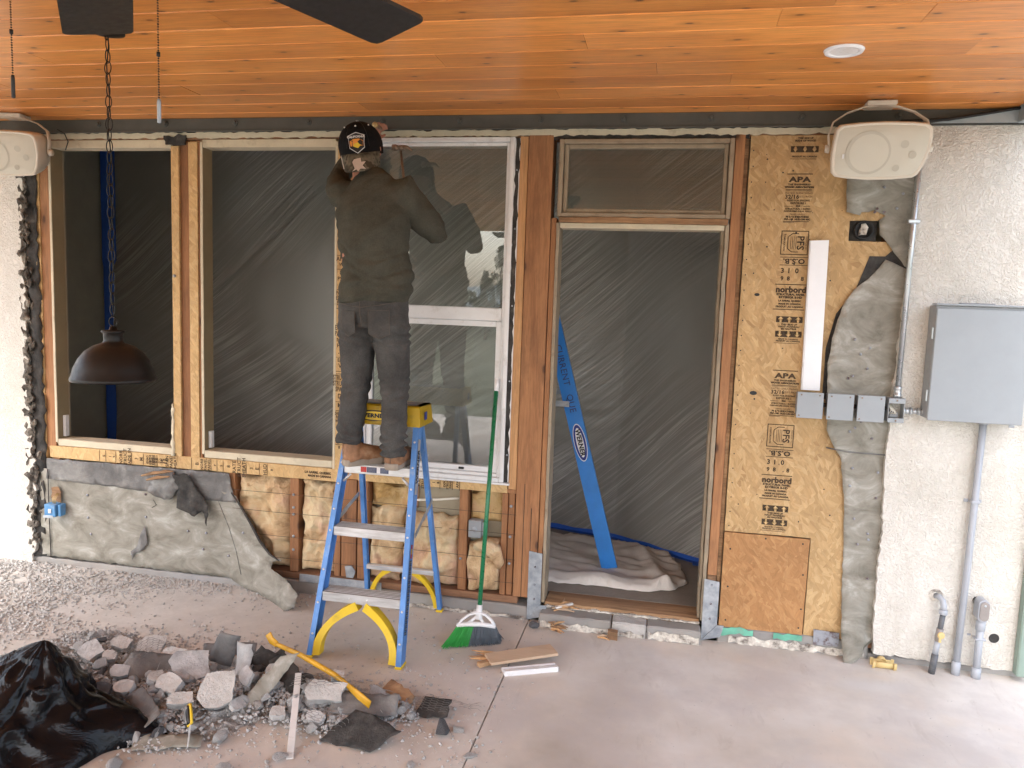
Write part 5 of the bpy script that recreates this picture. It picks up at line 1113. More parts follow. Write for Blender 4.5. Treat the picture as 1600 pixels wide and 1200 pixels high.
for i, z in enumerate((.300, .600, .895)):
    l, r = on(FL0, FL1, z), on(FR0, FR1, z); x0, x1 = l.x+.014, r.x-.014
    st_ = root if False else None
    o = box('step', x0, x1, l.y+.004, l.y+.088, z-.006, z, M['tread'], ld, .001)
    box('step_front', x0, x1, l.y-.001, l.y+.003, z-.045, z-.001, M['alu'], ld, .0012); box('step_back', x0, x1, l.y+.0885, l.y+.092, z-.030, z-.001, M['alu'], ld, .001)
    for q in range(5): box('tread_rib', x0+.004, x1-.004, l.y+.012+q*.016, l.y+.017+q*.016, z+.0003, z+.0018, M['alu'], ld, 0)
    if i == 0:
        for xx in (-1.42, -1.33): lathe('rivet', [(0, l.y-.005), (.006, l.y-.004), (.007, l.y-.001)], M['alu'], ld, 10, (xx, 0, z-.022), axis='y')
    if i == 2:
        box('label', -1.445, -1.415, l.y-.0022, l.y-.0014, z-.035, z-.008, M['inkred'], ld, 0); box('label', -1.413, -1.362, l.y-.0022, l.y-.0014, z-.035, z-.008, M['navy'], ld, 0); box('label', -1.361, -1.344, l.y-.0022, l.y-.0014, z-.035, z-.008, M['inkwhite'], ld, 0); box('label', -1.343, -1.300, l.y-.0022, l.y-.0014, z-.035, z-.008, M['navy'], ld, 0)
        for q in range(4):
            box('label_line', -1.410, -1.366, l.y-.0032, l.y-.0026, z-.031+q*.006, z-.0295+q*.006, M['greybox'], ld, 0); box('label_line', -1.340, -1.304, l.y-.0032, l.y-.0026, z-.031+q*.006, z-.0295+q*.006, M['greybox'], ld, 0)
    # diagonal step braces
    for p, s in ((l, 1), (r, -1)):
        if i == 2: tube('step_brace', [(p.x+s*.014, p.y-.010, z-.085), (p.x+s*.05, p.y-.004, z-.048)], .0065, M['alu'], ld, 8)
for i, z in enumerate((.11, .25, .40, .58, .68, .80, .90, 1.02)):
    for a, b in ((FL0, FL1), (FR0, FR1)):
        p = on(a, b, z); lathe('rivet', [(0, -.004), (.005, -.003), (.006, 0)], M['alu'], ld, 8, (0, 0, 0), axis='y', caps=False).matrix_parent_inverse = Matrix.Translation(Vector((p.x, p.y-.001, p.z))-Vector((-1.37, -.4, 0)))
# rear bars
l, r = on(RL0, RL1, .245), on(RR0, RR1, .245); box('rear_bar', l.x+.008, r.x-.008, l.y-.004, l.y-.0005, .228, .252, M['alu'], ld, .001); box('rear_bar_lip', l.x+.008, r.x-.008, l.y, l.y+.022, .252, .254, M['alu'], ld, .0005)
for s, fa, ra in ((-1, (FL0, FL1), (RL0, RL1)), (1, (FR0, FR1), (RR0, RR1))):
    p = on(*fa, .575)+Vector((s*.022, .05, 0)); q = on(*ra, .675)+Vector((s*.018, .012, 0)); m_ = (p+q)/2
    bm = bmesh.new()
    for a, b, off in ((p, m_+(q-m_)*.12, 0), (m_-(q-m_)*.12, q, s*.004)):
        up = Vector((0, -(b-a).z, (b-a).y)).normalized()*.011; X = Vector((.0015, 0, 0)); O = Vector((off, 0, 0))
        vs_ = [bm.verts.new(c+O+X*sx+up*su) for c in (a, b) for sx in (-1, 1) for su in (-1, 1)]
        for f in ((0, 1, 3, 2), (4, 6, 7, 5), (0, 4, 5, 1), (2, 3, 7, 6), (0, 2, 6, 4), (1, 5, 7, 3)): bm.faces.new([vs_[i] for i in f])
    bm_obj('spreader', bm, M['galv'], ld)
# yellow corner braces (arched)
def arch(name, a, b, c, w, depth):
    bm = bmesh.new(); n = 12; G = []
    for k in range(n+1):
        t_ = k/n; p = Vector(a)*(1-t_)**2+Vector(c)*2*t_*(1-t_)+Vector(b)*t_**2; tg = ((Vector(c)-Vector(a))*2*(1-t_)+(Vector(b)-Vector(c))*2*t_).normalized(); nr = Vector((0, 1, 0)).cross(tg).normalized(); ww = w*(1-.25*math.sin(math.pi*t_))
        G.append([bm.verts.new(p+nr*ww*s+Vector((0, dy, 0))) for s, dy in ((-.5, 0), (.5, 0), (.5, depth), (-.5, depth))])
    for i in range(n):
        for q in range(4): bm.faces.new((G[i][q], G[i+1][q], G[i+1][(q+1) % 4], G[i][(q+1) % 4]))
    bm.faces.new(G[0]); bm.faces.new(G[-1]); bm_obj(name, bm, M['yellow'], ld)
z1 = .262; l1, r1 = on(FL0, FL1, z1), on(FR0, FR1, z1)
for s, p0, p1, d_ in ((1, FL0, l1, .05), (-1, FR0, r1, .05)):
    y_ = on(FL0, FL1, .13).y+.006
    arch('corner_brace', (p0.x+s*.030, p0.y+.004, .015), (p0.x+s*.205, p1.y+.006, .246), (p0.x+s*.022, y_-.0, .160), .044, .050)
zb = .225
for s, p0 in ((1, RL0), (-1, RR0)): arch('rear_brace', (p0.x+s*.016, p0.y, .02), (p0.x+s*.150, on(RL0, RL1, zb).y, zb+.01), (p0.x+s*.034, on(RL0, RL1, .1).y, .165), .030, .030)
# cap
def cap_():
    bm = bmesh.new(); x0, x1, y0, y1, z0, z1 = -1.565, -1.157, -.455, -.272, 1.098, 1.197
    prof = [(y0-.012, z0), (y0-.002, z1-.008), (y0+.008, z1), (y1-.008, z1), (y1+.002, z1-.008), (y1+.012, z0)]
    G = [[bm.verts.new((x+(s*.008 if z < z1-.05 else 0), y, z)) for y, z in prof] for x, s in ((x0, -1), (x0+.006, 0), (x1-.006, 0), (x1, 1))]
    for a, b in zip(G, G[1:]):
        for k in range(5): bm.faces.new((a[k], b[k], b[k+1], a[k+1]))
    bm.faces.new(G[0]); bm.faces.new(G[-1][::-1])
    bmesh.ops.solidify(bm, geom=bm.faces[:], thickness=.003); bm_obj('top_cap', bm, M['yellow'], ld)
    box('tool_tray', x0+.03, x1-.03, y0+.03, y1-.03, z1+.0005, z1+.0025, M['tread'], ld, .002)
cap_()
def oval_xz(cx, cz, a, b, y, m, nm='emblem', y2=.0006): prism(nm, [(cx+a*math.cos(k*math.pi/14), cz+b*math.sin(k*math.pi/14)) for k in range(28)], y, y+y2, m, ld)
oval_xz(-1.385, 1.142, .105, .0265, -.4655, M['inkblack']); oval_xz(-1.377, 1.142, .099, .0215, -.4672, M['yellow'])
text('WERNER', .027, -1.388, 1.142, M['inkblack'], ld, -.4690, 0, .0014, sx=1.2); text("4'", .018, -1.465, 1.181, M['inkblack'], ld, -.4650, 0, .0008)
prism('cap_sticker', [(0, 0), (.04, 0), (.04, .04), (0, .04)], 0, .0006, M['inkblue'], ld).matrix_parent_inverse = Matrix.Translation((1.37, .4, 0)) @ Matrix.Translation((-1.1485, -.40, 1.125)) @ Matrix.Rotation(math.pi/2, 4, 'Z')
# rail labels on the outer face of the right front rail
axr = (FR1-FR0).normalized()
def onweb(s, off, dx=.0145):   # s metres up the rail, off across the web
    p = FR0+axr*s; Y = axr.cross(Vector((1, 0, 0))).normalized(); Y = -Y if Y.y < 0 else Y
    return p+Vector((dx, 0, 0))+Y*off, Y
def webquad(s0, s1, o0, o1, m, dx=.0142, nm='label'):
    bm = bmesh.new(); vs_ = [bm.verts.new(onweb(s, o, dx)[0]) for s, o in ((s0, o0), (s1, o0), (s1, o1), (s0, o1))]; bm.faces.new(vs_); f = bm.faces[:]; bmesh.ops.solidify(bm, geom=f, thickness=.0004); bm_obj(nm, bm, m, ld)
random.seed(8)
for k in range(17):
    s0 = .14+k*.0205
    webquad(s0, s0+.0175, .016, .030, M['inkblack']); webquad(s0, s0+.0175, .033, .049, M['inkblack'])
    for q in (.019, .036): webquad(s0+.004, s0+.013, q, q+.009, M['greybox'], .0148)
webquad(.495, .56, .022, .046, M['inkred']); webquad(.515, .54, .024, .044, M['yellow'], .0148)
webquad(.80, 1.07, .018, .052, M['stickw']); 
Y = onweb(.9, 0)[1]; N = Vector((1, 0, 0)); N = (N-axr*N.dot(axr)).normalized()
p = onweb(.935, .035, .0152)[0]
M4 = Matrix.Translation(p) @ Matrix(((axr.x, -Y.x, N.x, 0), (axr.y, -Y.y, N.y, 0), (axr.z, -Y.z, N.z, 0), (0, 0, 0, 1)))
text('WERNER', .040, 0, 0, M['inkblack'], ld, 0, 0, .0016, M4, sx=1)
# ================================================================== PERSON
pe = root('person', 'man in olive shirt and backwards black cap standing on the blue ladder facing the wall', 'person', (-1.39, -.47, .897))
def V(*a): return Vector(a)
HC = V(-1.492, -.405, 2.425)      # head centre
def hand(bm, wrist, palm, fdir, curl, thumb_side, size=.9):
    """palm blob plus five tapered fingers curling toward `curl`"""
    w_, f_, c_ = V(*wrist), V(*fdir).normalized(), V(*curl).normalized(); s_ = f_.cross(c_).normalized()*thumb_side
    pc = V(*palm); bm_tube(bm, [w_, w_.lerp(pc, .6), pc, pc+f_*.022*size], [.026*size, .032*size, .038*size, .034*size], 12, ref=c_, ry=[.021*size, .019*size, .018*size, .014*size])
    for k, (off, L) in enumerate(((.028, .070), (.010, .080), (-.009, .074), (-.027, .058))):
        b = pc+f_*.012*size+s_*off*size; d = f_; p = [b]; rr = [.0100*size]
        for j, ang in enumerate((28, 48, 42)):
            L_ = L*size*(.42, .33, .25)[j]; a_ = R(ang); d = (d*math.cos(a_)+c_*math.sin(a_)).normalized(); c2 = (c_*math.cos(a_)-f_*math.sin(a_)); p.append(p[-1]+d*L_); rr.append((.0092, .0084, .0070)[j]*size)
        bm_tube(bm, p, rr, 8, ref=s_)
    tb = pc-f_*.018*size+s_*.026*size; bm_tube(bm, [tb, tb+(s_*.7+f_*.5+c_*.2).normalized()*.035*size, tb+(s_*.5+f_*.8+c_*.6).normalized()*.062*size], [.0125*size, .0105*size, .0085*size], 8, ref=c_)
shR, elR, wrR = V(-1.245, -.485, 2.205), V(-1.125, -.36, 2.035), V(-1.265, -.24, 2.225)
shL, elL, wrL = V(-1.575, -.46, 2.205), V(-1.668, -.275, 2.320), V(-1.590, -.135, 2.520)
def body():
    bm = bmesh.new()
    # head: skull, jaw, nose, ears
    fw = V(.05, .93, .34).normalized(); up = V(.03, -.33, .94).normalized()
    bmesh.ops.create_icosphere(bm, subdivisions=3, radius=1, matrix=Matrix.Translation(HC+up*.012) @ Matrix.Diagonal((.078, .096, .105, 1)))
    bm_tube(bm, [HC+fw*.02-up*.02, HC+fw*.035-up*.07, HC+fw*.058-up*.112], [.070, .058, .030], 14, ry=[.075, .055, .026])
    bm_tube(bm, [HC+fw*.085+up*.01, HC+fw*.108-up*.018, HC+fw*.095-up*.035], [.008, .014, .010], 8)
    bm_tube(bm, [HC+fw*.085-up*.060+V(-.022, 0, 0), HC+fw*.092-up*.060, HC+fw*.085-up*.060+V(.022, 0, 0)], [.005, .008, .005], 8)
    for s in (-1, 1): bm_tube(bm, [HC+V(s*.074, .0, .012)-up*.045, HC+V(s*.086, -.012, .0)-up*.02, HC+V(s*.088, -.012, .0)+up*.010, HC+V(s*.076, 0, 0)+up*.02], [.009, .013, .014, .008], 8)
    bm_tube(bm, [V(-1.425, -.485, 2.19), V(-1.45, -.465, 2.28), HC-up*.04], [.066, .060, .058], 14)
    bm_tube(bm, [V(-1.385, -.50, 1.60), V(-1.385, -.495, 1.75), V(-1.395, -.50, 1.9), V(-1.405, -.495, 2.08), V(-1.41, -.49, 2.2), V(-1.42, -.485, 2.25)], [.15, .14, .15, .165, .15, .09], 20, ry=[.105, .10, .105, .11, .085, .06])
    for a, e, w_ in ((shR, elR, wrR), (shL, elL, wrL)): bm_tube(bm, [V(-1.41, -.49, 2.17), a, a.lerp(e, .5), e], [.055, .050, .038, .030], 12); bm_tube(bm, [e-(w_-e)*.05, e.lerp(w_, .4), w_], [.030, .030, .024], 12)
    for hx, kx, ax_, yy in ((-1.465, -1.475, -1.490, 0), (-1.300, -1.283, -1.268, 0)): bm_tube(bm, [V(hx, -.495, 1.66), V((hx+kx)/2, -.48, 1.48), V(kx, -.465, 1.30), V((kx+ax_)/2, -.485, 1.16), V(ax_, -.515, .98), V(ax_, -.515, .935)], [.085, .074, .054, .052, .036, .034], 14)
    hand(bm, wrR, (-1.306, -.222, 2.270), (-.55, .45, .6), (-.6, -.65, .1), -1, .92)
    hand(bm, wrL, (-1.556, -.100, 2.575), (.45, .25, .85), (.75, -.3, -.1), 1, .92)
    return remeshed('body', bm, .0065, M['skin'], pe, 3)
body()
for s in (-1, 1):
    bm = bmesh.new(); bmesh.ops.create_icosphere(bm, subdivisions=2, radius=.0105, matrix=Matrix.Translation(HC+V(s*.031, .088, .040))); bm_obj('eye', bm, M['vinyl'], pe, smooth=True)
bm = bmesh.new(); bm_tube(bm, [HC+V(-.0, -.03, .0), HC+V(0, -.05, -.05), HC+V(0.01, -.055, -.085)], [.085, .082, .066], 18, ry=[.08, .06, .03]); bm_obj('hair', bm, M['hair'], pe, smooth=True)
# jeans
def jd(c, n):
    d = 0
    # knee, hem and seat creases
    for zc, am in ((1.31, .5), (1.24, .5), (1.05, 1.0), (1.00, 1.1), (1.53, .7), (1.57, .5)):
        w_ = math.exp(-((c.z-zc)/.045)**2); d += am*w_*.0075*math.sin(c.z*150+c.x*60*math.sin(zc*50)+4*noise.noise(c*9))
    d += .006*noise.noise(Vector((c.x*11, c.y*11, c.z*7)))+.003*noise.noise(Vector((c.x*30+c.z*20, c.y*30, c.z*26)))
    return d
bm = bmesh.new()
bm_tube(bm, [V(-1.383, -.50, 1.80), V(-1.383, -.50, 1.72), V(-1.383, -.505, 1.66), V(-1.383, -.50, 1.585)], [.158, .166, .172, .150], 24, ry=[.110, .118, .125, .105])
for hx, kx, ax_, zz in ((-1.466, -1.478, -1.492, 1.000), (-1.300, -1.281, -1.266, .958)):
    bm_tube(bm, [V(hx, -.505, 1.67), V(hx, -.50, 1.58), V((hx+kx)/2, -.485, 1.46), V(kx, -.47, 1.31), V((kx+ax_)/2, -.495, 1.17), V(ax_, -.515, 1.06), V(ax_, -.520, zz)], [.085, .092, .082, .072, .066, .062, .061], 20, ry=[.09, .100, .088, .075, .072, .066, .066])
remeshed('jeans', bm, .0075, M['jeans'], pe, 3, jd)
def seam(pts, r=.0018, nm='stitching'): tube(nm, pts, r, M['seam'], pe, 5)
def pocket(x0, x1, z1, z0):
    """stitched patch pocket laid on the seat"""
    def yy(x, z): t_ = (x+1.383)/.172; return -.505-.120*math.sqrt(max(.05, 1-t_*t_))-.001+max(0, 1.62-z)*.14
    n = 8; bm = bmesh.new(); G = []
    for i in range(n+1):
        col_ = []
        for j in range(n+1):
            x = x0+(x1-x0)*i/n; zb_ = z0-(1-abs(2*i/n-1))*.022; z = zb_+(z1-zb_)*j/n; col_.append(bm.verts.new((x, yy(x, z)-.003, z)))
        G.append(col_)
    for i in range(n):
        for j in range(n): bm.faces.new((G[i][j], G[i+1][j], G[i+1][j+1], G[i][j+1]))
    e = [v.co.copy() for v in [G[0][j] for j in range(n, -1, -1)]+[G[i][0] for i in range(1, n+1)]+[G[n][j] for j in range(1, n+1)]+[G[i][n] for i in range(n-1, -1, -1)]]
    e = [p+Vector((0, -.0012, 0)) for p in e]
    bm_obj('pocket', bm, M['jeans'], pe, smooth=True); seam(e, .0012)
pocket(-1.505, -1.428, 1.650, 1.555); pocket(-1.360, -1.268, 1.660, 1.550)
seam([(-1.40, -.637, 1.70), (-1.398, -.634, 1.64), (-1.392, -.625, 1.58)]); seam([(-1.53, -.59, 1.69), (-1.46, -.625, 1.678), (-1.39, -.638, 1.672), (-1.31, -.625, 1.685), (-1.24, -.59, 1.70)])
# shirt
def sd(c, n):
    d = .004*noise.noise(c*6)
    b = n.y < .2
    w_ = math.exp(-((c.z-1.76)/.07)**2); d += w_*.005*math.sin(c.z*85+14*(c.x+1.39)**2*9+3*noise.noise(c*5))
    # long folds sweeping from the right armpit to the left hip
    u = (c.x+1.39)*.75+(c.z-1.9)*.62; v_ = (c.x+1.39)*-.62+(c.z-1.9)*.75
    q_ = noise.noise(Vector((u*2.0, v_*8, 3))); d += .018*(abs(q_)*2-.4)*(1 if c.z < 2.15 else .5)+.006*noise.noise(Vector((u*5, v_*24, 6)))
    # blousing and sag lines at the lower back
    for k_, (z0, am) in enumerate(((1.79, .010), (1.84, .008), (1.905, .006))): d -= am*math.exp(-((c.z-z0-.35*(c.x+1.33)**2*4+.02*math.sin(c.x*14+k_))/.012)**2)
    d += .007*noise.noise(Vector((c.x*7, c.y*9, c.z*22)))*(1 if c.x > -1.22 or c.x < -1.56 else .25)
    return d
bm = bmesh.new()
bm_tube(bm, [V(-1.383, -.503, 1.690), V(-1.383, -.503, 1.71), V(-1.377, -.505, 1.78), V(-1.376, -.505, 1.90), V(-1.39, -.505, 2.0), V(-1.402, -.50, 2.10), V(-1.408, -.492, 2.19), V(-1.415, -.485, 2.245), V(-1.445, -.452, 2.300)], [.162, .174, .177, .172, .172, .180, .172, .120, .066], 28, ry=[.118, .126, .130, .126, .130, .130, .105, .080, .058])
bm_tube(bm, [V(-1.36, -.49, 2.17), shR+V(0, 0, .01), shR.lerp(elR, .5), elR+(elR-shR)*.10], [.085, .086, .076, .050], 18); bm_tube(bm, [elR-(wrR-elR)*.12, elR.lerp(wrR, .3), elR.lerp(wrR, .93)], [.048, .062, .042], 18)
bm_tube(bm, [V(-1.47, -.48, 2.17), shL, shL.lerp(elL, .5), elL, elL.lerp(wrL, .5), elL.lerp(wrL, .9)], [.085, .076, .064, .054, .048, .038], 18)
remeshed('shirt', bm, .0075, M['shirt'], pe, 5, sd)
# cap, worn backwards
def capp():
    bm = bmesh.new(); n, m_ = 32, 12; C = HC+V(-.006, -.005, .012); rot = Matrix.Rotation(R(12), 3, 'X') @ Matrix.Rotation(R(-6), 3, 'Y')
    G = []
    for j in range(m_+1):
        ph = R(-14)+(R(90)-R(-14))*j/m_
        G.append([bm.verts.new(C+rot @ V(.104*math.cos(ph)*math.cos(a), .118*math.cos(ph)*math.sin(a), .118*math.sin(ph)**.92 if ph > 0 else .16*math.sin(ph))) for a in [2*math.pi*k/n for k in range(n)]])
    for j in range(m_):
        for k in range(n): bm.faces.new((G[j][k], G[j][(k+1) % n], G[j+1][(k+1) % n], G[j+1][k]))
    cap_o = bm_obj('cap', bm, M['capcloth'], pe, smooth=True)
    def sub(o):   # pieces of the cap are its own sub-parts
        o.parent = cap_o; return o
    def surf(a, ph, k=1.0): return C+rot @ V(.104*math.cos(ph)*math.cos(a)*k, .118*math.cos(ph)*math.sin(a)*k, .118*math.sin(ph)**.92*k if ph > 0 else .16*math.sin(ph)*k)
    for s in range(6):
        a = s*math.pi/3+.3; sub(tube('cap_seam', [surf(a, R(p_), 1.004) for p_ in range(0, 90, 8)], .0011, M['rubber'], pe, 5)); q = surf(a+.5, R(52), 1.012); bm2 = bmesh.new(); bmesh.ops.create_icosphere(bm2, subdivisions=2, radius=.0042, matrix=Matrix.Translation(q)); sub(bm_obj('eyelet', bm2, M['vinyl'], pe, smooth=True))
    bm2 = bmesh.new(); bmesh.ops.create_icosphere(bm2, subdivisions=2, radius=.0075, matrix=Matrix.Translation(surf(0, R(89), 1.02)) @ Matrix.Diagonal((1, 1, .6, 1))); sub(bm_obj('top_button', bm2, M['greybox'], pe, smooth=True))
    # brim hanging over the neck
    bm2 = bmesh.new(); A = []; nb, nr_ = 14, 6
    for i in range(nb+1):
        t_ = -1+2*i/nb; row = []
        for j in range(nr_+1):
            r_ = j/nr_; a = R(-74)+t_*R(62)*(1-.12*r_); base = surf(a, R(-10), 1.0); ext = V(.16, -.50, -.74)*.125*r_*(math.sqrt(max(0, 1-(abs(t_)**3)*.55))); curve = V(0, .040*t_*t_*r_, -.004*r_)
            row.append((base+ext+curve))
        A.append(row)
    T_ = [[bm2.verts.new(p) for p in r_] for r_ in A]; B_ = [[bm2.verts.new(p+V(0, .004, .0015)) for p in r_] for r_ in A]
    for i in range(nb):
        for j in range(nr_): bm2.faces.new((T_[i][j], T_[i+1][j], T_[i+1][j+1], T_[i][j+1])); bm2.faces.new((B_[i][j], B_[i][j+1], B_[i+1][j+1], B_[i+1][j]))
        bm2.faces.new((T_[i][nr_], T_[i+1][nr_], B_[i+1][nr_], B_[i][nr_])); bm2.faces.new((T_[i][0], B_[i][0], B_[i+1][0], T_[i+1][0]))
    for i in (0, nb):
        for j in range(nr_): bm2.faces.new((T_[i][j], T_[i][j+1], B_[i][j+1], B_[i][j]))
    sub(bm_obj('brim', bm2, M['camo'], pe, smooth=True))
    def brimpt(u, v, off=.003):  # u -1..1, v 0..1
        i = (u+1)/2*nb; j = v*nr_; i0, j0 = min(nb-1, int(i)), min(nr_-1, int(j)); fi, fj = i-i0, j-j0
        return A[i0][j0].lerp(A[i0+1][j0], fi).lerp(A[i0][j0+1].lerp(A[i0+1][j0+1], fi), fj)+V(0, -off, -.001)
    star = [(-.22, .95), (-.10, .80), (-.24, .45), (-.16, .30), (.12, .26), (.17, .48), (.36, .48), (.24, .68), (.40, .88), (.16, .84), (.08, .97), (-.02, .86)]
    bm2 = bmesh.new(); vs_ = [bm2.verts.new(brimpt(*p)) for p in star]; f = bm2.faces.new(vs_); bmesh.ops.triangulate(bm2, faces=[f]); sub(bm_obj('brim_print', bm2, M['whitestar'], pe))
    sub(tube('brim_edge', [brimpt(-.98, .05+.9*k/6, .002) for k in range(7)], .0022, M['whitestar'], pe, 5))
    # shield patch with lettering on the crown
    pc = surf(R(-74), R(8), 1.018); nrm = (pc-C).normalized(); zx = V(0, 0, 1); xr = zx.cross(nrm).normalized()
    if xr.x < 0: xr = -xr
    up_ = nrm.cross(xr).normalized(); up_ = up_ if up_.z > 0 else -up_
    roll = R(7); X2 = xr*math.cos(roll)+up_*math.sin(roll); U2 = -xr*math.sin(roll)+up_*math.cos(roll)
    N2 = X2.cross(U2)
    B4 = Matrix(((X2.x, U2.x, N2.x, 0), (X2.y, U2.y, N2.y, 0), (X2.z, U2.z, N2.z, 0), (0, 0, 0, 1)))
    def patch(ol, off, m, nm):
        if not nm.startswith('shield_b') and nm != 'shield_ground': ol = [(x*1.3, y*1.3) for x, y in ol]
        bm3 = bmesh.new(); vs_ = [bm3.verts.new(pc+X2*x+U2*y+N2*(off-(x*x+y*y)*4.2)) for x, y in ol]; f = bm3.faces.new(vs_); r_ = bmesh.ops.triangulate(bm3, faces=[f]); sub(bm_obj(nm, bm3, m, pe))
    def sh(k):
        k *= 1.32; return [(x*k, y*k) for x, y in ((-.030, .026), (-.012, .033), (.0, .037), (.012, .033), (.030, .026), (.027, .0), (.027, -.018), (.0, -.037), (-.027, -.018), (-.027, .0))]
    patch(sh(1.0), .0035, M['inkwhite'], 'shield_border'); patch(sh(.93), .0042, M['inkblack'], 'shield_ground')
    patch([(-.024, .006), (-.010, .013), (.010, .013), (.024, .006), (.023, -.012), (.0, -.010), (-.023, -.012)], .0052, M['inkorange'], 'shield_sunset'); patch([(-.010, -.004), (.008, .0), (.014, -.010), (.004, -.020), (-.012, -.014)], .0060, M['yellow'], 'shield_glow'); patch([(.004, .002), (.014, .010), (.023, .004), (.022, -.012), (.010, -.006)], .0066, M['inkblack'], 'shield_hill'); patch([(-.017, -.014), (-.0155, .004), (-.021, .007), (-.015, .008), (-.010, .006), (-.014, .004), (-.0145, -.014)], .0066, M['inkblack'], 'shield_palm')
    text('CALIFORNIA', .0138, 0, 0, M['inkwhite'], pe, 0, 0, .0004, Matrix.Translation(pc+U2*.0255+N2*.0056) @ B4, sx=1)
capp()
# boots
def boot(heel, toe, label=None, shaft=.115):
    h, t_ = V(*heel), V(*toe); d = (t_-h); L = d.length; d.normalize(); s = V(d.y, -d.x, 0); zb = .8975
    def P(u, v, z): p = h+d*u*L+s*v; return (p.x, p.y, zb+z)
    ol = [(0, -.022), (.04, -.034), (.22, -.036), (.45, -.033), (.68, -.046), (.86, -.044), (.97, -.026), (1, 0), (.97, .024), (.86, .040), (.68, .044), (.45, .032), (.22, .035), (.04, .033), (0, .022), (-.012, 0)]
    bm = bmesh.new(); A = []
    for z, k in ((0, 1.0), (.012, 1.03), (.030, 1.03), (.034, .98)): A.append([bm.verts.new(P(.5+(u-.5)*k, v*k, z)) for u, v in ol])
    n = len(ol)
    for a, b in zip(A, A[1:]):
        for i in range(n): bm.faces.new((a[i], a[(i+1) % n], b[(i+1) % n], b[i]))
    bm.faces.new(A[0]); bm.faces.new(A[-1][::-1]); so_ = bm_obj('sole', bm, M['sole'], pe)
    bm = bmesh.new(); up = [V(*P(.13, 0, .135)), V(*P(.14, 0, .10)), V(*P(.15, 0, .06)), V(*P(.18, 0, .03))]
    bm_tube(bm, up, [.044, .044, .048, .050], 18, ref=d); bm_tube(bm, [V(*P(.06, 0, .055)), V(*P(.30, 0, .062)), V(*P(.55, 0, .052)), V(*P(.78, 0, .045)), V(*P(.93, 0, .040))], [.038, .046, .046, .048, .032], 18, ref=V(0, 0, 1), ry=[.038, .050, .040, .034, .024])
    def bd(c, n): return .0025*noise.noise(c*38)+.0015*math.sin(c.z*160)*max(0, noise.noise(c*12))
    b_ = remeshed('boot', bm, .005, M['leather'], pe, 5, bd); so_.parent = b_
    tb = tube('pull_tab', [P(.0, 0, .09), P(-.02, 0, .115), P(-.0, 0, .14)], .004, M['leather'], pe, 6, ry=[.011]*3); tb.parent = b_
    bs = tube('heel_seam', [P(-.012, 0, .035), P(-.025, 0, .06), P(.0, 0, .10)], .0016, M['seam'], pe, 5); bs.parent = b_
    for k in range(4):
        q = tube('lace', [P(.34+k*.07, -.022, .105-k*.012), P(.36+k*.07, 0, .112-k*.013), P(.34+k*.07, .022, .105-k*.012)], .0022, M['seam'], pe, 5); q.parent = b_
boot((-1.505, -.545, 0), (-1.335, -.345, 0)); boot((-1.262, -.560, 0), (-1.245, -.290, 0))
# tools in his hands
hm = root('hammer', 'claw hammer held upright in the man\'s right hand against the window', 'hammer', (-1.33, -.215, 2.25))
hb, ht = V(-1.318, -.255, 2.195), V(-1.362, -.225, 2.455)
tube('handle', [hb, hb.lerp(ht, .4), hb.lerp(ht, .6), ht], [.010, .008, .0065, .0065], M['steel'], hm, 12); tube('face', [ht+V(-.044, 0, .016), ht+V(-.028, 0, .016), ht+V(-.012, 0, .016)], [.0165, .0165, .011], M['steel'], hm, 14); tube('head', [ht+V(-.014, 0, .016), ht+V(.014, 0, .016)], [.0125, .013], M['steel'], hm, 12)
tube('claw', [ht+V(.012, -.004, .018), ht+V(.035, -.006, .016), ht+V(.056, -.006, .002)], [.011, .009, .003], M['steel'], hm, 8); tube('claw', [ht+V(.012, .006, .018), ht+V(.035, .009, .016), ht+V(.056, .011, .002)], [.011, .009, .003], M['steel'], hm, 8)
ch = root('pry_tool', 'short tool with a round pale cap held in the man\'s raised left hand', 'hand tool', (-1.55, -.10, 2.6))
lathe('cap', [(0, -.178), (.0125, -.177), (.0155, -.172), (.016, -.160), (.012, -.158)], M['brass'], ch, 18, (-1.524, 0, 2.596), axis='y'); lathe('shank', [(.0115, -.158), (.010, -.06)], M['steel'], ch, 14, (-1.524, 0, 2.596), axis='y')
# ================================================================== BROOM
br = root('broom', 'angled broom with green handle leaning against the window sill', 'broom', (-.85, -.37, 0))
tube('handle', [(-.855, -.335, .175), (-.873, -.03, 1.245)], .0115, M['green'], br, 14); tube('handle_tip', [(-.8731, -.0295, 1.246), (-.8745, -.012, 1.31)], .0118, M['inkwhite'], br, 14); tube('socket', [(-.8535, -.352, .118), (-.8545, -.343, .15), (-.8553, -.332, .186)], [.020, .0165, .015], M['vinyl'], br, 14)
bm = bmesh.new(); arcp = [(-.955, -.385, .085), (-.935, -.375, .115), (-.90, -.362, .142), (-.862, -.352, .155), (-.82, -.348, .145), (-.785, -.350, .118), (-.768, -.354, .090)]
bm_tube(bm, arcp, .007, 8, ry=[.012]*7); bm_tube(bm, [(-.958, -.386, .088), (-.90, -.372, .096), (-.84, -.362, .098), (-.765, -.353, .092)], .012, 10, ry=[.016]*4); bm_tube(bm, [(-.90, -.366, .10), (-.862, -.352, .135)], .008, 8); bm_tube(bm, [(-.825, -.356, .10), (-.852, -.352, .135)], .008, 8)
bm_obj('head', bm, M['vinyl'], br, smooth=True)
random.seed(17)
bg_, bk_ = bmesh.new(), bmesh.new()
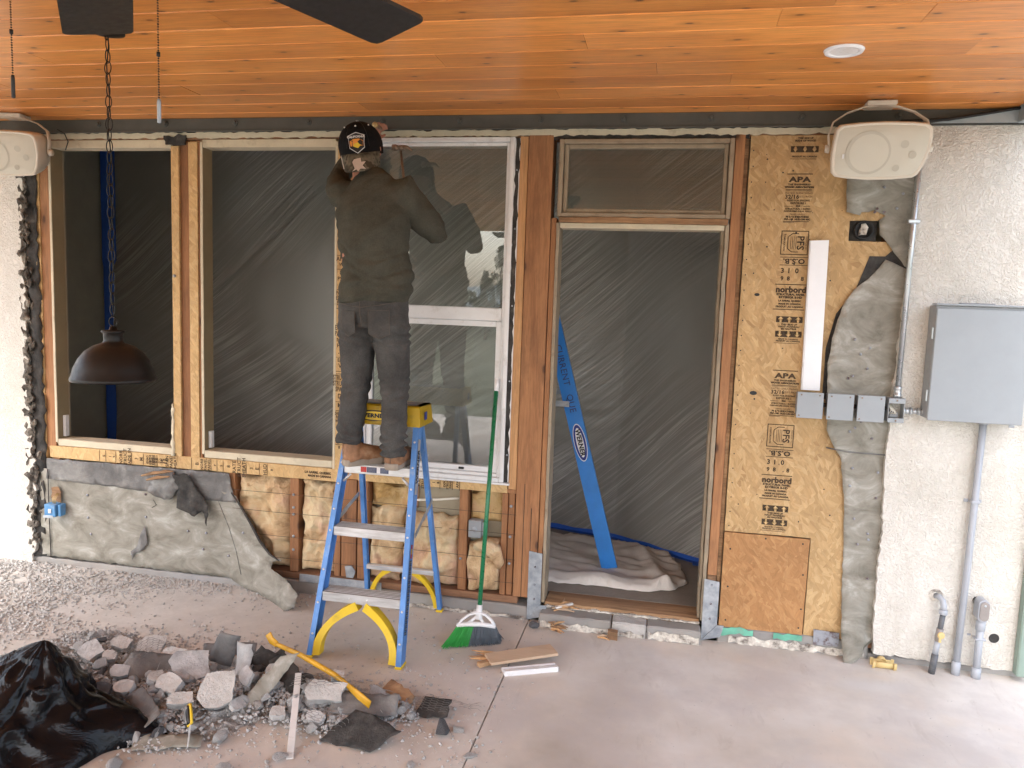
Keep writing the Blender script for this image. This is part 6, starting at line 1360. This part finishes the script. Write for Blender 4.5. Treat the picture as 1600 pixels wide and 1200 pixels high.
for k in range(1500):
    u = random.random(); w_ = random.uniform(-.013, .013); a = V(-.955+.188*u, -.384+.031*u+w_, .088); fl_ = (u-.42); b = V(-1.005+.268*u+random.gauss(0, .004), -.452+.125*u+w_*2.6+random.gauss(0, .004), random.uniform(.001, .012)); m_ = a.lerp(b, .5)+V(0, -.008, -.004)
    tgt = bg_ if u < .44 else bk_
    d = (b-a).normalized().cross(V(0, 1, 0)).normalized()*.0012; e = V(0, .0012, 0)
    P_ = [[tgt.verts.new(p+o_*q) for o_ in (d, e, -d, -e)] for p, q in ((a, 1), (m_, 1), (b, .8))]
    for i in range(2):
        for q in range(4): tgt.faces.new((P_[i][q], P_[i][(q+1) % 4], P_[i+1][(q+1) % 4], P_[i+1][q]))
for b_, m_, nm in ((bg_, 'bristleg', 'green'), (bk_, 'bristlek', 'dark grey')):
    o = bm_obj('bristles', b_, M[m_], br); o['label'] = nm+' bristles'; o['kind'] = 'stuff'
# ================================================================== BOARDS ON THE FLOOR
def plankf(name, label, cx, cy, z, L, w, h, rz, mat, tilt=0, cat='board'):
    bm = bmesh.new(); bm_box(bm, -L/2, L/2, -w/2, w/2, 0, h); bmesh.ops.bevel(bm, geom=list(bm.edges), offset=.0012, segments=1, affect='EDGES')
    bm.transform(Matrix.Translation((cx, cy, z)) @ Matrix.Rotation(R(rz), 4, 'Z') @ Matrix.Rotation(R(tilt), 4, 'Y')); return tag(bm_obj(name, bm, M[mat], None), label, cat)
plankf('wood_offcut', 'flat tan board offcut lying on the patio right of the broom', -.60, -.505, .028, .34, .105, .014, 31, 'cardboard', -1)
mo = root('wood_moulding', 'white painted moulding lying under the tan offcut right of the broom', 'moulding', (-.56, -.57, 0))
bm = bmesh.new(); prof = [(-.035, .0), (.035, 0), (.035, .012), (.018, .018), (.008, .014), (-.012, .022), (-.035, .024)]; A = [bm.verts.new((-.13, y, z)) for y, z in prof]; B = [bm.verts.new((.13, y, z)) for y, z in prof]; bm.faces.new(A); bm.faces.new(B[::-1])
for i in range(7): bm.faces.new((A[i], B[i], B[(i+1) % 7], A[(i+1) % 7]))
bm.transform(Matrix.Translation((-.545, -.585, .0)) @ Matrix.Rotation(R(26), 4, 'Z')); bm_obj('moulding_strip', bm, M['vinyl'], mo)
plankf('wood_offcut', 'splintered brown stick with a broken end beside the white moulding', -.715, -.56, .006, .20, .028, .022, 48, 'rot', 2)
random.seed(2)
sp = root('splintered_board', 'frayed pale splintered board end poking out left of the tan offcut', 'wood scrap', (-.75, -.54, 0))
for k in range(9):
    a = V(-.70+random.uniform(-.02, .03), -.52+random.uniform(-.03, .02), .018+random.uniform(-.01, .012)); b = a+V(-.11-random.random()*.04, -.01+random.uniform(-.03, .02), -.004); tube('splinter', [a, a.lerp(b, .6), b], [.007, .006, .0012], M['studpale'] if k % 3 else M['rot'], sp, 6, False, ry=[.004, .003, .001])
def scrap(label, x, y, n, L, mat, seed, z=.004, nm='wood_scrap'):
    random.seed(seed); o = root(nm, label, 'wood scrap', (x, y, z))
    for k in range(n):
        a = V(x+random.gauss(0, .012), y+random.gauss(0, .008), z+.004+k*.0035); an = random.gauss(.2, .6); b = a+V(math.cos(an), math.sin(an)*.8, random.uniform(-.03, .1))*L*random.uniform(.6, 1.1)
        b.z = max(z, b.z); tube('sliver', [a, a.lerp(b, .5)+V(0, 0, .006), b], [.004, .007, .002], M[mat if k % 3 else 'studpale'], o, 5, False, ry=[.0025]*3)
scrap('fan-shaped brown wood scrap on the floor in front of the left sill block', -.50, -.135, 12, .085, 'rot', 3); scrap('heap of pale wood slivers on the left end of the doorstep', -.50, -.03, 10, .11, 'cardboard', 5, .074); scrap('thin wood sliver on the floor before the doorway', -.27, -.135, 2, .07, 'cardboard', 6)
b_ = box('wood_scrap', -.215, -.165, -.150, -.115, .0, .045, M['rot'], wob=.006, cuts=5); tag(b_, 'small brown wood block standing before the middle sill block', 'wood scrap')
plankf('wood_scrap', 'short white splinter lying on top of the left end of the doorstep', -.46, -.02, .10, .10, .016, .010, 28, 'stickw', -8, 'wood scrap')
rk = bmesh.new(); bmesh.ops.create_icosphere(rk, subdivisions=2, radius=.026, matrix=Matrix.Translation((-.605, -.115, .018)) @ Matrix.Diagonal((1.1, .9, .7, 1)))
for v in rk.verts: v.co += Vector(noise.noise_vector(v.co*40))*.007
tag(bm_obj('stone', rk, M['rubd'], smooth=False), 'round dark stone at the left foot of the doorstep', 'stone')
# ================================================================== RUBBLE PILE
random.seed(77)
SP = [(-2.55, -1.02, .30, .10), (-2.25, -1.15, .30, .10), (-2.0, -1.22, .28, .10), (-1.8, -1.27, .26, .085), (-1.62, -1.12, .22, .07), (-1.75, -.98, .16, .05), (-1.42, -1.12, .20, .06), (-1.25, -1.2, .18, .045), (-1.9, -1.5, .14, .03), (-1.10, -1.12, .15, .03)]
def ph(x, y):
    h = 0
    for cx, cy, r_, a in SP: d = ((x-cx)**2+((y-cy)*1.25)**2)/(r_*r_); h = max(h, a*math.exp(-d*1.3)) if d > .3 else max(h, a*math.exp(-.39))
    return h
bm = bmesh.new(); G = {}; nx, ny = 150, 80
for i in range(nx+1):
    for j in range(ny+1):
        x = -3.0+2.1*i/nx; y = -1.75+1.0*j/ny; h_ = ph(x, y); h2 = h_-.018+.020*noise.noise(Vector((x*22, y*22, 0)))*min(1, h_/.02)+.012*noise.noise(Vector((x*55, y*55, 0)))*min(1, h_/.02); G[i, j] = (bm.verts.new((x, y, h2)), h_)
for i in range(nx):
    for j in range(ny):
        q = [G[i, j], G[i+1, j], G[i+1, j+1], G[i, j+1]]
        if max(k[1] for k in q) > .012: bm.faces.new([k[0] for k in q])
for v in [v for v in bm.verts if not v.link_faces]: bm.verts.remove(v)
o = bm_obj('rubble_bed', bm, M['mound']); o['kind'] = 'stuff'; o['label'] = 'bed of crushed mortar under the rubble pile'
def rockmesh(seed, flat=.65):
    random.seed(seed); bm = bmesh.new()
    for k in range(13):
        p = Vector((random.gauss(0, 1), random.gauss(0, 1), random.gauss(0, 1))).normalized(); bm.verts.new(Vector((p.x*random.uniform(.8, 1.1), p.y*random.uniform(.6, .95), p.z*flat)))
    r_ = bmesh.ops.convex_hull(bm, input=bm.verts[:]); bmesh.ops.bevel(bm, geom=bm.edges[:], offset=.06, segments=1, affect='EDGES')
    me = bpy.data.meshes.new('rubble_stone'); bm.to_mesh(me); bm.free(); return me
RM = [rockmesh(s, random.choice((.5, .65, .8))) for s in range(12)]; RD = []
for i, me in enumerate(RM): me.materials.append(M['rub'])
for me in RM[:4]:
    c = me.copy(); c.materials.clear(); c.materials.append(M['rubd']); RD.append(c)
random.seed(78); n = 0; tries = 0
while n < 285 and tries < 9000:
    tries += 1
    cx, cy, r_, a = random.choice(SP); x = cx+random.gauss(0, r_*.52); y = cy+random.gauss(0, r_*.36)
    if x < -2.75 or y < -1.66: continue
    h_ = ph(x, y); 
    if h_ < .006 and random.random() < .93: continue
    s = random.choice((.015, .018, .022, .027, .033, .040))*random.uniform(.8, 1.2)
    dark = random.random() < .12; me = random.choice(RD if dark else RM); o = bpy.data.objects.new('rubble_stone', me); COL.objects.link(o)
    o.location = (x, y, max(h_-.002, 0)+s*.52); o.scale = (s, s, s*random.uniform(.7, 1)); o.rotation_euler = (random.gauss(0, .5), random.gauss(0, .5), random.uniform(0, 6.28))
    tag(o, 'small dark grey lump of rubble in the pile beside the black bag' if dark else 'small grey lump of broken mortar in the pile beside the black bag', 'rubble', 'small dark lumps in the rubble pile' if dark else 'small grey lumps in the rubble pile'); n += 1
for lab, x, y, s, me in (('single grey stone lying on the slab joint near the bottom edge', -.645, -1.325, .032, 2), ('white stone on bare concrete between the pile and the slab joint', -.84, -1.44, .022, 5), ('small stone right of the slab joint at the bottom edge', -.50, -1.40, .017, 4), ('black lump at the right tip of the rubble pile', -.80, -1.19, .050, 'd'), ('grey stone beside the black lump at the tip of the pile', -.735, -1.165, .030, 3), ('grey stone in front of the pile near the bottom edge, left of the white stick', -1.46, -1.66, .050, 6), ('grey stone directly beside the yellow-handled knife blade', -1.60, -1.47, .042, 7), ('lone grey stone between the pile and the bottom edge, below the pale slab', -1.32, -1.52, .034, 8), ('flat grey stone at the bottom edge beside the black bag', -1.86, -1.72, .045, 1)):
    o = bpy.data.objects.new('rubble_stone', RD[1] if me == 'd' else RM[me]); COL.objects.link(o); o.location = (x, y, s*.45); o.scale = (s*1.15, s*.9, s*.75); o.rotation_euler = (.2, .1, x*9); tag(o, lab, 'rubble')
vb, fb = [], []
for me in RM[:6]: vb.append([v.co.copy() for v in me.vertices]); fb.append([tuple(p.vertices) for p in me.polygons])
VV, FF = [], []; q = 0
while q < 5200:
    cx, cy, r_, a = random.choice(SP); x = cx+random.gauss(0, r_*.6); y = cy+random.gauss(0, r_*.42); h_ = ph(x, y)
    if x < -2.75 or h_ < .004 or y < -1.7: continue
    s = random.uniform(.004, .0125); k = random.randrange(6); m3 = Matrix.Rotation(random.uniform(0, 6.28), 3, 'Z') @ Matrix.Rotation(random.gauss(0, .7), 3, 'X'); b0 = len(VV); o3 = Vector((x, y, h_+s*.5))
    VV.extend([m3 @ c*s+o3 for c in vb[k]]); FF.extend([tuple(i+b0 for i in f) for f in fb[k]]); q += 1
me = bpy.data.meshes.new('bits'); me.from_pydata(VV, [], FF); o = link('rubble_bits', me, M['rub']); o['kind'] = 'stuff'; o['label'] = 'small angular bits filling the rubble pile'
# large broken stucco slabs
def chunk(label, x, y, z, L, w, h, rz, tx, ty, mat='rubw', seed=0, name='stucco_chunk'):
    random.seed(seed); k = 9; ol = []
    for i in range(k):
        a = 2*math.pi*i/k; q = max(abs(math.cos(a)), abs(math.sin(a))); r_ = random.uniform(.82, 1.08)/q; ol.append((math.cos(a)*r_*L/2, math.sin(a)*r_*w/2))
    ol = rough(ol, .006, .018, seed)
    bm = bmesh.new(); A = [bm.verts.new((p[0]*.95, p[1]*.95, -h/2+random.uniform(-.003, .003))) for p in ol]; B = [bm.verts.new((p[0], p[1], h/2+.002*noise.noise(Vector((p[0]*60, p[1]*60, seed))))) for p in ol]; n = len(ol)
    fb = bm.faces.new(A[::-1]); ft = bm.faces.new(B); side = []
    for i in range(n): side.append(bm.faces.new((A[i], A[(i+1) % n], B[(i+1) % n], B[i])))
    for f in side+[fb]: f.material_index = 1
    bmesh.ops.triangulate(bm, faces=[fb, ft])
    bm.transform(Matrix.Translation((x, y, z)) @ Matrix.Rotation(R(rz), 4, 'Z') @ Matrix.Rotation(R(tx), 4, 'X') @ Matrix.Rotation(R(ty), 4, 'Y'))
    return tag(bm_obj(name, bm, [M[mat], M['rub'] if mat == 'rubw' else M[mat]]), label, 'rubble')
chunk('white textured stucco chunk at the back left of the pile, nearest the bag peak', -2.20, -1.06, .115, 0.116, 0.112, .03, 20, 38, 8, seed=1)
chunk('pale stucco chunk leaning behind the large grey slab', -2.07, -1.08, .105, 0.112, 0.077, .03, -10, 30, 0, seed=2)
chunk('large flat grey slab tilted in the middle of the rubble pile', -1.93, -1.17, .122, 0.172, 0.146, .012, 38, 34, 8, 'rub', 3, 'grey_slab')
chunk('long white stucco chunk with a straight break line below the grey slab', -1.93, -1.30, .105, 0.138, 0.077, .030, -22, 32, 4, seed=4)
chunk('small white stucco chunk touching the yellow knife handle', -1.83, -1.38, .085, 0.095, 0.056, .035, 35, 30, 0, seed=5)
chunk('largest white stucco chunk, standing tilted right of the yellow knife', -1.715, -1.31, .11, 0.142, 0.150, .035, 28, 42, -6, seed=6)
chunk('square pale stucco chunk at the left of the pile near the bag', -2.10, -1.36, .09, 0.086, 0.065, .035, 10, 28, 0, seed=7)
chunk('white stucco chunk under the yellow bar', -1.31, -1.17, .085, 0.172, 0.090, .045, 8, 34, 5, seed=8)
chunk('small white lump of stucco above the yellow bar', -1.33, -.99, .06, 0.060, 0.052, .04, 20, 20, 5, seed=9)
chunk('pale flat chunk behind the pendant side of the pile', -2.36, -1.05, .11, 0.095, 0.060, .03, 0, 25, 10, seed=12)
chunk('grey mortar slab at the far left of the pile beside the bag', -2.45, -1.13, .10, 0.138, 0.086, .02, -30, 25, 8, 'rub', 14, 'grey_slab')
for lab, x, y, z, L, w, h, rz, tx, m_, sd_ in (
 ('small grey mortar slab between the white chunk and the bag', -2.20, -1.26, .10, .09, .06, .022, 20, 30, 'rub', 31), ('thin grey shard standing behind the largest white chunk', -1.66, -1.17, .11, .09, .07, .015, -35, 55, 'rub', 32),
 ('small pale chunk in front of the large grey slab', -2.02, -1.27, .10, .07, .055, .03, 60, 20, 'rubw', 33), ('dark grey slab fragment left of the square pale chunk', -2.19, -1.38, .08, .08, .06, .02, 5, 35, 'rubd', 34),
 ('small pale chunk at the foot of the white stick', -1.45, -1.30, .045, .06, .05, .028, 30, 20, 'rubw', 35), ('grey shard beside the olive paper triangle', -1.62, -1.31, .06, .07, .05, .02, 80, 35, 'rub', 36),
 ('small white chunk behind the bag peak at the back of the pile', -2.32, -1.17, .11, .06, .05, .025, 15, 30, 'rubw', 37), ('grey slab fragment right of the white stick', -1.29, -1.29, .045, .08, .05, .022, -15, 25, 'rub', 38),
 ('pale chunk tucked under the yellow bar claw end', -1.58, -1.08, .10, .08, .06, .03, 40, 35, 'rubw', 39)): chunk(lab, x, y, z, L, w, h, rz, tx, 4, m_, sd_, 'stucco_chunk' if m_ == 'rubw' else 'grey_slab')
# scraps of paper and felt
def scrapsheet(label, ol, x, y, z, rz, tx, ty, mat, curl=0, seed=0, nm='torn_paper'):
    random.seed(seed); ol = rough(ol, .006, .02, seed)
    o = sheet(nm, ol, 0, .002, M[mat], None, lambda a, b: (0, .018*nz(a, b, 8, seed)+curl*a*a, 0), .02)
    o.data.transform(Matrix.Translation((x, y, z)) @ Matrix.Rotation(R(rz), 4, 'Z') @ Matrix.Rotation(R(tx), 4, 'X') @ Matrix.Rotation(R(ty), 4, 'Y')); return tag(o, label, 'building paper scrap')
scrapsheet('olive brown triangle of building paper leaning right of the largest stucco chunk', [(-.10, -.13), (-.02, -.15), (.14, .12), (.06, .10)], -1.575, -1.20, .115, 12, -38, 0, 'paper', 0, 1)
scrapsheet('long dark brown felt strip sloping under the yellow bar', [(-.20, -.03), (.20, -.05), (.22, .04), (-.18, .05)], -1.56, -1.04, .095, -35, -62, 8, 'felt', 1.0, 2)
scrapsheet('curled white paper scrap standing up behind the grey slab', [(-.06, -.06), (.05, -.07), (.06, .07), (-.03, .08)], -1.87, -1.02, .13, 10, -10, 12, 'paperdark', 6, 3)
scrapsheet('curled brown paper scrap beside the white curled scrap', [(-.04, -.08), (.05, -.06), (.06, .06), (-.03, .07)], -1.77, -1.05, .12, -30, -15, -14, 'rub', 8, 4)
scrapsheet('thick grey felt strip at the back of the pile', [(-.12, -.03), (.12, -.03), (.12, .03), (-.12, .02)], -1.92, -.88, .07, 22, -40, 4, 'paperdark', 1, 5)
scrapsheet('large dark felt flap at the front right of the pile', [(-.12, -.09), (.10, -.07), (.17, .05), (-.06, .08)], -1.10, -1.32, .045, -12, -66, 0, 'felt', .5, 6)
scrapsheet('crumpled grey felt lying right of the white chunk under the bar', [(-.14, -.05), (.14, -.04), (.14, .05), (-.12, .06)], -1.13, -1.18, .065, 8, -60, 0, 'paperdark', 0, 7)
scrapsheet('black felt scrap under the chicken wire at the right of the pile', [(-.07, -.06), (.07, -.05), (.06, .06), (-.06, .06)], -.865, -1.06, .03, 0, -80, 0, 'felt', 0, 8)
scrapsheet('brown curled bark-like scrap at the back right of the pile', [(-.09, -.02), (.09, -.04), (.09, .02), (-.08, .04)], -1.06, -.985, .035, -28, -60, 0, 'rot', 3, 9)
scrapsheet('dark grey felt strip below the square pale chunk', [(-.13, -.03), (.12, -.05), (.13, .02), (-.10, .04)], -1.93, -1.44, .075, -28, -50, 4, 'paperdark', -2, 10)
scrapsheet('olive paper strip lying flat below the yellow knife', [(-.13, -.04), (.12, -.02), (.12, .03), (-.12, .04)], -1.76, -1.55, .022, 16, -75, 0, 'paper', 0, 11)
scrapsheet('dusty brown paper draped over the back of the pile', [(-.14, -.08), (.10, -.07), (.12, .06), (-.08, .09)], -2.11, -1.20, .10, 20, -60, 0, 'paperdark', 0, 12)
scrapsheet('dark curled felt directly behind the yellow bar end', [(-.07, -.05), (.08, -.05), (.07, .06), (-.05, .05)], -1.72, -.95, .07, -20, -30, 10, 'felt', 4, 13)
# yellow bar, stick, knife
yb = root('pry_bar', 'long scuffed yellow painted bar lying across the top of the pile', 'pry bar', (-1.43, -1.0, .1))
tube('shaft', [(-1.66, -.915, .135), (-1.50, -1.0, .145), (-1.30, -1.09, .125), (-1.21, -1.135, .105)], [.010, .0115, .0115, .011], M['yellowold'], yb, 10, ry=[.009, .011, .011, .008]); tube('blade', [(-1.21, -1.135, .105), (-1.15, -1.165, .085), (-1.10, -1.19, .07)], [.013, .020, .021], M['yellowold'], yb, 10, ry=[.009, .006, .003])
tube('claw', [(-1.66, -.915, .135), (-1.70, -.892, .14), (-1.72, -.885, .165)], [.014, .02, .018], M['yellowold'], yb, 10, ry=[.010, .006, .004])
plankf('wooden_stick', 'flat white wooden stick leaning down the front of the pile', -1.375, -1.30, .055, .46, .026, .005, -67, 'stickw', 14, 'stick')
kn = root('putty_knife', 'small knife with a black and yellow handle stuck in the rubble', 'knife', (-1.70, -1.47, .06))
tube('handle', [(-1.780, -1.400, .075), (-1.755, -1.435, .078), (-1.722, -1.480, .062)], [.010, .0125, .009], M['black'], kn, 10); tube('yellow_edge', [(-1.785, -1.394, .080), (-1.770, -1.400, .090), (-1.742, -1.438, .088), (-1.710, -1.482, .066), (-1.722, -1.492, .056)], [.005, .0055, .0055, .006, .005], M['yellow'], kn, 8)
tube('blade', [(-1.715, -1.488, .058), (-1.695, -1.52, .045), (-1.665, -1.575, .03)], [.008, .011, .009], M['alu'], kn, 8, False, ry=[.0012]*3)
# chicken wire
def mesh_wire(label, cx, cy, z, rz, nx_, ny_, s, seed, amp=.02):
    random.seed(seed); bm = bmesh.new(); c_, s_ = math.cos(R(rz)), math.sin(R(rz))
    def P(a, b): x = a*c_-b*s_; y = a*s_+b*c_; return Vector((cx+x, cy+y, z+max(-z+.003, amp*noise.noise(Vector((a*9, b*9, seed)))+amp*.6)))
    for i in range(nx_):
        for j in range(ny_):
            ox = (i-nx_/2)*s*1.5; oy = (j-ny_/2)*s*1.732*.6+(s*.52 if i % 2 else 0)
            if random.random() < .12: continue
            v = [(ox-s, oy), (ox-s/2, oy+s*.52), (ox+s/2, oy+s*.52), (ox+s, oy)]
            for p, q in zip(v, v[1:]): bm_tube(bm, [P(*p), P(*q)], .0009, 3, cap=False)
    return tag(bm_obj('chicken_wire', bm, M['wire']), label, 'wire mesh')
mesh_wire('chicken wire over the black felt scrap at the right tip of the pile', -.88, -1.07, .04, 5, 7, 7, .017, 1); mesh_wire('springy loop of chicken wire right of the felt scrap, on bare concrete', -.74, -1.02, .012, 10, 4, 3, .026, 2, .03)
mesh_wire('tangled lath wire in the grey rubble behind the bag', -2.16, -1.16, .13, 30, 8, 6, .016, 3, .05); mesh_wire('lath wire between the white stick and the dark felt flap', -1.22, -1.33, .05, -20, 7, 5, .018, 4, .05); mesh_wire('lath wire across the white chunk under the bar', -1.32, -1.17, .12, 10, 6, 4, .022, 5, .02)
# gravel crumbs scattered over the slab, thick toward the left wall
random.seed(99); bm = bmesh.new(); ico = [Vector(p).normalized() for p in ((1, 0, .2), (-1, .2, 0), (.1, 1, 0), (0, -1, .2), (.2, .1, 1), (0, 0, -1))]; FC = ((4, 0, 2), (4, 2, 1), (4, 1, 3), (4, 3, 0), (5, 2, 0), (5, 1, 2), (5, 3, 1), (5, 0, 3)); n = 0; verts = []; faces = []
def crumb(x, y, s, z=0):
    b = len(verts); a = random.uniform(0, 6.28); c_, s_ = math.cos(a), math.sin(a)
    for p in ico:
        k = random.uniform(.7, 1.25); q = Vector((p.x*k*s, p.y*k*s*.8, p.z*k*s*.6)); verts.append((x+q.x*c_-q.y*s_, y+q.x*s_+q.y*c_, z+s*.3+q.z))
    faces.extend([(b+i, b+j, b+k) for i, j, k in FC])
while n < 26000:
    x = random.uniform(-4.3, -.5); y = random.uniform(-2.2, -.02)
    dens = max(0, min(1, (-1.75-x)/1.4))**1.3; wallside = math.exp(-((y+.05)/.14)**2)*(1 if x < -1.9 else .25); left = max(0, min(1, (-2.7-x)/.7)); back = math.exp(-((y+.9-.15*x/3)/.25)**2)*.35*(1 if -2.9 < x < -1.9 else 0)
    pile = .55*math.exp(-(((x+1.75)/.75)**2+((y+1.15)/.36)**2))
    d = .015+.05*dens+.75*wallside*dens**.4+left*.75*(.4+.9*max(0, noise.noise(Vector((x*3, y*3, 1)))+.4))+back+pile
    if noise.noise(Vector((x*2.3, y*4.5, 8))) > .12: d *= .35
    if random.random() > d: continue
    crumb(x, y, random.choice((.002, .003, .004, .005, .007, .010))*random.uniform(.7, 1.25)*(1.25 if x < -3 else 1), ph(x, y) if pile > .2 else 0); n += 1
me = bpy.data.meshes.new('gravel'); me.from_pydata(verts, [], faces); o = link('mortar_crumbs', me, M['gravel']); o['kind'] = 'stuff'; o['label'] = 'mortar crumbs and gravel scattered over the concrete'
verts = []; faces = []
for k in range(500): crumb(random.uniform(-2.2, 1.6), random.uniform(-2.3, -.05), random.uniform(.0012, .0035))
me = bpy.data.meshes.new('grit'); me.from_pydata(verts, [], faces); o = link('loose_grit', me, M['gravel']); o['kind'] = 'stuff'; o['label'] = 'fine grit specks on the swept concrete'
# ================================================================== BLACK BAG
def bag():
    bm = bmesh.new(); n, m_ = 150, 90; G = []
    cx, cy = -2.50, -1.62
    for j in range(m_+1):
        v = j/m_; row = []
        for i in range(n):
            a = 2*math.pi*i/n; dx, dy = math.cos(a), math.sin(a)
            rb = .47+.08*noise.noise(Vector((dx*1.2, dy*1.2, 3)))
            da = math.atan2(math.sin(a-R(14)), math.cos(a-R(14))); rb += .22*math.exp(-(da/.20)**2)*max(0, 1-v*2.2); da2 = math.atan2(math.sin(a-R(-25)), math.cos(a-R(-25))); rb += .05*math.exp(-(da2/.5)**2)
            prof = .62*(1-v)**.75+.38*(1-v)**2.2; r_ = rb*prof
            kx = cx+(-2.25-cx)*v**.9; ky = cy+.02*v
            aw = a+.5*noise.noise(Vector((dx*1.5, dy*1.5, v*2.2)))+.25*v
            rid = 0
            for fr, am, sd_ in ((5, .060, 0), (9, .034, 1.3), (17, .016, 2.1)):
                q = abs(math.sin(aw*fr/2+sd_+2.2*noise.noise(Vector((v*2.4, dx*2, sd_+dy*2))))); rid += am*(1-q**.6)
            crm = abs(noise.noise(Vector((dx*2.4+v*2, dy*2.4, v*4))))*.12+abs(noise.noise(Vector((dx*6, dy*6+v*4, v*7))))*.016
            env = min(1, v*5)*(1-.45*v)
            r2 = r_*(1+(rid*2.2-crm*1.9-.02)*env)
            z = .385*(v**.72)-.02*rid; z2 = z+.030*noise.noise(Vector((dx*2.4, dy*2.4, v*4)))*(1 if 0 < v < .85 else 0)-crm*.22*env
            row.append(bm.verts.new((kx+dx*r2*1.05, ky+dy*r2*.80, max(.002, z2))))
        G.append(row)
    for j in range(m_):
        for i in range(n): bm.faces.new((G[j][i], G[j][(i+1) % n], G[j+1][(i+1) % n], G[j+1][i]))
    bmesh.ops.remove_doubles(bm, verts=bm.verts, dist=.0005)
    tag(bm_obj('rubbish_bag', bm, M['bag'], smooth=True), 'glossy black plastic rubbish bag slumped in the lower left corner', 'bag')
bag()
for x, y, lab in ((-4.75, -6.5, 'far left wooden porch post behind the photographer'), (1.36, -6.5, 'far right wooden porch post behind the photographer')):
    o = root('porch_post', lab, 'post', (x, y, 0)); box('shaft', x-.07, x+.07, y-.07, y+.07, .02, 2.69, M['beam'], o, .006); box('base', x-.1, x+.1, y-.1, y+.1, .0, .0195, M['beam'], o, .003)
flush_text()
